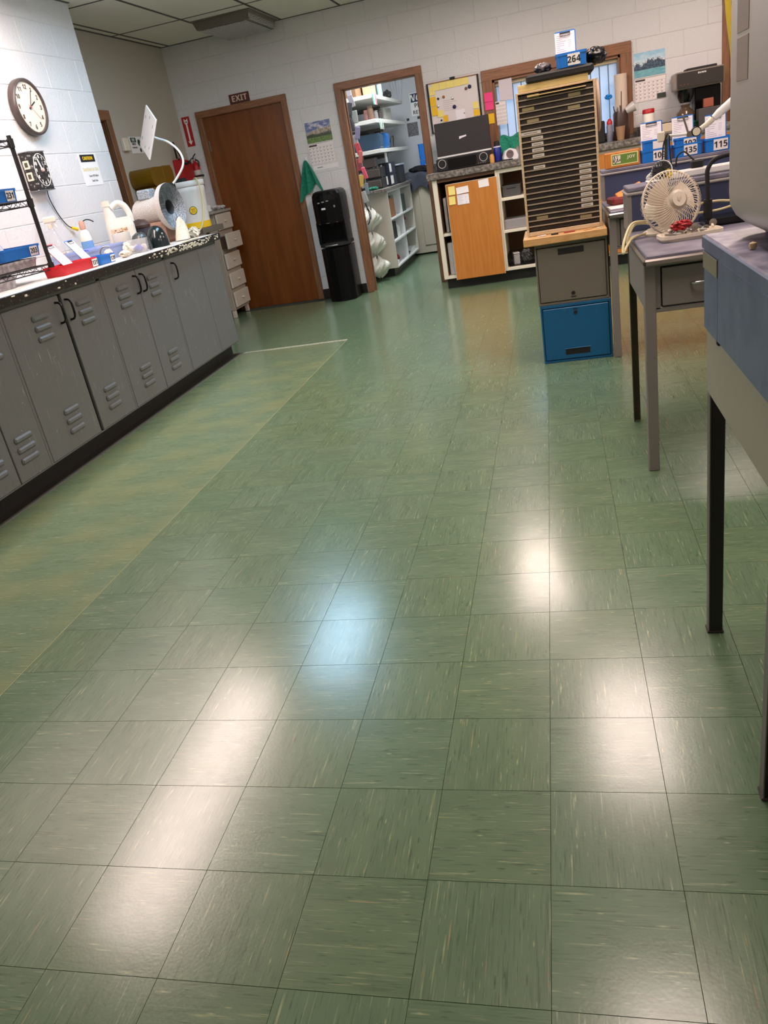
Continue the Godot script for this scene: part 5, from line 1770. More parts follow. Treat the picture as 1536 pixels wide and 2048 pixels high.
func far_counter() -> void:
	var ct := thing("countertop", "grey marbled laminate countertop along the far wall", "countertop", V(0.3, 1.016, -6.93))
	part(W(ct).span(V(-1.045, 1.016, -7.236), V(1.655, 1.072, -6.62), 0.004), "slab", M.laminate, ct)
	part(W(ct).span(V(-1.045, 1.072, -7.236), V(1.655, 1.15, -7.222), 0.003), "splash", M.laminate, ct)
	var inner := mk(C(104, 72, 50), 0.6)
	# open cabinet with the loose tan door
	var a := thing("base_cabinet", "cream framed cabinet behind the tan door with sticky notes", "cabinet", V(-0.7, 0, -6.93))
	part(W(a).span(V(-1.0, 0.1, -7.22), V(-0.955, 1.014, -6.65), 0.002), "side", M.cream, a)
	part(W(a).span(V(-0.41, 0.1, -7.22), V(-0.387, 1.014, -6.65), 0.002), "side", M.cream, a)
	part(W(a).span(V(-0.955, 0.1, -7.22), V(-0.41, 1.014, -7.2)), "back", inner, a)
	part(W(a).span(V(-0.955, 0.1, -7.2), V(-0.41, 0.128, -6.65), 0.002), "bottom", M.cream, a)
	part(W(a).span(V(-0.955, 0.50, -7.2), V(-0.41, 0.525, -6.66), 0.002), "shelf", M.cream, a)
	part(W(a).span(V(-0.98, 0.0, -7.2), V(-0.387, 0.1, -6.72)), "plinth", M.black_base, a)
	part(W(a).span(V(-0.955, 0.985, -7.2), V(-0.41, 1.014, -6.66)), "top_rail", inner, a)
	for x in [-0.953, -0.412]:
		part(W(a).span(V(x - 0.001, 0.13, -7.2), V(x + 0.001, 0.985, -6.66)), "liner", inner, a)
	var td := part(W(a).span(V(-0.872, 0.085, -6.637), V(-0.398, 0.958, -6.617), 0.003), "door", M.tan_wood, a, "tan wooden door panel")
	for s in [[-0.8745, -0.872], [-0.398, -0.3955]]:
		part(W(a).span(V(s[0], 0.085, -6.637), V(s[1], 0.958, -6.617)), "edge_band", M.cream, td)
	part(W(a).span(V(-0.872, 0.958, -6.637), V(-0.398, 0.961, -6.617)), "edge_band", M.cream, td)
	# papers and folder inside
	one(W(self).span(V(-0.93, 0.527, -7.05), V(-0.905, 0.84, -6.75), 0.002), "paper_folder", M.paper, "white folder standing on the shelf behind the tan door", "folder")
	one(W(self).span(V(-0.94, 0.13, -7.0), V(-0.78, 0.43, -6.72), 0.003), "white_carton", mk(C(206, 204, 200), 0.6), "white carton on the cabinet floor behind the tan door", "carton")
	# sticky notes and slips on the tan door
	note(V(-0.82, 0.902, -6.6165), 0.062, 0.075, M.note, "yellow sticky note high on the tan door", "notes on the tan door")
	note(V(-0.826, 0.815, -6.6165), 0.06, 0.072, M.note, "yellow sticky note on the tan door, under another yellow one", "notes on the tan door")
	note(V(-0.72, 0.893, -6.6165), 0.115, 0.058, M.paper, "white slip high on the tan door beside a yellow note", "notes on the tan door", 0.2, 0.05)
	note(V(-0.722, 0.812, -6.6165), 0.11, 0.088, M.form, "printed white slip on the tan door, under another white slip", "notes on the tan door", 0.05)
	note(V(-0.518, 0.921, -6.6165), 0.096, 0.066, M.paper, "white slip alone at the right corner of the tan door", "notes on the tan door", 0.05, 0.04)
	# open shelf cabinet
	var b := thing("base_cabinet", "cream open shelf cabinet beside the tan door", "cabinet", V(-0.03, 0, -6.93))
	part(W(b).span(V(-0.386, 0.1, -7.22), V(-0.37, 1.014, -6.65)), "side", M.cream, b)
	part(W(b).span(V(0.30, 0.1, -7.22), V(0.32, 1.014, -6.65)), "side", M.cream, b)
	part(W(b).span(V(-0.37, 0.1, -7.22), V(0.30, 1.014, -7.2)), "back", inner, b)
	for y in [0.1, 0.448, 0.735]:
		part(W(b).span(V(-0.37, y, -7.2), V(0.30, y + 0.026, -6.65), 0.002), "shelf", M.cream, b)
	part(W(b).span(V(-0.37, 0.978, -7.2), V(0.30, 1.014, -6.65), 0.002), "top_rail", M.cream, b)
	part(W(b).span(V(-0.386, 0.0, -7.2), V(0.32, 0.1, -6.72)), "plinth", M.black_base, b)
	var gb := thing("storage_bin", "charcoal bin with a hand slot on the upper cream shelf", "bin", V(-0.275, 0.762, -6.85))
	part(pan(0.18, 0.3, 0.1, 0.015, 0.004, 0.95), "tub", mk(C(74, 74, 74), 0.5), gb)
	part(L().span(V(-0.045, 0.068, 0.146), V(0.045, 0.076, 0.1475)), "hand_slot", M.matte_black, gb)
	one(L().span(V(-0.105, 0, -0.15), V(0.105, 0.085, 0.15), 0.004), "grey_box", mk(C(146, 142, 144), 0.5), "flat grey box on the middle cream shelf", "box", V(-0.262, 0.475, -6.83))
	# wire basket with cups
	var wk := thing("wire_basket", "black mesh basket on the bottom cream shelf", "basket", V(-0.235, 0.127, -6.84))
	var mb := L()
	for k in 19:
		var x := -0.12 + k * 0.0133
		for q in [[-1, 1], [1, 1]]:
			mb.tube([V(x, 0.004, 0.14), V(clampf(x + q[0] * 0.05, -0.12, 0.12), 0.11, 0.145)], 0.0013, 4, false)
			mb.tube([V(x, 0.004, -0.14), V(clampf(x + q[0] * 0.05, -0.12, 0.12), 0.11, -0.145)], 0.0013, 4, false)
	part(mb, "mesh", M.black, wk)
	part(L().tube([V(-0.125, 0.112, 0.15), V(0.125, 0.112, 0.15), V(0.125, 0.112, -0.15), V(-0.125, 0.112, -0.15)], 0.004, 6, false, true), "rim", M.black, wk)
	part(L().span(V(-0.12, 0, -0.14), V(0.12, 0.004, 0.14)), "floor_plate", M.black, wk)
	part(L().span(V(-0.122, 0.0, -0.145), V(-0.118, 0.11, 0.145)), "end_plate", M.black, wk)
	part(L().span(V(0.118, 0.0, -0.145), V(0.122, 0.11, 0.145)), "end_plate", M.black, wk)
	one(L().span(V(-0.03, 0, -0.04), V(0.03, 0.11, 0.04), 0.003), "white_carton", M.white, "small white carton standing in the mesh basket", "carton", V(-0.29, 0.133, -6.8), 0.2)
	one(lump(V(0.055, 0.05, 0.06), 101, 0.7, 3.0), "plastic_wrap", M.clear, "crumpled clear wrap in the mesh basket", "plastic wrap", V(-0.19, 0.2, -6.84))
	# cabinet with tan doors at the right
	var c := thing("base_cabinet", "base cabinet with tan doors under the coffee brewer", "cabinet", V(0.98, 0, -6.93))
	part(W(c).span(V(0.322, 0.1, -7.22), V(1.65, 1.014, -6.66), 0.002), "body", M.cream, c)
	for x in [0.33, 0.77, 1.21]:
		part(W(c).span(V(x, 0.12, -6.66), V(x + 0.425, 0.99, -6.64), 0.003), "door", M.tan_wood, c)
	part(W(c).span(V(0.322, 0.0, -7.2), V(1.65, 0.1, -6.72)), "plinth", M.black_base, c)

	# notice board
	var nb := thing("notice_board", "whiteboard in a thin black frame behind the black display", "notice board", V(-0.76, 1.43, -7.215))
	part(L().span(V(-0.235, 0.0, -0.01), V(0.235, 0.42, 0.0)), "board", mk(C(224, 216, 214), 0.4), nb)
	for s in [-1, 1]:
		part(L().span(V(s * 0.235, -0.01, -0.012), V(s * 0.252, 0.428, 0.008), 0.002), "frame", M.matte_black, nb)
	part(L().span(V(-0.235, 0.42, -0.012), V(0.235, 0.43, 0.006), 0.002), "frame", mk(C(150, 110, 80), 0.5), nb)
	part(L().span(V(-0.02, 0.424, 0.002), V(0.03, 0.446, 0.016), 0.004), "clip", M.matte_black, nb)
	for k in 6:
		part(L().span(V(-0.11, 0.255 - k * 0.017, 0.0), V(-0.0 + 0.025 * sin(k * 2.0), 0.258 - k * 0.017, 0.0006)), "written_line", mk(C(176, 166, 170), 0.6), nb)
	part(L().span(V(0.0, 0.06, 0.0), V(0.09, 0.16, 0.0006)), "pinned_form", M.form, nb)
	for q in 5:
		note(V(-0.925 + q * 0.071, 1.818 + 0.001 * q, -7.2145), 0.068, 0.062, M.note, "pale yellow sticky note in the row along the top of the notice board", "row of notes on the notice board")
	note(V(-0.962, 1.79, -7.2145), 0.055, 0.075, M.note, "pale yellow sticky note at the upper corner of the notice board", "notes on the notice board")
	for q in 2:
		note(V(-0.965 + 0.006 * q, 1.70 - q * 0.085, -7.2145), 0.058, 0.08, M.note_gold, ["gold sticky note on the notice board edge beside the black magnet", "gold sticky note on the notice board edge under another gold one"][q], "notes on the notice board")
	note(V(-0.908, 1.585, -7.2145), 0.06, 0.06, M.note, "pale yellow sticky note beside the lower gold note", "notes on the notice board")
	note(V(-0.862, 1.535, -7.2145), 0.05, 0.055, M.note_gold, "gold sticky note low on the notice board by the small magnet", "notes on the notice board")
	note(V(-0.56, 1.60, -7.2145), 0.055, 0.06, M.note, "pale yellow sticky note at the edge above a gold one", "notes on the notice board")
	note(V(-0.557, 1.535, -7.2145), 0.06, 0.055, M.note_gold, "gold sticky note low by the window side of the notice board", "notes on the notice board")
	var mg := [[-0.912, 1.715, 0.011, M.ink, "small black magnet on the notice board near the gold notes"], [-0.858, 1.722, 0.013, mk(C(150, 96, 40), 0.4), "brown magnet on the notice board beside the black one"], [-0.775, 1.695, 0.012, M.chrome, "silver magnet in the middle of the notice board"], [-0.92, 1.65, 0.012, M.chrome, "silver magnet at the gold notes"], [-0.765, 1.62, 0.018, M.ink_navy, "large navy magnet low on the notice board"], [-0.635, 1.755, 0.014, mk(C(110, 84, 60), 0.4), "bronze magnet high on the notice board"], [-0.60, 1.765, 0.018, M.ink_navy, "large navy magnet high on the notice board"], [-0.905, 1.525, 0.009, M.ink, "small black magnet at the bottom of the notice board"]]
	for m in mg:
		var q := L()
		q.t = Transform3D(Basis(Vector3.RIGHT, PI / 2), Vector3.ZERO)
		q.lathe([Vector2(m[2], 0.0), Vector2(m[2], 0.005), Vector2(m[2] * 0.7, 0.008), Vector2(0, 0.0085)], 16)
		one(q, "magnet", m[3], m[4], "magnet", V(m[0], m[1], -7.2145), 0, "magnets on the notice board")
	# radio and display
	var rd := thing("stereo_radio", "black stereo radio with two ringed speakers on the far counter", "radio", V(-0.712, 1.073, -6.99))
	part(L().span(V(-0.26, 0.0, -0.08), V(0.26, 0.112, 0.06), 0.008), "case", M.matte_black, rd)
	part(L().span(V(-0.15, 0.012, 0.055), V(0.13, 0.1, 0.064), 0.004), "window_panel", M.gloss_black, rd)
	for x in [-0.205, 0.195]:
		var ring := []
		for k in 28:
			ring.append(V(x + cos(TAU * k / 28) * 0.037, 0.066 + sin(TAU * k / 28) * 0.037, 0.062))
		part(L().tube(ring, 0.003, 6, false, true), "speaker_ring", mk(C(196, 192, 190), 0.3), rd)
		var cn := L()
		cn.t = Transform3D(Basis(Vector3.RIGHT, PI / 2), V(x, 0.066, 0.059))
		cn.lathe([Vector2(0.036, 0.002), Vector2(0.014, -0.006), Vector2(0.01, 0.002), Vector2(0.0, 0.003)], 20)
		part(cn, "speaker_cone", M.black, rd)
	for k in 5:
		part(L().box(V(0.12 + k * 0.022, 0.018, 0.0615), V(0.012, 0.008, 0.005), 0.001), "button", M.dull_metal, rd)
	var dp := thing("flat_display", "black flat display with a pale lower edge on top of the radio", "display", V(-0.70, 1.187, -7.02))
	part(L().span(V(-0.262, 0.0, -0.03), V(0.262, 0.016, 0.03), 0.003), "foot_bar", M.white, dp)
	part(L().span(V(-0.262, 0.016, -0.012), V(0.262, 0.308, 0.012), 0.005), "panel", mk(C(40, 36, 37), 0.5), dp)
	var lg := L()
	lg.prism(PackedVector2Array([Vector2(-0.034, 0.142), Vector2(0.0, 0.152), Vector2(0.036, 0.158), Vector2(0.036, 0.172), Vector2(0.0, 0.168), Vector2(-0.032, 0.166)]), 0.0122, 0.0132)
	part(lg, "logo", mk(C(236, 224, 240), 0.5), dp)
	# bottle, cloth and small goods right of the display
	var bt := thing("drink_bottle", "dark blue drink bottle with a black cap by the window", "bottle", V(-0.385, 1.073, -6.98))
	part(L().lathe([Vector2(0, 0), Vector2(0.034, 0), Vector2(0.036, 0.006), Vector2(0.036, 0.125), Vector2(0.03, 0.14)], 22), "flask", mk(C(28, 40, 132), 0.3), bt)
	part(L().lathe([Vector2(0.0365, 0.126), Vector2(0.037, 0.126), Vector2(0.037, 0.134), Vector2(0.0, 0.14)], 22), "collar", M.white, bt)
	part(L().lathe([Vector2(0.026, 0.138), Vector2(0.026, 0.165), Vector2(0.02, 0.182), Vector2(0, 0.184)], 18), "cap", M.matte_black, bt)
	one(L().lathe([Vector2(0, 0), Vector2(0.022, 0), Vector2(0.024, 0.05), Vector2(0.016, 0.075), Vector2(0, 0.078)], 14), "glue_bottle", mk(C(206, 150, 80), 0.4), "small amber bottle between display and blue bottle", "bottle", V(-0.438, 1.073, -6.93))
	var tp := thing("tape_dispenser", "white and grey tape dispenser under the green cloth", "tape dispenser", V(-0.265, 1.073, -6.93), 0.3)
	var tb := L()
	tb.t = Transform3D(Basis(), V(0, 0, -0.03))
	tb.prism(PackedVector2Array([Vector2(-0.07, 0), Vector2(0.06, 0), Vector2(0.07, 0.03), Vector2(0.05, 0.08), Vector2(0.0, 0.1), Vector2(-0.05, 0.08), Vector2(-0.07, 0.03)]), 0, 0.06)
	part(tb, "body", M.white, tp)
	var tw := L()
	tw.t = Transform3D(Basis(Vector3.RIGHT, PI / 2), V(-0.01, 0.05, 0.03))
	tw.lathe([Vector2(0.036, 0), Vector2(0.034, 0.006), Vector2(0.018, 0.006), Vector2(0.016, 0.002), Vector2(0, 0.002)], 22)
	part(tw, "reel", mk(C(110, 96, 96), 0.4), tp)
	one(L().lathe([Vector2(0, 0), Vector2(0.06, 0), Vector2(0.062, 0.2), Vector2(0, 0.2)], 18), "round_tin", mk(C(190, 186, 186), 0.3, 0.6), "round tin covered by the folded green cloth", "tin", V(-0.225, 1.073, -7.06))
	var gc := L()
	gc.grid(26, 18, func(u: float, v: float):
		var x := (u - 0.5) * 0.21
		var z := 0.075 - 0.13 * v
		var top := 1.29 + 0.014 * sin(u * 9.0)
		if v < 0.55:
			var dr: float = (0.55 - v) / 0.55
			return V(x + 0.02 * dr * sin(u * 7.0), top - dr * (0.14 + 0.03 * sin(u * 5.0)) - 1.29, 0.072 + 0.02 * sin(u * 11.0 + v * 4.0) * dr)
		return V(x, top - 1.29 - 0.02 * (v - 0.55), 0.075 - (v - 0.55) * 0.3))
	one(gc, "green_cloth", M.teal, "folded green cloth draped over the tin by the window", "cloth", V(-0.25, 1.283, -7.06))
	one(lump(V(0.03, 0.06, 0.03), 111, 0.6, 3.0), "plastic_wrap", M.clear, "crumpled clear wrap standing behind the blue bottle", "plastic wrap", V(-0.345, 1.15, -7.08))
	one(L().tube(arc([V(-0.05, 0.006, 0), V(0, 0.008, 0.03), V(0.05, 0.006, 0.01), V(0.09, 0.006, 0.04)]), 0.006, 6), "cable", M.ink, "black cable lying on the far counter below the tape dispenser", "cable", V(-0.33, 1.073, -6.80))
	# papers at the window
	var grp := "papers taped to the window"
	for q in 2:
		note(V(-0.432, 1.645 - q * 0.075, ZW + 0.0235), 0.08, 0.078 - q * 0.008, M.pink, ["pink sticky note on the window casing, above another pink one", "pink sticky note on the window casing, under another pink one"][q], "notes on the window casing", 0.15)
	note(V(-0.423, 1.457, ZW + 0.0235), 0.056, 0.088, M.note_gold, "orange-yellow sticky note on the window casing by the display", "notes on the window casing", 0.08)
	var s := sheet(0.10, 0.205)
	one(s, "month_page", M.month, "printed month pages taped to the window by the blue bottle", "paper", V(-0.325, 1.49, ZW + 0.004), 0, grp)
	one(sheet(0.125, 0.18), "pale_paper", mk(C(214, 204, 212), 0.7), "plain pinkish paper taped high on the window", "paper", V(-0.265, 1.68, ZW + 0.004), 0, grp)
	# right part of the far counter
	var cr := thing("tool_crock", "dark brown crock full of tools and spoons", "crock", V(0.757, 1.073, -7.025))
	part(L().lathe([Vector2(0, 0), Vector2(0.065, 0), Vector2(0.072, 0.02), Vector2(0.07, 0.22), Vector2(0.062, 0.24), Vector2(0.058, 0.24), Vector2(0.058, 0.1), Vector2(0, 0.1)], 24), "jar", mk(C(58, 36, 26), 0.35), cr)
	for k in 12:
		var aa := TAU * k / 12
		var top := V(cos(aa) * 0.062, 0.27 + 0.02 * sin(k * 2.3), sin(aa) * 0.062)
		part(L().tube([V(cos(aa) * 0.04, 0.11, sin(aa) * 0.04), top], 0.0045, 6), "tool", M.steel if k % 3 else M.matte_black, cr)
	part(L().tube([V(0, 0.11, 0), V(0.01, 0.4, 0.0)], 0.004, 6), "tool", M.matte_black, cr)
	var cu := L()
	cu.t = Transform3D(Basis(Vector3.BACK, -1.2), Vector3.ZERO)
	cu.lathe([Vector2(0, 0), Vector2(0.03, 0), Vector2(0.045, 0.08), Vector2(0.042, 0.08), Vector2(0.028, 0.006), Vector2(0, 0.006)], 20)
	one(cu, "enamel_cup", mk(C(190, 184, 180), 0.3), "pale cup tipped sideways on the tool crock rim", "cup", V(0.80, 1.305, -7.0))
	one(L().lathe([Vector2(0, 0), Vector2(0.03, 0), Vector2(0.042, 0.115), Vector2(0.039, 0.115), Vector2(0, 0.1)], 20), "paper_cup", mk(C(160, 126, 92), 0.6), "brown paper cup standing before the tool crock", "cup", V(0.738, 1.073, -6.90))
	var tu := thing("squeeze_bottle", "grey bottle with a red cap beside the tool crock", "bottle", V(0.652, 1.073, -7.0))
	part(L().lathe([Vector2(0, 0), Vector2(0.028, 0), Vector2(0.03, 0.13), Vector2(0.018, 0.16)], 18), "bottle", mk(C(120, 122, 136), 0.3), tu)
	part(L().lathe([Vector2(0.024, 0.13), Vector2(0.026, 0.165), Vector2(0.012, 0.19), Vector2(0, 0.192)], 18), "cap", M.red, tu)
	one(L().span(V(-0.07, 0, -0.05), V(0.07, 0.185, 0.05), 0.01), "black_case", M.matte_black, "black upright case beside the grey bottle with red cap", "case", V(0.535, 1.073, -7.04), 0.2)
	var pt := thing("paper_towel_roll", "tall beige paper towel roll standing in front of the window", "paper towel", V(0.775, 1.073, -7.165))
	part(L().lathe([Vector2(0, 0), Vector2(0.055, 0), Vector2(0.056, 0.545), Vector2(0.02, 0.545), Vector2(0.02, 0.535)], 24), "roll", mk(C(214, 194, 176), 0.8), pt)
	one(lump(V(0.035, 0.02, 0.02), 121, 0.4, 2.0), "blue_clip", mk(C(30, 140, 226), 0.4), "bright blue clip on the window blind by the paper roll", "clip", V(0.665, 1.45, -7.2))
	var jar := thing("lidded_jar", "white jar with a red lid below the lake calendar", "jar", V(1.0, 1.073, -7.05))
	part(L().lathe([Vector2(0, 0), Vector2(0.05, 0), Vector2(0.052, 0.17), Vector2(0.046, 0.18)], 22), "pot", M.milky, jar)
	part(L().lathe([Vector2(0.05, 0.178), Vector2(0.053, 0.18), Vector2(0.053, 0.208), Vector2(0.045, 0.215), Vector2(0, 0.216)], 22), "lid", M.red, jar)
	calendar(V(1.04, 1.76, ZW), 0.272, 0.2, 0.19, mountain_print(1), "wall calendar with a lake picture beside the window", false)
	brewer()
	one(L().span(V(-0.04, 0, -0.025), V(0.04, 0.07, 0.025), 0.003), "coffee_carton", mk(C(150, 80, 60), 0.5), "small red-brown carton below the coffee brewer", "carton", V(1.47, 1.215, -6.80))
	one(L().span(V(-0.09, 0, -0.07), V(0.09, 0.14, 0.07), 0.004), "grey_carton", mk(C(70, 66, 66), 0.6), "dark carton on the far counter under the red-brown carton", "carton", V(1.47, 1.073, -6.80))
	one(lump(V(0.09, 0.03, 0.06), 131, 0.5, 2.4), "green_packets", mk(C(40, 120, 86), 0.6), "green tea packets on the far counter below the brewer", "packet", V(1.28, 1.112, -6.75))
	one(L().span(V(-0.1, 0, -0.06), V(0.1, 0.07, 0.06), 0.004), "cream_tray", mk(C(206, 190, 160), 0.5), "cream tray behind the green packets on the far counter", "tray", V(1.10, 1.073, -6.92))

func brewer() -> void:
	var t := thing("coffee_brewer", "black and steel coffee brewer against the far wall", "coffee brewer", V(1.42, 1.073, -7.06))
	part(L().span(V(-0.2, 0.315, -0.16), V(0.2, 0.455, 0.16), 0.01), "head", mk(C(150, 140, 130), 0.35, 0.5), t)
	part(L().span(V(-0.19, 0.327, 0.155), V(0.19, 0.445, 0.166), 0.003), "face", mk(C(46, 40, 36), 0.4), t)
	text(t, "BUNN", V(0.015, 0.425, 0.1672), 0.013, M.white_ink, Basis(), "lettering", 1.3)
	part(L().span(V(-0.02, 0.0, -0.16), V(0.2, 0.315, 0.0), 0.006), "column", M.gloss_black, t)
	part(L().span(V(-0.2, 0.0, -0.16), V(0.2, 0.05, 0.16), 0.008), "base", M.matte_black, t)
	part(L().span(V(-0.1, 0.453, -0.1), V(0.15, 0.475, 0.1), 0.006), "lid", M.matte_black, t)
	var fn := L()
	fn.t = Transform3D(Basis(), V(-0.11, 0.0, 0.06))
	fn.lathe([Vector2(0, 0.21), Vector2(0.045, 0.21), Vector2(0.07, 0.26), Vector2(0.075, 0.315), Vector2(0, 0.315)], 24)
	part(fn, "funnel", M.gloss_black, t)
	var ca := L()
	ca.t = Transform3D(Basis(), V(-0.11, 0.0, 0.06))
	ca.lathe([Vector2(0, 0.05), Vector2(0.07, 0.05), Vector2(0.08, 0.08), Vector2(0.075, 0.13), Vector2(0.035, 0.17), Vector2(0.04, 0.195), Vector2(0, 0.195)], 24)
	part(ca, "carafe", mk(C(84, 66, 52), 0.12), t)
	for k in 3:
		part(L().box(V(-0.16 + k * 0.03, 0.352, 0.166), V(0.014, 0.007, 0.003), 0.001), "switch", mk(C(110, 60, 50), 0.4), t)

# ------------------------------------------------------------------ tall tray tower
func tower() -> void:
	var b1 := thing("steel_box", "blue steel card-file box on the floor under a grey one", "file box", V(0.175, 0, -3.58))
	file_box(b1, M.box_blue, true)
	var b2 := thing("steel_box", "grey steel card-file box stacked on the blue one", "file box", V(0.17, 0.3405, -3.58))
	file_box(b2, M.box_grey, false)
	one(W(self).span(V(-0.083, 0.682, -3.80), V(0.368, 0.724, -3.36), 0.004), "plywood_board", M.ply, "plywood board with a pale edge under the tray tower", "board")
	var t := thing("tray_tower", "tall wooden tower of many shallow black trays", "tray cabinet", V(0.144, 0.725, -3.62))
	var x0 := -0.06
	var x1 := 0.349
	var y0 := 0.726
	var y1 := 1.452
	for x in [x0, x1 - 0.012]:
		part(W(t).span(V(x, y0, -3.78), V(x + 0.012, y1, -3.45), 0.002), "side", M.pale_wood, t)
	part(W(t).span(V(x0 + 0.012, y0, -3.78), V(x1 - 0.012, y1, -3.772)), "back", M.pale_wood, t)
	part(W(t).span(V(x0 + 0.012, y1 - 0.01, -3.77), V(x1 - 0.012, y1, -3.45), 0.002), "top", M.pale_wood, t)
	part(W(t).span(V(x0 + 0.012, y0, -3.77), V(x1 - 0.012, y0 + 0.022, -3.45), 0.002), "bottom", M.pale_wood, t)
	var n := 24
	var p := (y1 - 0.01 - y0 - 0.022) / n
	var strip := mk(C(150, 138, 118), 0.5)
	var label_mat := mk(C(216, 210, 200), 0.7)
	var label_old := mk(C(150, 138, 100), 0.7)
	for k in n:
		var y := y0 + 0.022 + p * k
		if k > 0:
			part(W(t).span(V(x0 + 0.012, y - 0.0035, -3.77), V(x1 - 0.012, y + 0.0035, -3.452), 0.001), "runner", strip, t)
		var tr := part(W(t).span(V(x0 + 0.014, y + 0.004, -3.76), V(x1 - 0.014, y + p * 0.78, -3.458), 0.001), "tray", mk(C(38, 27, 20), 0.5), t)
		var lx := 9.0
		if k >= 11 and k <= 17 and k != 12:
			lx = 0.035
		elif k >= 3 and k <= 11:
			lx = 0.275
		elif k == 1:
			lx = 0.265
		elif k == 2:
			lx = 0.03
		elif k > 18:
			lx = [0.02, 0.235, 0.0, 0.24, 0.03][k - 19]
		if lx < 5.0:
			var lw := 0.062 if k != 17 else 0.105
			if k == 17:
				lx = 0.005
			part(W(t).span(V(lx - lw / 2, y + 0.0055, -3.458), V(lx + lw / 2, y + p * 0.74, -3.4562)), "tray_label", label_mat if k < 18 and k > 2 else label_old, tr)
			if k > 2 and k < 18:
				part(W(t).span(V(lx - lw * 0.36, y + p * 0.36, -3.4562), V(lx + lw * 0.33, y + p * 0.47, -3.4558)), "label_print", M.dull_metal, tr)
		part(W(t).tube([V(0.115, y + p * 0.34, -3.458), V(0.118, y + p * 0.3, -3.452), V(0.17, y + p * 0.3, -3.452), V(0.173, y + p * 0.34, -3.458)], 0.0016, 6), "handle", mk(C(62, 54, 50), 0.3, 0.6), tr)
	# envelopes sticking out of the highest slot
	one(W(self).span(V(0.0, 1.424, -3.6), V(0.30, 1.4275, -3.43), 0.001), "envelope", M.folder, "cream envelope sticking out of the highest tray slot", "envelope")
	# side: round lid hung on the tower
	var ld := L()
	ld.t = Transform3D(Basis(Vector3.BACK, -PI / 2), Vector3.ZERO)
	ld.lathe([Vector2(0, 0), Vector2(0.10, 0.0), Vector2(0.125, 0.006), Vector2(0.13, 0.016), Vector2(0.12, 0.02), Vector2(0.0, 0.024)], 36)
	one(ld, "round_plate", mk(C(196, 176, 158), 0.5), "round beige plate hanging against the side of the tray tower", "plate", V(0.3515, 1.33, -3.6))
	# on top
	one(W(self).span(V(-0.045, 1.4525, -3.74), V(0.315, 1.486, -3.455), 0.002), "folder_stack", noisy(91, [[0.0, C(190, 160, 92)], [0.5, C(222, 196, 130)], [1.0, C(232, 212, 156)]], V(1, 60, 1), 0.7, 0.03), "stack of cream folders on top of the tray tower", "folders")
	var bl := thing("black_portfolio", "flat black case lying on the cream folders", "case", V(0.17, 1.4865, -3.6))
	part(W(bl).span(V(0.0, 1.4865, -3.75), V(0.345, 1.525, -3.44), 0.008), "shell", M.matte_black, bl)
	part(W(bl).span(V(0.003, 1.514, -3.4405), V(0.33, 1.517, -3.4385)), "zip", M.steel, bl)
	work_pan(V(0.236, 1.5265, -3.53), 0.0, 0.158, 0.18, 0.066, M.bin_blue, "264", 0.012, "blue work pan numbered 264 on top of the tray tower", 0.062)
	clipboard(V(0.213, 1.532, -3.50), 0.0, 0.105, 0.165, 0.08, M.bin_blue, "clipboard standing in pan 264 on the tray tower", M.form)
	one(lump(V(0.045, 0.026, 0.05), 141, 0.3, 1.4), "mesh_pouch", noisy(92, [[0.0, C(24, 22, 24)], [0.55, C(60, 56, 58)], [1.0, C(206, 200, 204)]], V(30, 30, 30), 0.4, 0.05), "black mesh pouch beside pan 264", "pouch", V(0.09, 1.55, -3.55))
	one(lump(V(0.055, 0.042, 0.06), 142, 0.3, 1.2), "black_bag", M.black, "shiny black bag at the corner beside pan 264", "bag", V(0.365, 1.563, -3.60))
	# scraps on the plywood
	var scr := [[0.02, -3.395, 0.05, 0.3, M.paper, "white paper strip on the plywood board"], [0.09, -3.39, 0.04, -0.2, M.matte_black, "black pencil on the plywood board"], [0.17, -3.40, 0.06, 0.15, M.red, "red pencil on the plywood board"], [0.27, -3.395, 0.05, 0.4, M.ply, "wooden stick on the plywood board"], [0.33, -3.385, 0.03, 0.0, M.cream, "cream card scrap on the plywood board"]]
	for q in scr:
		one(L().box(V(0, 0.003, 0), V(q[2], 0.006, 0.012), 0.002), "scrap", q[4], q[5], "scrap", V(q[0], 0.7245, q[1]), q[3], "scraps on the plywood board")

func file_box(t: Node3D, m: Material, blue: bool) -> void:
	var h := 0.3395
	var y0 := 0.018
	var y1 := h - 0.022
	var bd := L().span(V(-0.197, 0, -0.18), V(0.197, h, 0.16), 0.003)
	for q in [[-0.197, -0.187], [0.187, 0.197]]:
		bd.span(V(q[0], 0, 0.155), V(q[1], h, 0.18), 0.002)
	bd.span(V(-0.19, 0, 0.155), V(0.19, y0 - 0.004, 0.18), 0.002)
	bd.span(V(-0.19, y1 + 0.004, 0.155), V(0.19, h, 0.18), 0.002)
	part(bd, "body", m, t)
	var d := part(L().span(V(-0.183, y0, 0.162), V(0.183, y1, 0.184), 0.003), "front", m, t)
	var hy := 0.06 if blue else h - 0.05
	part(L().span(V(-0.07, hy - 0.017, 0.1835), V(0.07, hy + 0.017, 0.1855), 0.001), "pull_recess", M.matte_black, d)
	part(L().span(V(-0.074, hy + 0.017, 0.183), V(0.074, hy + 0.021, 0.189), 0.001), "pull_lip", m, d)
	var ly := h - 0.055 if blue else 0.055
	var lk := L()
	lk.t = Transform3D(Basis(Vector3.RIGHT, PI / 2), V(0.0, ly, 0.184))
	lk.lathe([Vector2(0.011, 0), Vector2(0.01, 0.004), Vector2(0, 0.004)], 16)
	part(lk, "lock", M.matte_black, d)
	var ky := ly + 0.02 if blue else ly - 0.02
	part(L().span(V(-0.014, ky - 0.002, 0.184), V(0.014, ky + 0.002, 0.186)), "lock_slot", M.matte_black, d)

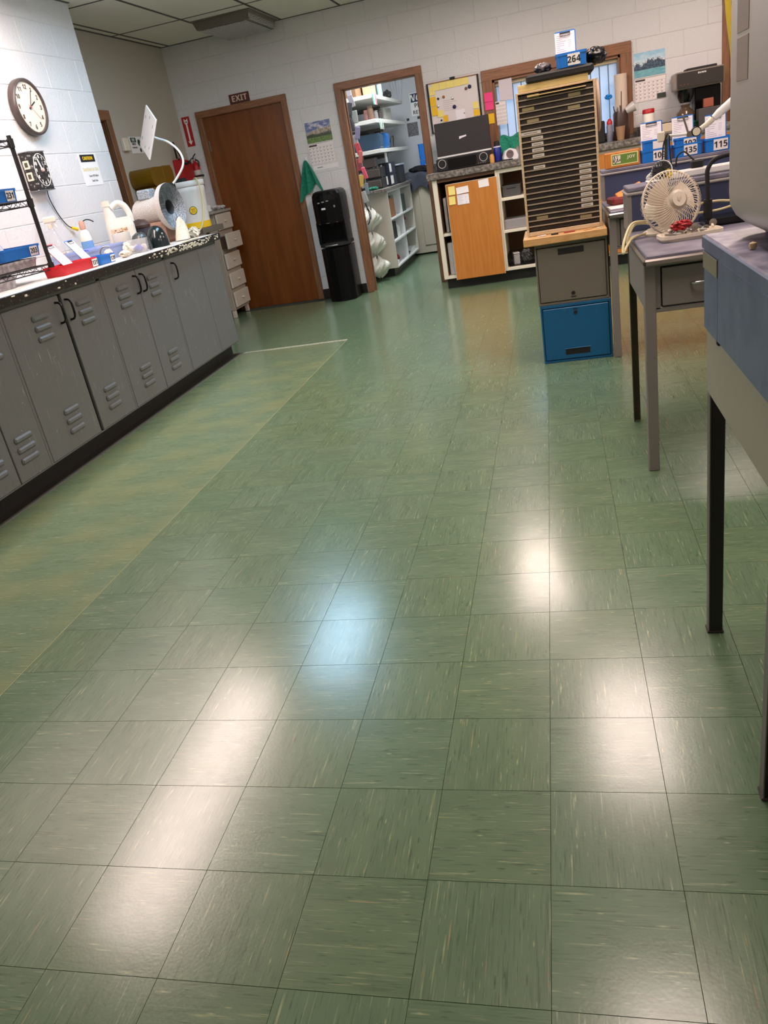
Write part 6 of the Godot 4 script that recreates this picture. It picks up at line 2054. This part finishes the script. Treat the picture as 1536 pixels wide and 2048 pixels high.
# ------------------------------------------------------------------ desks on the right
func desk(zn: float, label: String) -> Node3D:
	var t := thing("steel_desk", label, "desk", V(1.1, 0, zn - 0.35), 0, "grey steel desks")
	var xl := 0.375
	var xr := 2.05
	var zf := zn - 0.72
	part(W(t).span(V(xl + 0.012, 0.782, zf), V(xr, 0.803, zn - 0.012), 0.003), "top", M.desk_top, t)
	part(W(t).span(V(xl, 0.768, zn - 0.014), V(xr, 0.792, zn), 0.006), "front_trim", mk(C(150, 142, 136), 0.28, 0.7), t)
	part(W(t).span(V(xl, 0.768, zf), V(xl + 0.014, 0.792, zn), 0.006), "end_trim", mk(C(150, 142, 136), 0.28, 0.7), t)
	for x in [xl + 0.004, xr - 0.05]:
		part(W(t).span(V(x, 0, zn - 0.075), V(x + 0.039, 0.768, zn - 0.036), 0.003), "leg", M.grey_steel, t)
		var an := W(t)
		an.span(V(x, 0, zn - 0.645), V(x + 0.03, 0.768, zn - 0.642))
		an.span(V(x, 0, zn - 0.645), V(x + 0.003, 0.768, zn - 0.615))
		part(an, "leg", mk(C(62, 54, 34), 0.5), t)  # rear leg: the shadow under the desk is put into this dark colour
	part(W(t).span(V(xl + 0.006, 0.615, zn - 0.64), V(xl + 0.02, 0.768, zn - 0.07), 0.002), "end_apron", M.grey_steel, t)
	var hs := W(t)
	hs.span(V(xl + 0.02, 0.60, zn - 0.62), V(1.0, 0.768, zn - 0.09), 0.002)
	hs.span(V(xl + 0.02, 0.60, zn - 0.095), V(1.0, 0.6175, zn - 0.052), 0.002)
	hs.span(V(xl + 0.02, 0.7565, zn - 0.095), V(1.0, 0.768, zn - 0.052), 0.002)
	hs.span(V(xl + 0.02, 0.61, zn - 0.095), V(0.436, 0.76, zn - 0.052), 0.002)
	hs.span(V(0.804, 0.61, zn - 0.095), V(1.0, 0.76, zn - 0.052), 0.002)
	part(hs, "drawer_housing", M.grey_steel, t)
	var d := part(W(t).span(V(0.44, 0.6215, zn - 0.085), V(0.80, 0.7525, zn - 0.047), 0.002), "drawer", M.grey_steel, t)
	part(W(t).tube(arc([V(0.535, 0.69, zn - 0.047), V(0.54, 0.692, zn - 0.025), V(0.58, 0.694, zn - 0.022), V(0.62, 0.692, zn - 0.025), V(0.625, 0.69, zn - 0.047)]), 0.005, 8), "handle", M.chrome, d)
	# raised shelf at the back
	var zr := zn - 0.73
	part(W(t).span(V(xl + 0.02, 0.803, zr - 0.02), V(xr, 0.948, zr - 0.003), 0.002), "riser_panel", M.blue_panel, t)
	part(W(t).span(V(xl + 0.016, 0.803, zr - 0.20), V(xl + 0.034, 0.948, zr), 0.002), "riser_end", M.grey_steel, t)
	part(W(t).span(V(xl + 0.012, 0.946, zr - 0.21), V(xr, 0.958, zr + 0.008), 0.004), "riser_trim", mk(C(160, 156, 154), 0.35), t)
	part(W(t).span(V(xl + 0.018, 0.958, zr - 0.205), V(xr, 0.977, zr + 0.002), 0.004), "riser_top", M.desk_top, t)
	part(W(t).span(V(xl + 0.02, 0.55, zr - 0.02), V(xr, 0.80, zr - 0.012)), "modesty_panel", M.grey_steel, t)
	return t

func desks() -> void:
	desk(-1.615, "grey steel desk carrying the cream fan")
	desk(-3.33, "grey steel desk beside the tray tower, with work pans along its back")
	# numbered pans on the back shelf of the further desk
	var zr := -4.06 - 0.09
	var yb := 0.978
	work_pan(V(0.715, yb, zr), 0.0, 0.175, 0.17, 0.07, M.bin_blue, "109", 0.015, "blue work pan numbered 109 under another pan", 0.072)
	work_pan(V(0.715, yb + 0.05, zr), 0.0, 0.160, 0.155, 0.072, M.bin_blue, "", 0.012, "blue work pan stacked in pan 109", 0.066)
	work_pan(V(0.892, yb, zr), 0.0, 0.165, 0.17, 0.07, M.bin_blue, "135", 0.012, "blue work pan numbered 135 under pan 102", 0.075)
	work_pan(V(0.892, yb + 0.038, zr), 0.0, 0.152, 0.155, 0.068, M.bin_blue, "102", 0.01, "blue work pan numbered 102 stacked in pan 135", 0.07)
	work_pan(V(1.07, yb, zr), 0.0, 0.178, 0.17, 0.075, M.bin_blue, "115", 0.0, "blue work pan numbered 115 beside pan 135", 0.078)
	clipboard(V(0.695, yb + 0.056, zr + 0.02), 0.0, 0.125, 0.165, 0.12, M.bin_blue, "clipboard standing in the pan on top of pan 109", M.form)
	clipboard(V(0.872, yb + 0.044, zr + 0.02), 0.0, 0.122, 0.178, 0.1, M.bin_blue, "clipboard standing in the upper pan beside the 109 stack", M.form)
	clipboard(V(1.055, yb + 0.006, zr + 0.02), 0.0, 0.118, 0.195, 0.1, M.bin_blue, "clipboard standing in the single pan at the end of the row", M.form)
	# plywood box with the JOY card
	var jb := thing("plywood_box", "orange plywood box with a green JOY card", "box", V(0.52, yb, -4.14))
	part(L().span(V(-0.1, 0, -0.06), V(0.1, 0.086, 0.05), 0.003), "box", M.tan_wood, jb)
	var jc := canvas(128, 52, C(232, 220, 160))
	bar(jc, 4, 4, 120, 44, C(96, 132, 52))
	bar(jc, 8, 8, 36, 34, C(226, 222, 206))
	var jr := RandomNumberGenerator.new()
	jr.seed = 5
	for k in 40:
		bar(jc, jr.randi_range(8, 38), jr.randi_range(8, 36), jr.randi_range(3, 7), jr.randi_range(3, 7), [C(40, 36, 36), C(120, 110, 106), C(200, 196, 186)][k % 3])
	var js := sheet(0.155, 0.064)
	js.post = Transform3D(Basis(), V(0.012, 0.045, 0.0505))
	part(js, "card", printed(jc), jb)
	text(jb, "JOY", V(0.05, 0.052, 0.0523), 0.016, M.cream, Basis(), "lettering", 1.2)
	# packet and papers on the further desk
	one(L().span(V(-0.13, 0, -0.09), V(0.13, 0.004, 0.09), 0.001), "paper_sheets", M.paper, "white sheets lying on the desk beside the tray tower", "paper", V(0.52, 0.8035, -3.52), 0.05)
	var pk := thing("red_packet", "red packet with an orange label on the white sheets", "packet", V(0.54, 0.8085, -3.68), 0.25)
	part(L().span(V(-0.14, 0, -0.06), V(0.14, 0.04, 0.06), 0.01), "pouch", mk(C(120, 36, 40), 0.4), pk)
	var pl := L()
	pl.t = Transform3D(Basis(Vector3.BACK, 0.3) * Basis(Vector3.RIGHT, 0.6), V(-0.03, 0.06, 0.02))
	pl.box(Vector3.ZERO, V(0.15, 0.012, 0.06), 0.004)
	part(pl, "orange_label", mk(C(226, 140, 50), 0.5), pk)
	fan()
	# tray of burs with a red handpiece
	var tr := thing("instrument_tray", "cream tray of small burs and parts before the fan", "tray", V(0.57, 0.8035, -1.93), 0.1)
	part(pan(0.22, 0.12, 0.022, 0.03, 0.004, 0.9), "tray", M.ivory, tr)
	var br := RandomNumberGenerator.new()
	br.seed = 17
	for k in 34:
		var p := V(br.randf_range(-0.085, 0.085), 0.014 + br.randf() * 0.02, br.randf_range(-0.04, 0.04))
		var dd := V(br.randf_range(-1, 1), br.randf_range(-0.2, 0.4), br.randf_range(-1, 1)).normalized() * br.randf_range(0.008, 0.02)
		part(L().tube([p - dd, p + dd], br.randf_range(0.0025, 0.006), 6), "bur", [M.steel, M.dull_metal, M.ivory, M.chrome][k % 4], tr)
	one(lump(V(0.042, 0.018, 0.022), 151, 0.5, 2.6), "red_handpiece", M.red, "red plastic piece lying on the tray of burs", "instrument", V(0.545, 0.85, -1.93), 0.5)
	for q in [[0.585, -1.9, "round grinding disc standing on the tray of burs, beside the red piece"], [0.655, -1.95, "round grinding disc at the far end of the tray of burs"]]:
		var gd := L()
		gd.t = Transform3D(Basis(Vector3.RIGHT, PI / 2 - 0.3), Vector3.ZERO)
		gd.lathe([Vector2(0, 0), Vector2(0.013, 0), Vector2(0.013, 0.004), Vector2(0, 0.006)], 18)
		one(gd, "grinding_disc", M.dull_metal, q[2], "disc", V(q[0], 0.842, q[1]), 0, "grinding discs")
	# black gooseneck lamp
	var gl := thing("gooseneck_lamp", "black gooseneck lamp standing on the desk behind the fan", "lamp", V(0.69, 0.8035, -2.2))
	part(W(gl).span(V(0.66, 0.8035, -2.30), V(0.86, 0.83, -2.13), 0.008), "base", M.gloss_black, gl)
	part(W(gl).tube([V(0.68, 0.83, -2.2), V(0.68, 0.90, -2.2)], 0.017, 12), "socket", M.matte_black, gl)
	part(W(gl).tube(arc([V(0.68, 0.90, -2.2), V(0.678, 0.97, -2.2), V(0.68, 1.01, -2.2), V(0.705, 1.04, -2.2), V(0.76, 1.05, -2.19), V(0.84, 1.045, -2.16)]), 0.0085, 10), "neck", M.matte_black, gl)
	part(W(gl).tube([V(0.84, 1.045, -2.16), V(0.90, 1.03, -2.14), V(0.96, 1.0, -2.12)], [0.012, 0.03, 0.034], 16), "shade", M.matte_black, gl)
	# cord loops of the fan
	var c1 := arc([V(0.44, 0.86, -2.14), V(0.385, 0.862, -2.10), V(0.345, 0.82, -1.98), V(0.335, 0.78, -1.93), V(0.355, 0.80, -1.98), V(0.39, 0.814, -2.08), V(0.46, 0.812, -2.17)], 8)
	one(W(self).tube(c1, 0.005, 8), "fan_cord", mk(C(212, 200, 156), 0.45), "cream cord looping over the edge of the desk with the fan", "cord")
	one(W(self).tube(arc([V(0.45, 0.85, -2.16), V(0.40, 0.855, -2.13), V(0.37, 0.83, -2.06), V(0.358, 0.80, -2.03), V(0.37, 0.812, -2.06), V(0.41, 0.81, -2.15)], 8), 0.005, 8), "extension_cord", mk(C(212, 200, 156), 0.45), "second cream cord looping at the end of the desk behind the fan", "cord")
	part(W(gl).tube(arc([V(0.62, 0.89, -2.17), V(0.72, 0.885, -2.24), V(0.80, 0.875, -2.26), V(0.95, 0.885, -2.25)]), 0.005, 8), "power_cord", mk(C(212, 200, 156), 0.45), gl)
	part(W(gl).tube(arc([V(0.62, 0.858, -2.17), V(0.72, 0.85, -2.24), V(0.80, 0.86, -2.26), V(0.95, 0.89, -2.24)]), 0.005, 8), "power_cord", mk(C(212, 200, 156), 0.45), gl)
	# on the back shelf of the near desk
	small_fan()
	var ps := thing("power_strip", "white power strip with a black plug on the desk shelf", "power strip", V(0.78, 0.978, -2.42), 0.03)
	part(L().span(V(-0.2, 0, -0.03), V(0.2, 0.03, 0.025), 0.006), "strip", M.white, ps)
	part(L().span(V(-0.13, 0.028, -0.02), V(-0.08, 0.06, 0.015), 0.006), "plug", M.matte_black, ps)
	one(lump(V(0.018, 0.022, 0.012), 161, 0.3, 2.0), "yellow_clip", M.yellow, "yellow clip on the desk shelf beside the power strip", "clip", V(0.565, 1.0, -2.42))
	one(W(self).tube(arc([V(0.60, 1.02, -2.46), V(0.605, 1.06, -2.46), V(0.63, 1.075, -2.45), V(0.655, 1.05, -2.44), V(0.672, 1.03, -2.435)]), 0.0035, 6), "black_cable", M.ink, "thin black cable arching to the power strip plug", "cable")
	one(lump(V(0.09, 0.035, 0.045), 162, 0.5, 2.4), "brown_pouch", mk(C(64, 40, 34), 0.6), "brown pouch behind the power strip", "pouch", V(0.98, 1.016, -2.51))
	magnifier()
	# air hose hanging from the ceiling
	one(W(self).tube(arc([P(1454, -120, 2, -1.5), P(1456, 0, 2, -1.5), P(1460, 50, 2, -1.5), P(1467, 110, 2, -1.5), P(1470, 180, 2, -1.5), P(1500, 330, 2, -1.5)]), 0.0085, 10), "air_hose", mk(C(206, 180, 56), 0.4), "yellow air hose hanging behind the grey machine", "hose")

func cage(root: Node3D, c: Vector3, ax: Vector3, r: float, depth: float, wires: int, m: Material, name_: String, wr := 0.0012, front := true) -> void:
	var x := ax.cross(Vector3.UP).normalized()
	var y := x.cross(ax)
	var b := W(root)
	for k in wires:
		var a := TAU * k / wires
		var pts := []
		for j in 9:
			var s := float(j) / 8
			var rr := r * (0.27 + 0.73 * sin(s * PI / 2))
			var dd := depth * (1.0 - pow(s, 2.6))
			var a2 := a + 0.45 * s
			pts.append(c + (x * cos(a2) + y * sin(a2)) * rr + ax * (dd if front else -dd))
		b.tube(pts, wr, 4, false)
	part(b, name_, m, root)

func fan() -> void:
	var c := V(0.527, 0.921, -2.08)
	var ax := V(0.36, 0.22, 0.9).normalized()
	var t := thing("desk_fan", "cream desk fan with a wire cage on the grey desk", "fan", V(0.52, 0.8035, -2.14))
	var R := 0.114
	cage(t, c, ax, R, 0.055, 54, M.ivory, "front_cage", 0.0012, true)
	cage(t, c, ax, R, 0.055, 34, M.ivory, "rear_cage", 0.0012, false)
	var x := ax.cross(Vector3.UP).normalized()
	var y := x.cross(ax)
	var ring := []
	for k in 40:
		ring.append(c + (x * cos(TAU * k / 40) + y * sin(TAU * k / 40)) * R)
	part(W(t).tube(ring, 0.004, 8, false, true), "rim", M.ivory, t)
	part(W(t).tube([c + ax * 0.052, c + ax * 0.06, c + ax * 0.064], [0.036, 0.034, 0.026], 24), "cage_badge", M.ivory, t)
	var lg := W(t)
	lg.t = lg.t * Transform3D(Basis(x * -1.0, y, ax), c + ax * 0.0645)
	lg.prism(PackedVector2Array([Vector2(-0.008, 0.008), Vector2(-0.008, -0.004), Vector2(0, -0.01), Vector2(0.01, 0), Vector2(0.006, 0.01), Vector2(0, 0.0)]), 0, 0.001)
	part(lg, "badge_mark", mk(C(206, 190, 172), 0.4), t)
	for k in 3:
		var bl := W(t)
		var a0 := TAU * k / 3 + 0.5
		bl.grid(8, 8, func(u: float, v: float):
			var a := a0 + (u - 0.5) * 1.35 + v * 0.35
			var rr := 0.022 + v * 0.07
			return c + (x * cos(a) + y * sin(a)) * rr + ax * (0.014 * (u - 0.5) * 2.0))
		part(bl, "blade", mk(C(216, 202, 182), 0.35), t)
	part(W(t).tube([c - ax * 0.01, c + ax * 0.02], 0.026, 18), "hub", M.ivory, t)
	part(W(t).tube([c - ax * 0.055, c - ax * 0.075, c - ax * 0.13, c - ax * 0.15], [0.035, 0.045, 0.043, 0.03], 20), "motor", M.ivory, t)
	part(W(t).tube([c - ax * 0.10 + V(0, -0.03, 0), V(0.515, 0.835, -2.17), V(0.515, 0.815, -2.17)], [0.018, 0.02, 0.03], 14), "neck", M.ivory, t)
	var bs := L()
	bs.t = Transform3D(Basis(), V(-0.02, 0.0, -0.03))
	bs.lathe([Vector2(0, 0), Vector2(0.07, 0), Vector2(0.072, 0.008), Vector2(0.05, 0.02), Vector2(0, 0.026)], 28)
	part(bs, "base", M.ivory, t)

func small_fan() -> void:
	var c := V(0.54, 1.012, -2.44)
	var ax := V(-0.5, 0.25, 0.83).normalized()
	var t := thing("clip_fan", "small black and white fan on the desk shelf", "fan", V(0.54, 0.978, -2.46))
	cage(t, c, ax, 0.044, 0.02, 26, M.black, "front_cage", 0.0012, true)
	cage(t, c, ax, 0.044, 0.02, 20, M.black, "rear_cage", 0.0012, false)
	var x := ax.cross(Vector3.UP).normalized()
	var y := x.cross(ax)
	var ring := []
	for k in 32:
		ring.append(c + (x * cos(TAU * k / 32) + y * sin(TAU * k / 32)) * 0.044)
	part(W(t).tube(ring, 0.003, 8, false, true), "rim", M.white, t)
	part(W(t).tube([c - ax * 0.03, c + ax * 0.022], 0.016, 16), "hub", M.black, t)
	for k in 3:
		var bl := W(t)
		var a0 := TAU * k / 3
		bl.grid(5, 5, func(u: float, v: float):
			var a := a0 + (u - 0.5) * 1.2
			return c + (x * cos(a) + y * sin(a)) * (0.014 + v * 0.026) + ax * (0.008 * (u - 0.5) * 2.0))
		part(bl, "blade", M.matte_black, t)
	part(W(t).tube(arc([c - x * 0.043, c - x * 0.062 + V(0, -0.02, 0), V(0.50, 0.985, -2.45)]), 0.006, 8), "bracket", M.white, t)
	part(W(t).tube(arc([c + x * 0.043, c + x * 0.06 + V(0, -0.02, 0), V(0.57, 0.985, -2.47)]), 0.006, 8), "bracket", M.white, t)
	part(L().span(V(-0.06, 0, -0.04), V(0.05, 0.008, 0.05), 0.004), "base", M.white, t)

func magnifier() -> void:
	var t := thing("articulated_lamp", "white articulated lamp with hinge discs above the small fan", "lamp", V(0.555, 0.978, -2.52))
	var z := -2.5
	var p0 := V(0.565, 0.978, z)
	var p1 := P(1332, 272, 2, z)
	var p2 := P(1376, 268, 2, z)
	var p3 := P(1392, 263, 2, z)
	part(W(t).tube([p0, V(p0.x, 1.0, z)], 0.02, 14), "clamp", M.dull_metal, t)
	part(W(t).tube([p0 + V(0, 0.02, 0), p1], 0.007, 10), "upright", mk(C(64, 62, 62), 0.4), t)
	part(W(t).tube([p1, p2], 0.0055, 10), "arm", M.white, t)
	part(W(t).tube([P(1366, 232, 2, z), P(1377, 268, 2, z)], 0.004, 8), "spring_rod", M.dull_metal, t)
	part(W(t).tube([p2, p3], 0.007, 10), "arm", M.white, t)
	for p in [p1, P(1379, 268, 2, z), p3]:
		var d := W(t)
		d.tube([p - V(0, 0, 0.012), p + V(0, 0, 0.012)], 0.012 if p != p3 else 0.019, 20)
		part(d, "hinge", M.dull_metal if p != p3 else M.ink, t)
	part(W(t).tube([p3 + V(0, 0, 0.012), p3 + V(0, 0, 0.015)], 0.015, 20), "hinge_cap", M.cream, t)
	part(W(t).tube([p3, P(1412, 250, 2, z), P(1425, 238, 2, z)], [0.007, 0.011, 0.013], 14), "yoke", M.cream, t)
	part(W(t).tube([P(1428, 236, 2, z), P(1438, 226, 2, z), P(1462, 205, 2, z), P(1480, 190, 2, z)], [0.013, 0.0165, 0.0175, 0.019], 20), "lamp_head", M.white, t)
	part(W(t).span(p1 + V(-0.035, -0.02, -0.005), p1 + V(-0.006, 0.02, 0.015), 0.004), "switch_box", M.cream, t)
	var cb := arc([p1 + V(0.005, 0.008, 0.01), V(p1.x - 0.012, p1.y - 0.03, z + 0.014), V(p0.x - 0.015, 1.05, z + 0.014), V(p0.x - 0.01, 1.0, z + 0.02)])
	part(W(t).tube(cb, 0.003, 6), "cable", M.ink, t)
	part(W(t).tube(arc([p1 + V(0.012, 0.0, 0.01), V(p1.x + 0.012, p1.y - 0.05, z + 0.014), V(p0.x + 0.02, 1.04, z + 0.014), V(p0.x + 0.03, 1.0, z + 0.02)]), 0.003, 6), "cable", M.ink, t)

# ------------------------------------------------------------------ near bench
func near_bench() -> void:
	var t := thing("steel_bench", "blue steel bench with a grey apron beneath the grey machine", "bench", V(1.0, 0, -0.28))
	var xl := 0.40
	var z0 := -0.60
	var z1 := 0.06
	part(W(t).span(V(xl - 0.003, 0.962, z0), V(1.8, 0.986, z1), 0.004), "top", M.bench_top, t)
	part(W(t).span(V(xl - 0.006, 0.958, z0 - 0.002), V(xl - 0.001, 0.984, z1), 0.002), "top_edge", M.bench_blue, t)
	part(W(t).span(V(xl - 0.002, 0.788, z0 + 0.002), V(xl + 0.006, 0.957, -0.447), 0.002), "corner_plate", M.bench_blue, t)
	part(W(t).span(V(xl - 0.0045, 0.918, z0 + 0.002), V(xl - 0.002, 0.953, -0.447), 0.001), "wear_strip", mk(C(134, 130, 112), 0.45), t)
	part(W(t).span(V(xl - 0.004, 0.792, -0.437), V(xl + 0.004, 0.958, z1), 0.003), "end_panel", M.bench_blue, t)
	part(W(t).box(V(xl + 0.002, 0.79, -0.44), V(0.012, 0.01, 0.016), 0.002), "catch", M.matte_black, t)
	part(W(t).span(V(xl + 0.002, 0.645, -0.585), V(xl + 0.009, 0.80, z1), 0.002), "end_apron", M.bench_grey, t)
	part(W(t).span(V(xl + 0.009, 0.645, -0.6), V(1.75, 0.96, -0.587), 0.002), "back_apron", M.bench_grey, t)
	part(W(t).span(V(xl + 0.016, 0.70, z1 - 0.02), V(1.75, 0.96, z1 - 0.005), 0.002), "front_apron", M.bench_grey, t)
	var lm := mk(C(104, 98, 92), 0.45)
	for z in [-0.560, 0.012]:
		for x in [0.407, 1.70]:
			var lg := W(t)
			lg.span(V(x, 0.004, z - 0.025), V(x + 0.004, 0.655, z + 0.003), 0.001)
			lg.span(V(x, 0.004, z - 0.002), V(x + 0.031, 0.655, z + 0.002), 0.001)
			part(lg, "leg", mk(C(38, 34, 30), 0.5), t)
			part(W(t).span(V(x - 0.003, 0.0, z - 0.027), V(x, 0.655, z + 0.004), 0.001), "leg_edge", lm, t)
			part(W(t).span(V(x - 0.006, 0, z - 0.03), V(x + 0.034, 0.006, z + 0.006), 0.002), "foot", mk(C(60, 50, 44), 0.6), t)
	# grey machine
	var m := thing("grey_machine", "tall grey moulded machine housing on the blue bench", "machine", V(0.686, 0.987, -0.325))
	var lev := [[0.016, -0.05], [0.021, -0.028], [0.036, -0.012], [0.056, -0.002], [0.08, 0.0], [0.20, 0.0], [0.62, 0.0], [0.66, -0.03]]
	var b := L()
	var prof := func(k: float) -> PackedVector2Array: return rrect(0.50 + 2 * k, 0.55 + 2 * k, 0.06 + k * 0.5, 8)
	disc(b, prof.call(lev[0][1]), lev[0][0], false)
	for k in lev.size() - 1:
		loop(b, prof.call(lev[k][1]), lev[k][0], prof.call(lev[k + 1][1]), lev[k + 1][0])
	disc(b, prof.call(lev[-1][1]), lev[-1][0], true)
	part(smooth(b), "housing", M.machine, m)
	for x in [-0.165, 0.165]:
		for z in [-0.19, 0.19]:
			part(L().span(V(x - 0.02, 0, z - 0.015), V(x + 0.02, 0.024, z + 0.015), 0.004), "foot", M.matte_black, m)
	for s in [[0.275, 0.345], [0.352, 0.43], [0.437, 0.52]]:
		part(L().span(V(-0.2512, s[0], -0.165), V(-0.24, s[1], -0.075), 0.0005), "vent", mk(C(160, 146, 136), 0.5), m)
	one(L().lathe([Vector2(0, 0), Vector2(0.0052, 0.001), Vector2(0.0072, 0.006), Vector2(0.006, 0.011), Vector2(0.0, 0.0135)], 16), "wax_ball", mk(C(214, 190, 146), 0.5), "small cream ball lying on the blue bench", "ball", V(0.432, 0.9865, -0.313))

# joins equal points so that normals run smoothly where faces meet at less than 40 degrees
func smooth(b: MB) -> MB:
	var acc := {}
	for k in b.v.size():
		var key := "%.4f %.4f %.4f" % [b.v[k].x, b.v[k].y, b.v[k].z]
		if not acc.has(key):
			acc[key] = []
		acc[key].append(b.n[k])
	var o := b.n.duplicate()
	for k in b.v.size():
		var key := "%.4f %.4f %.4f" % [b.v[k].x, b.v[k].y, b.v[k].z]
		var s := Vector3.ZERO
		for q in acc[key]:
			if q.dot(b.n[k]) > 0.6:
				s += q
		o[k] = s.normalized()
	b.n = o
	return b
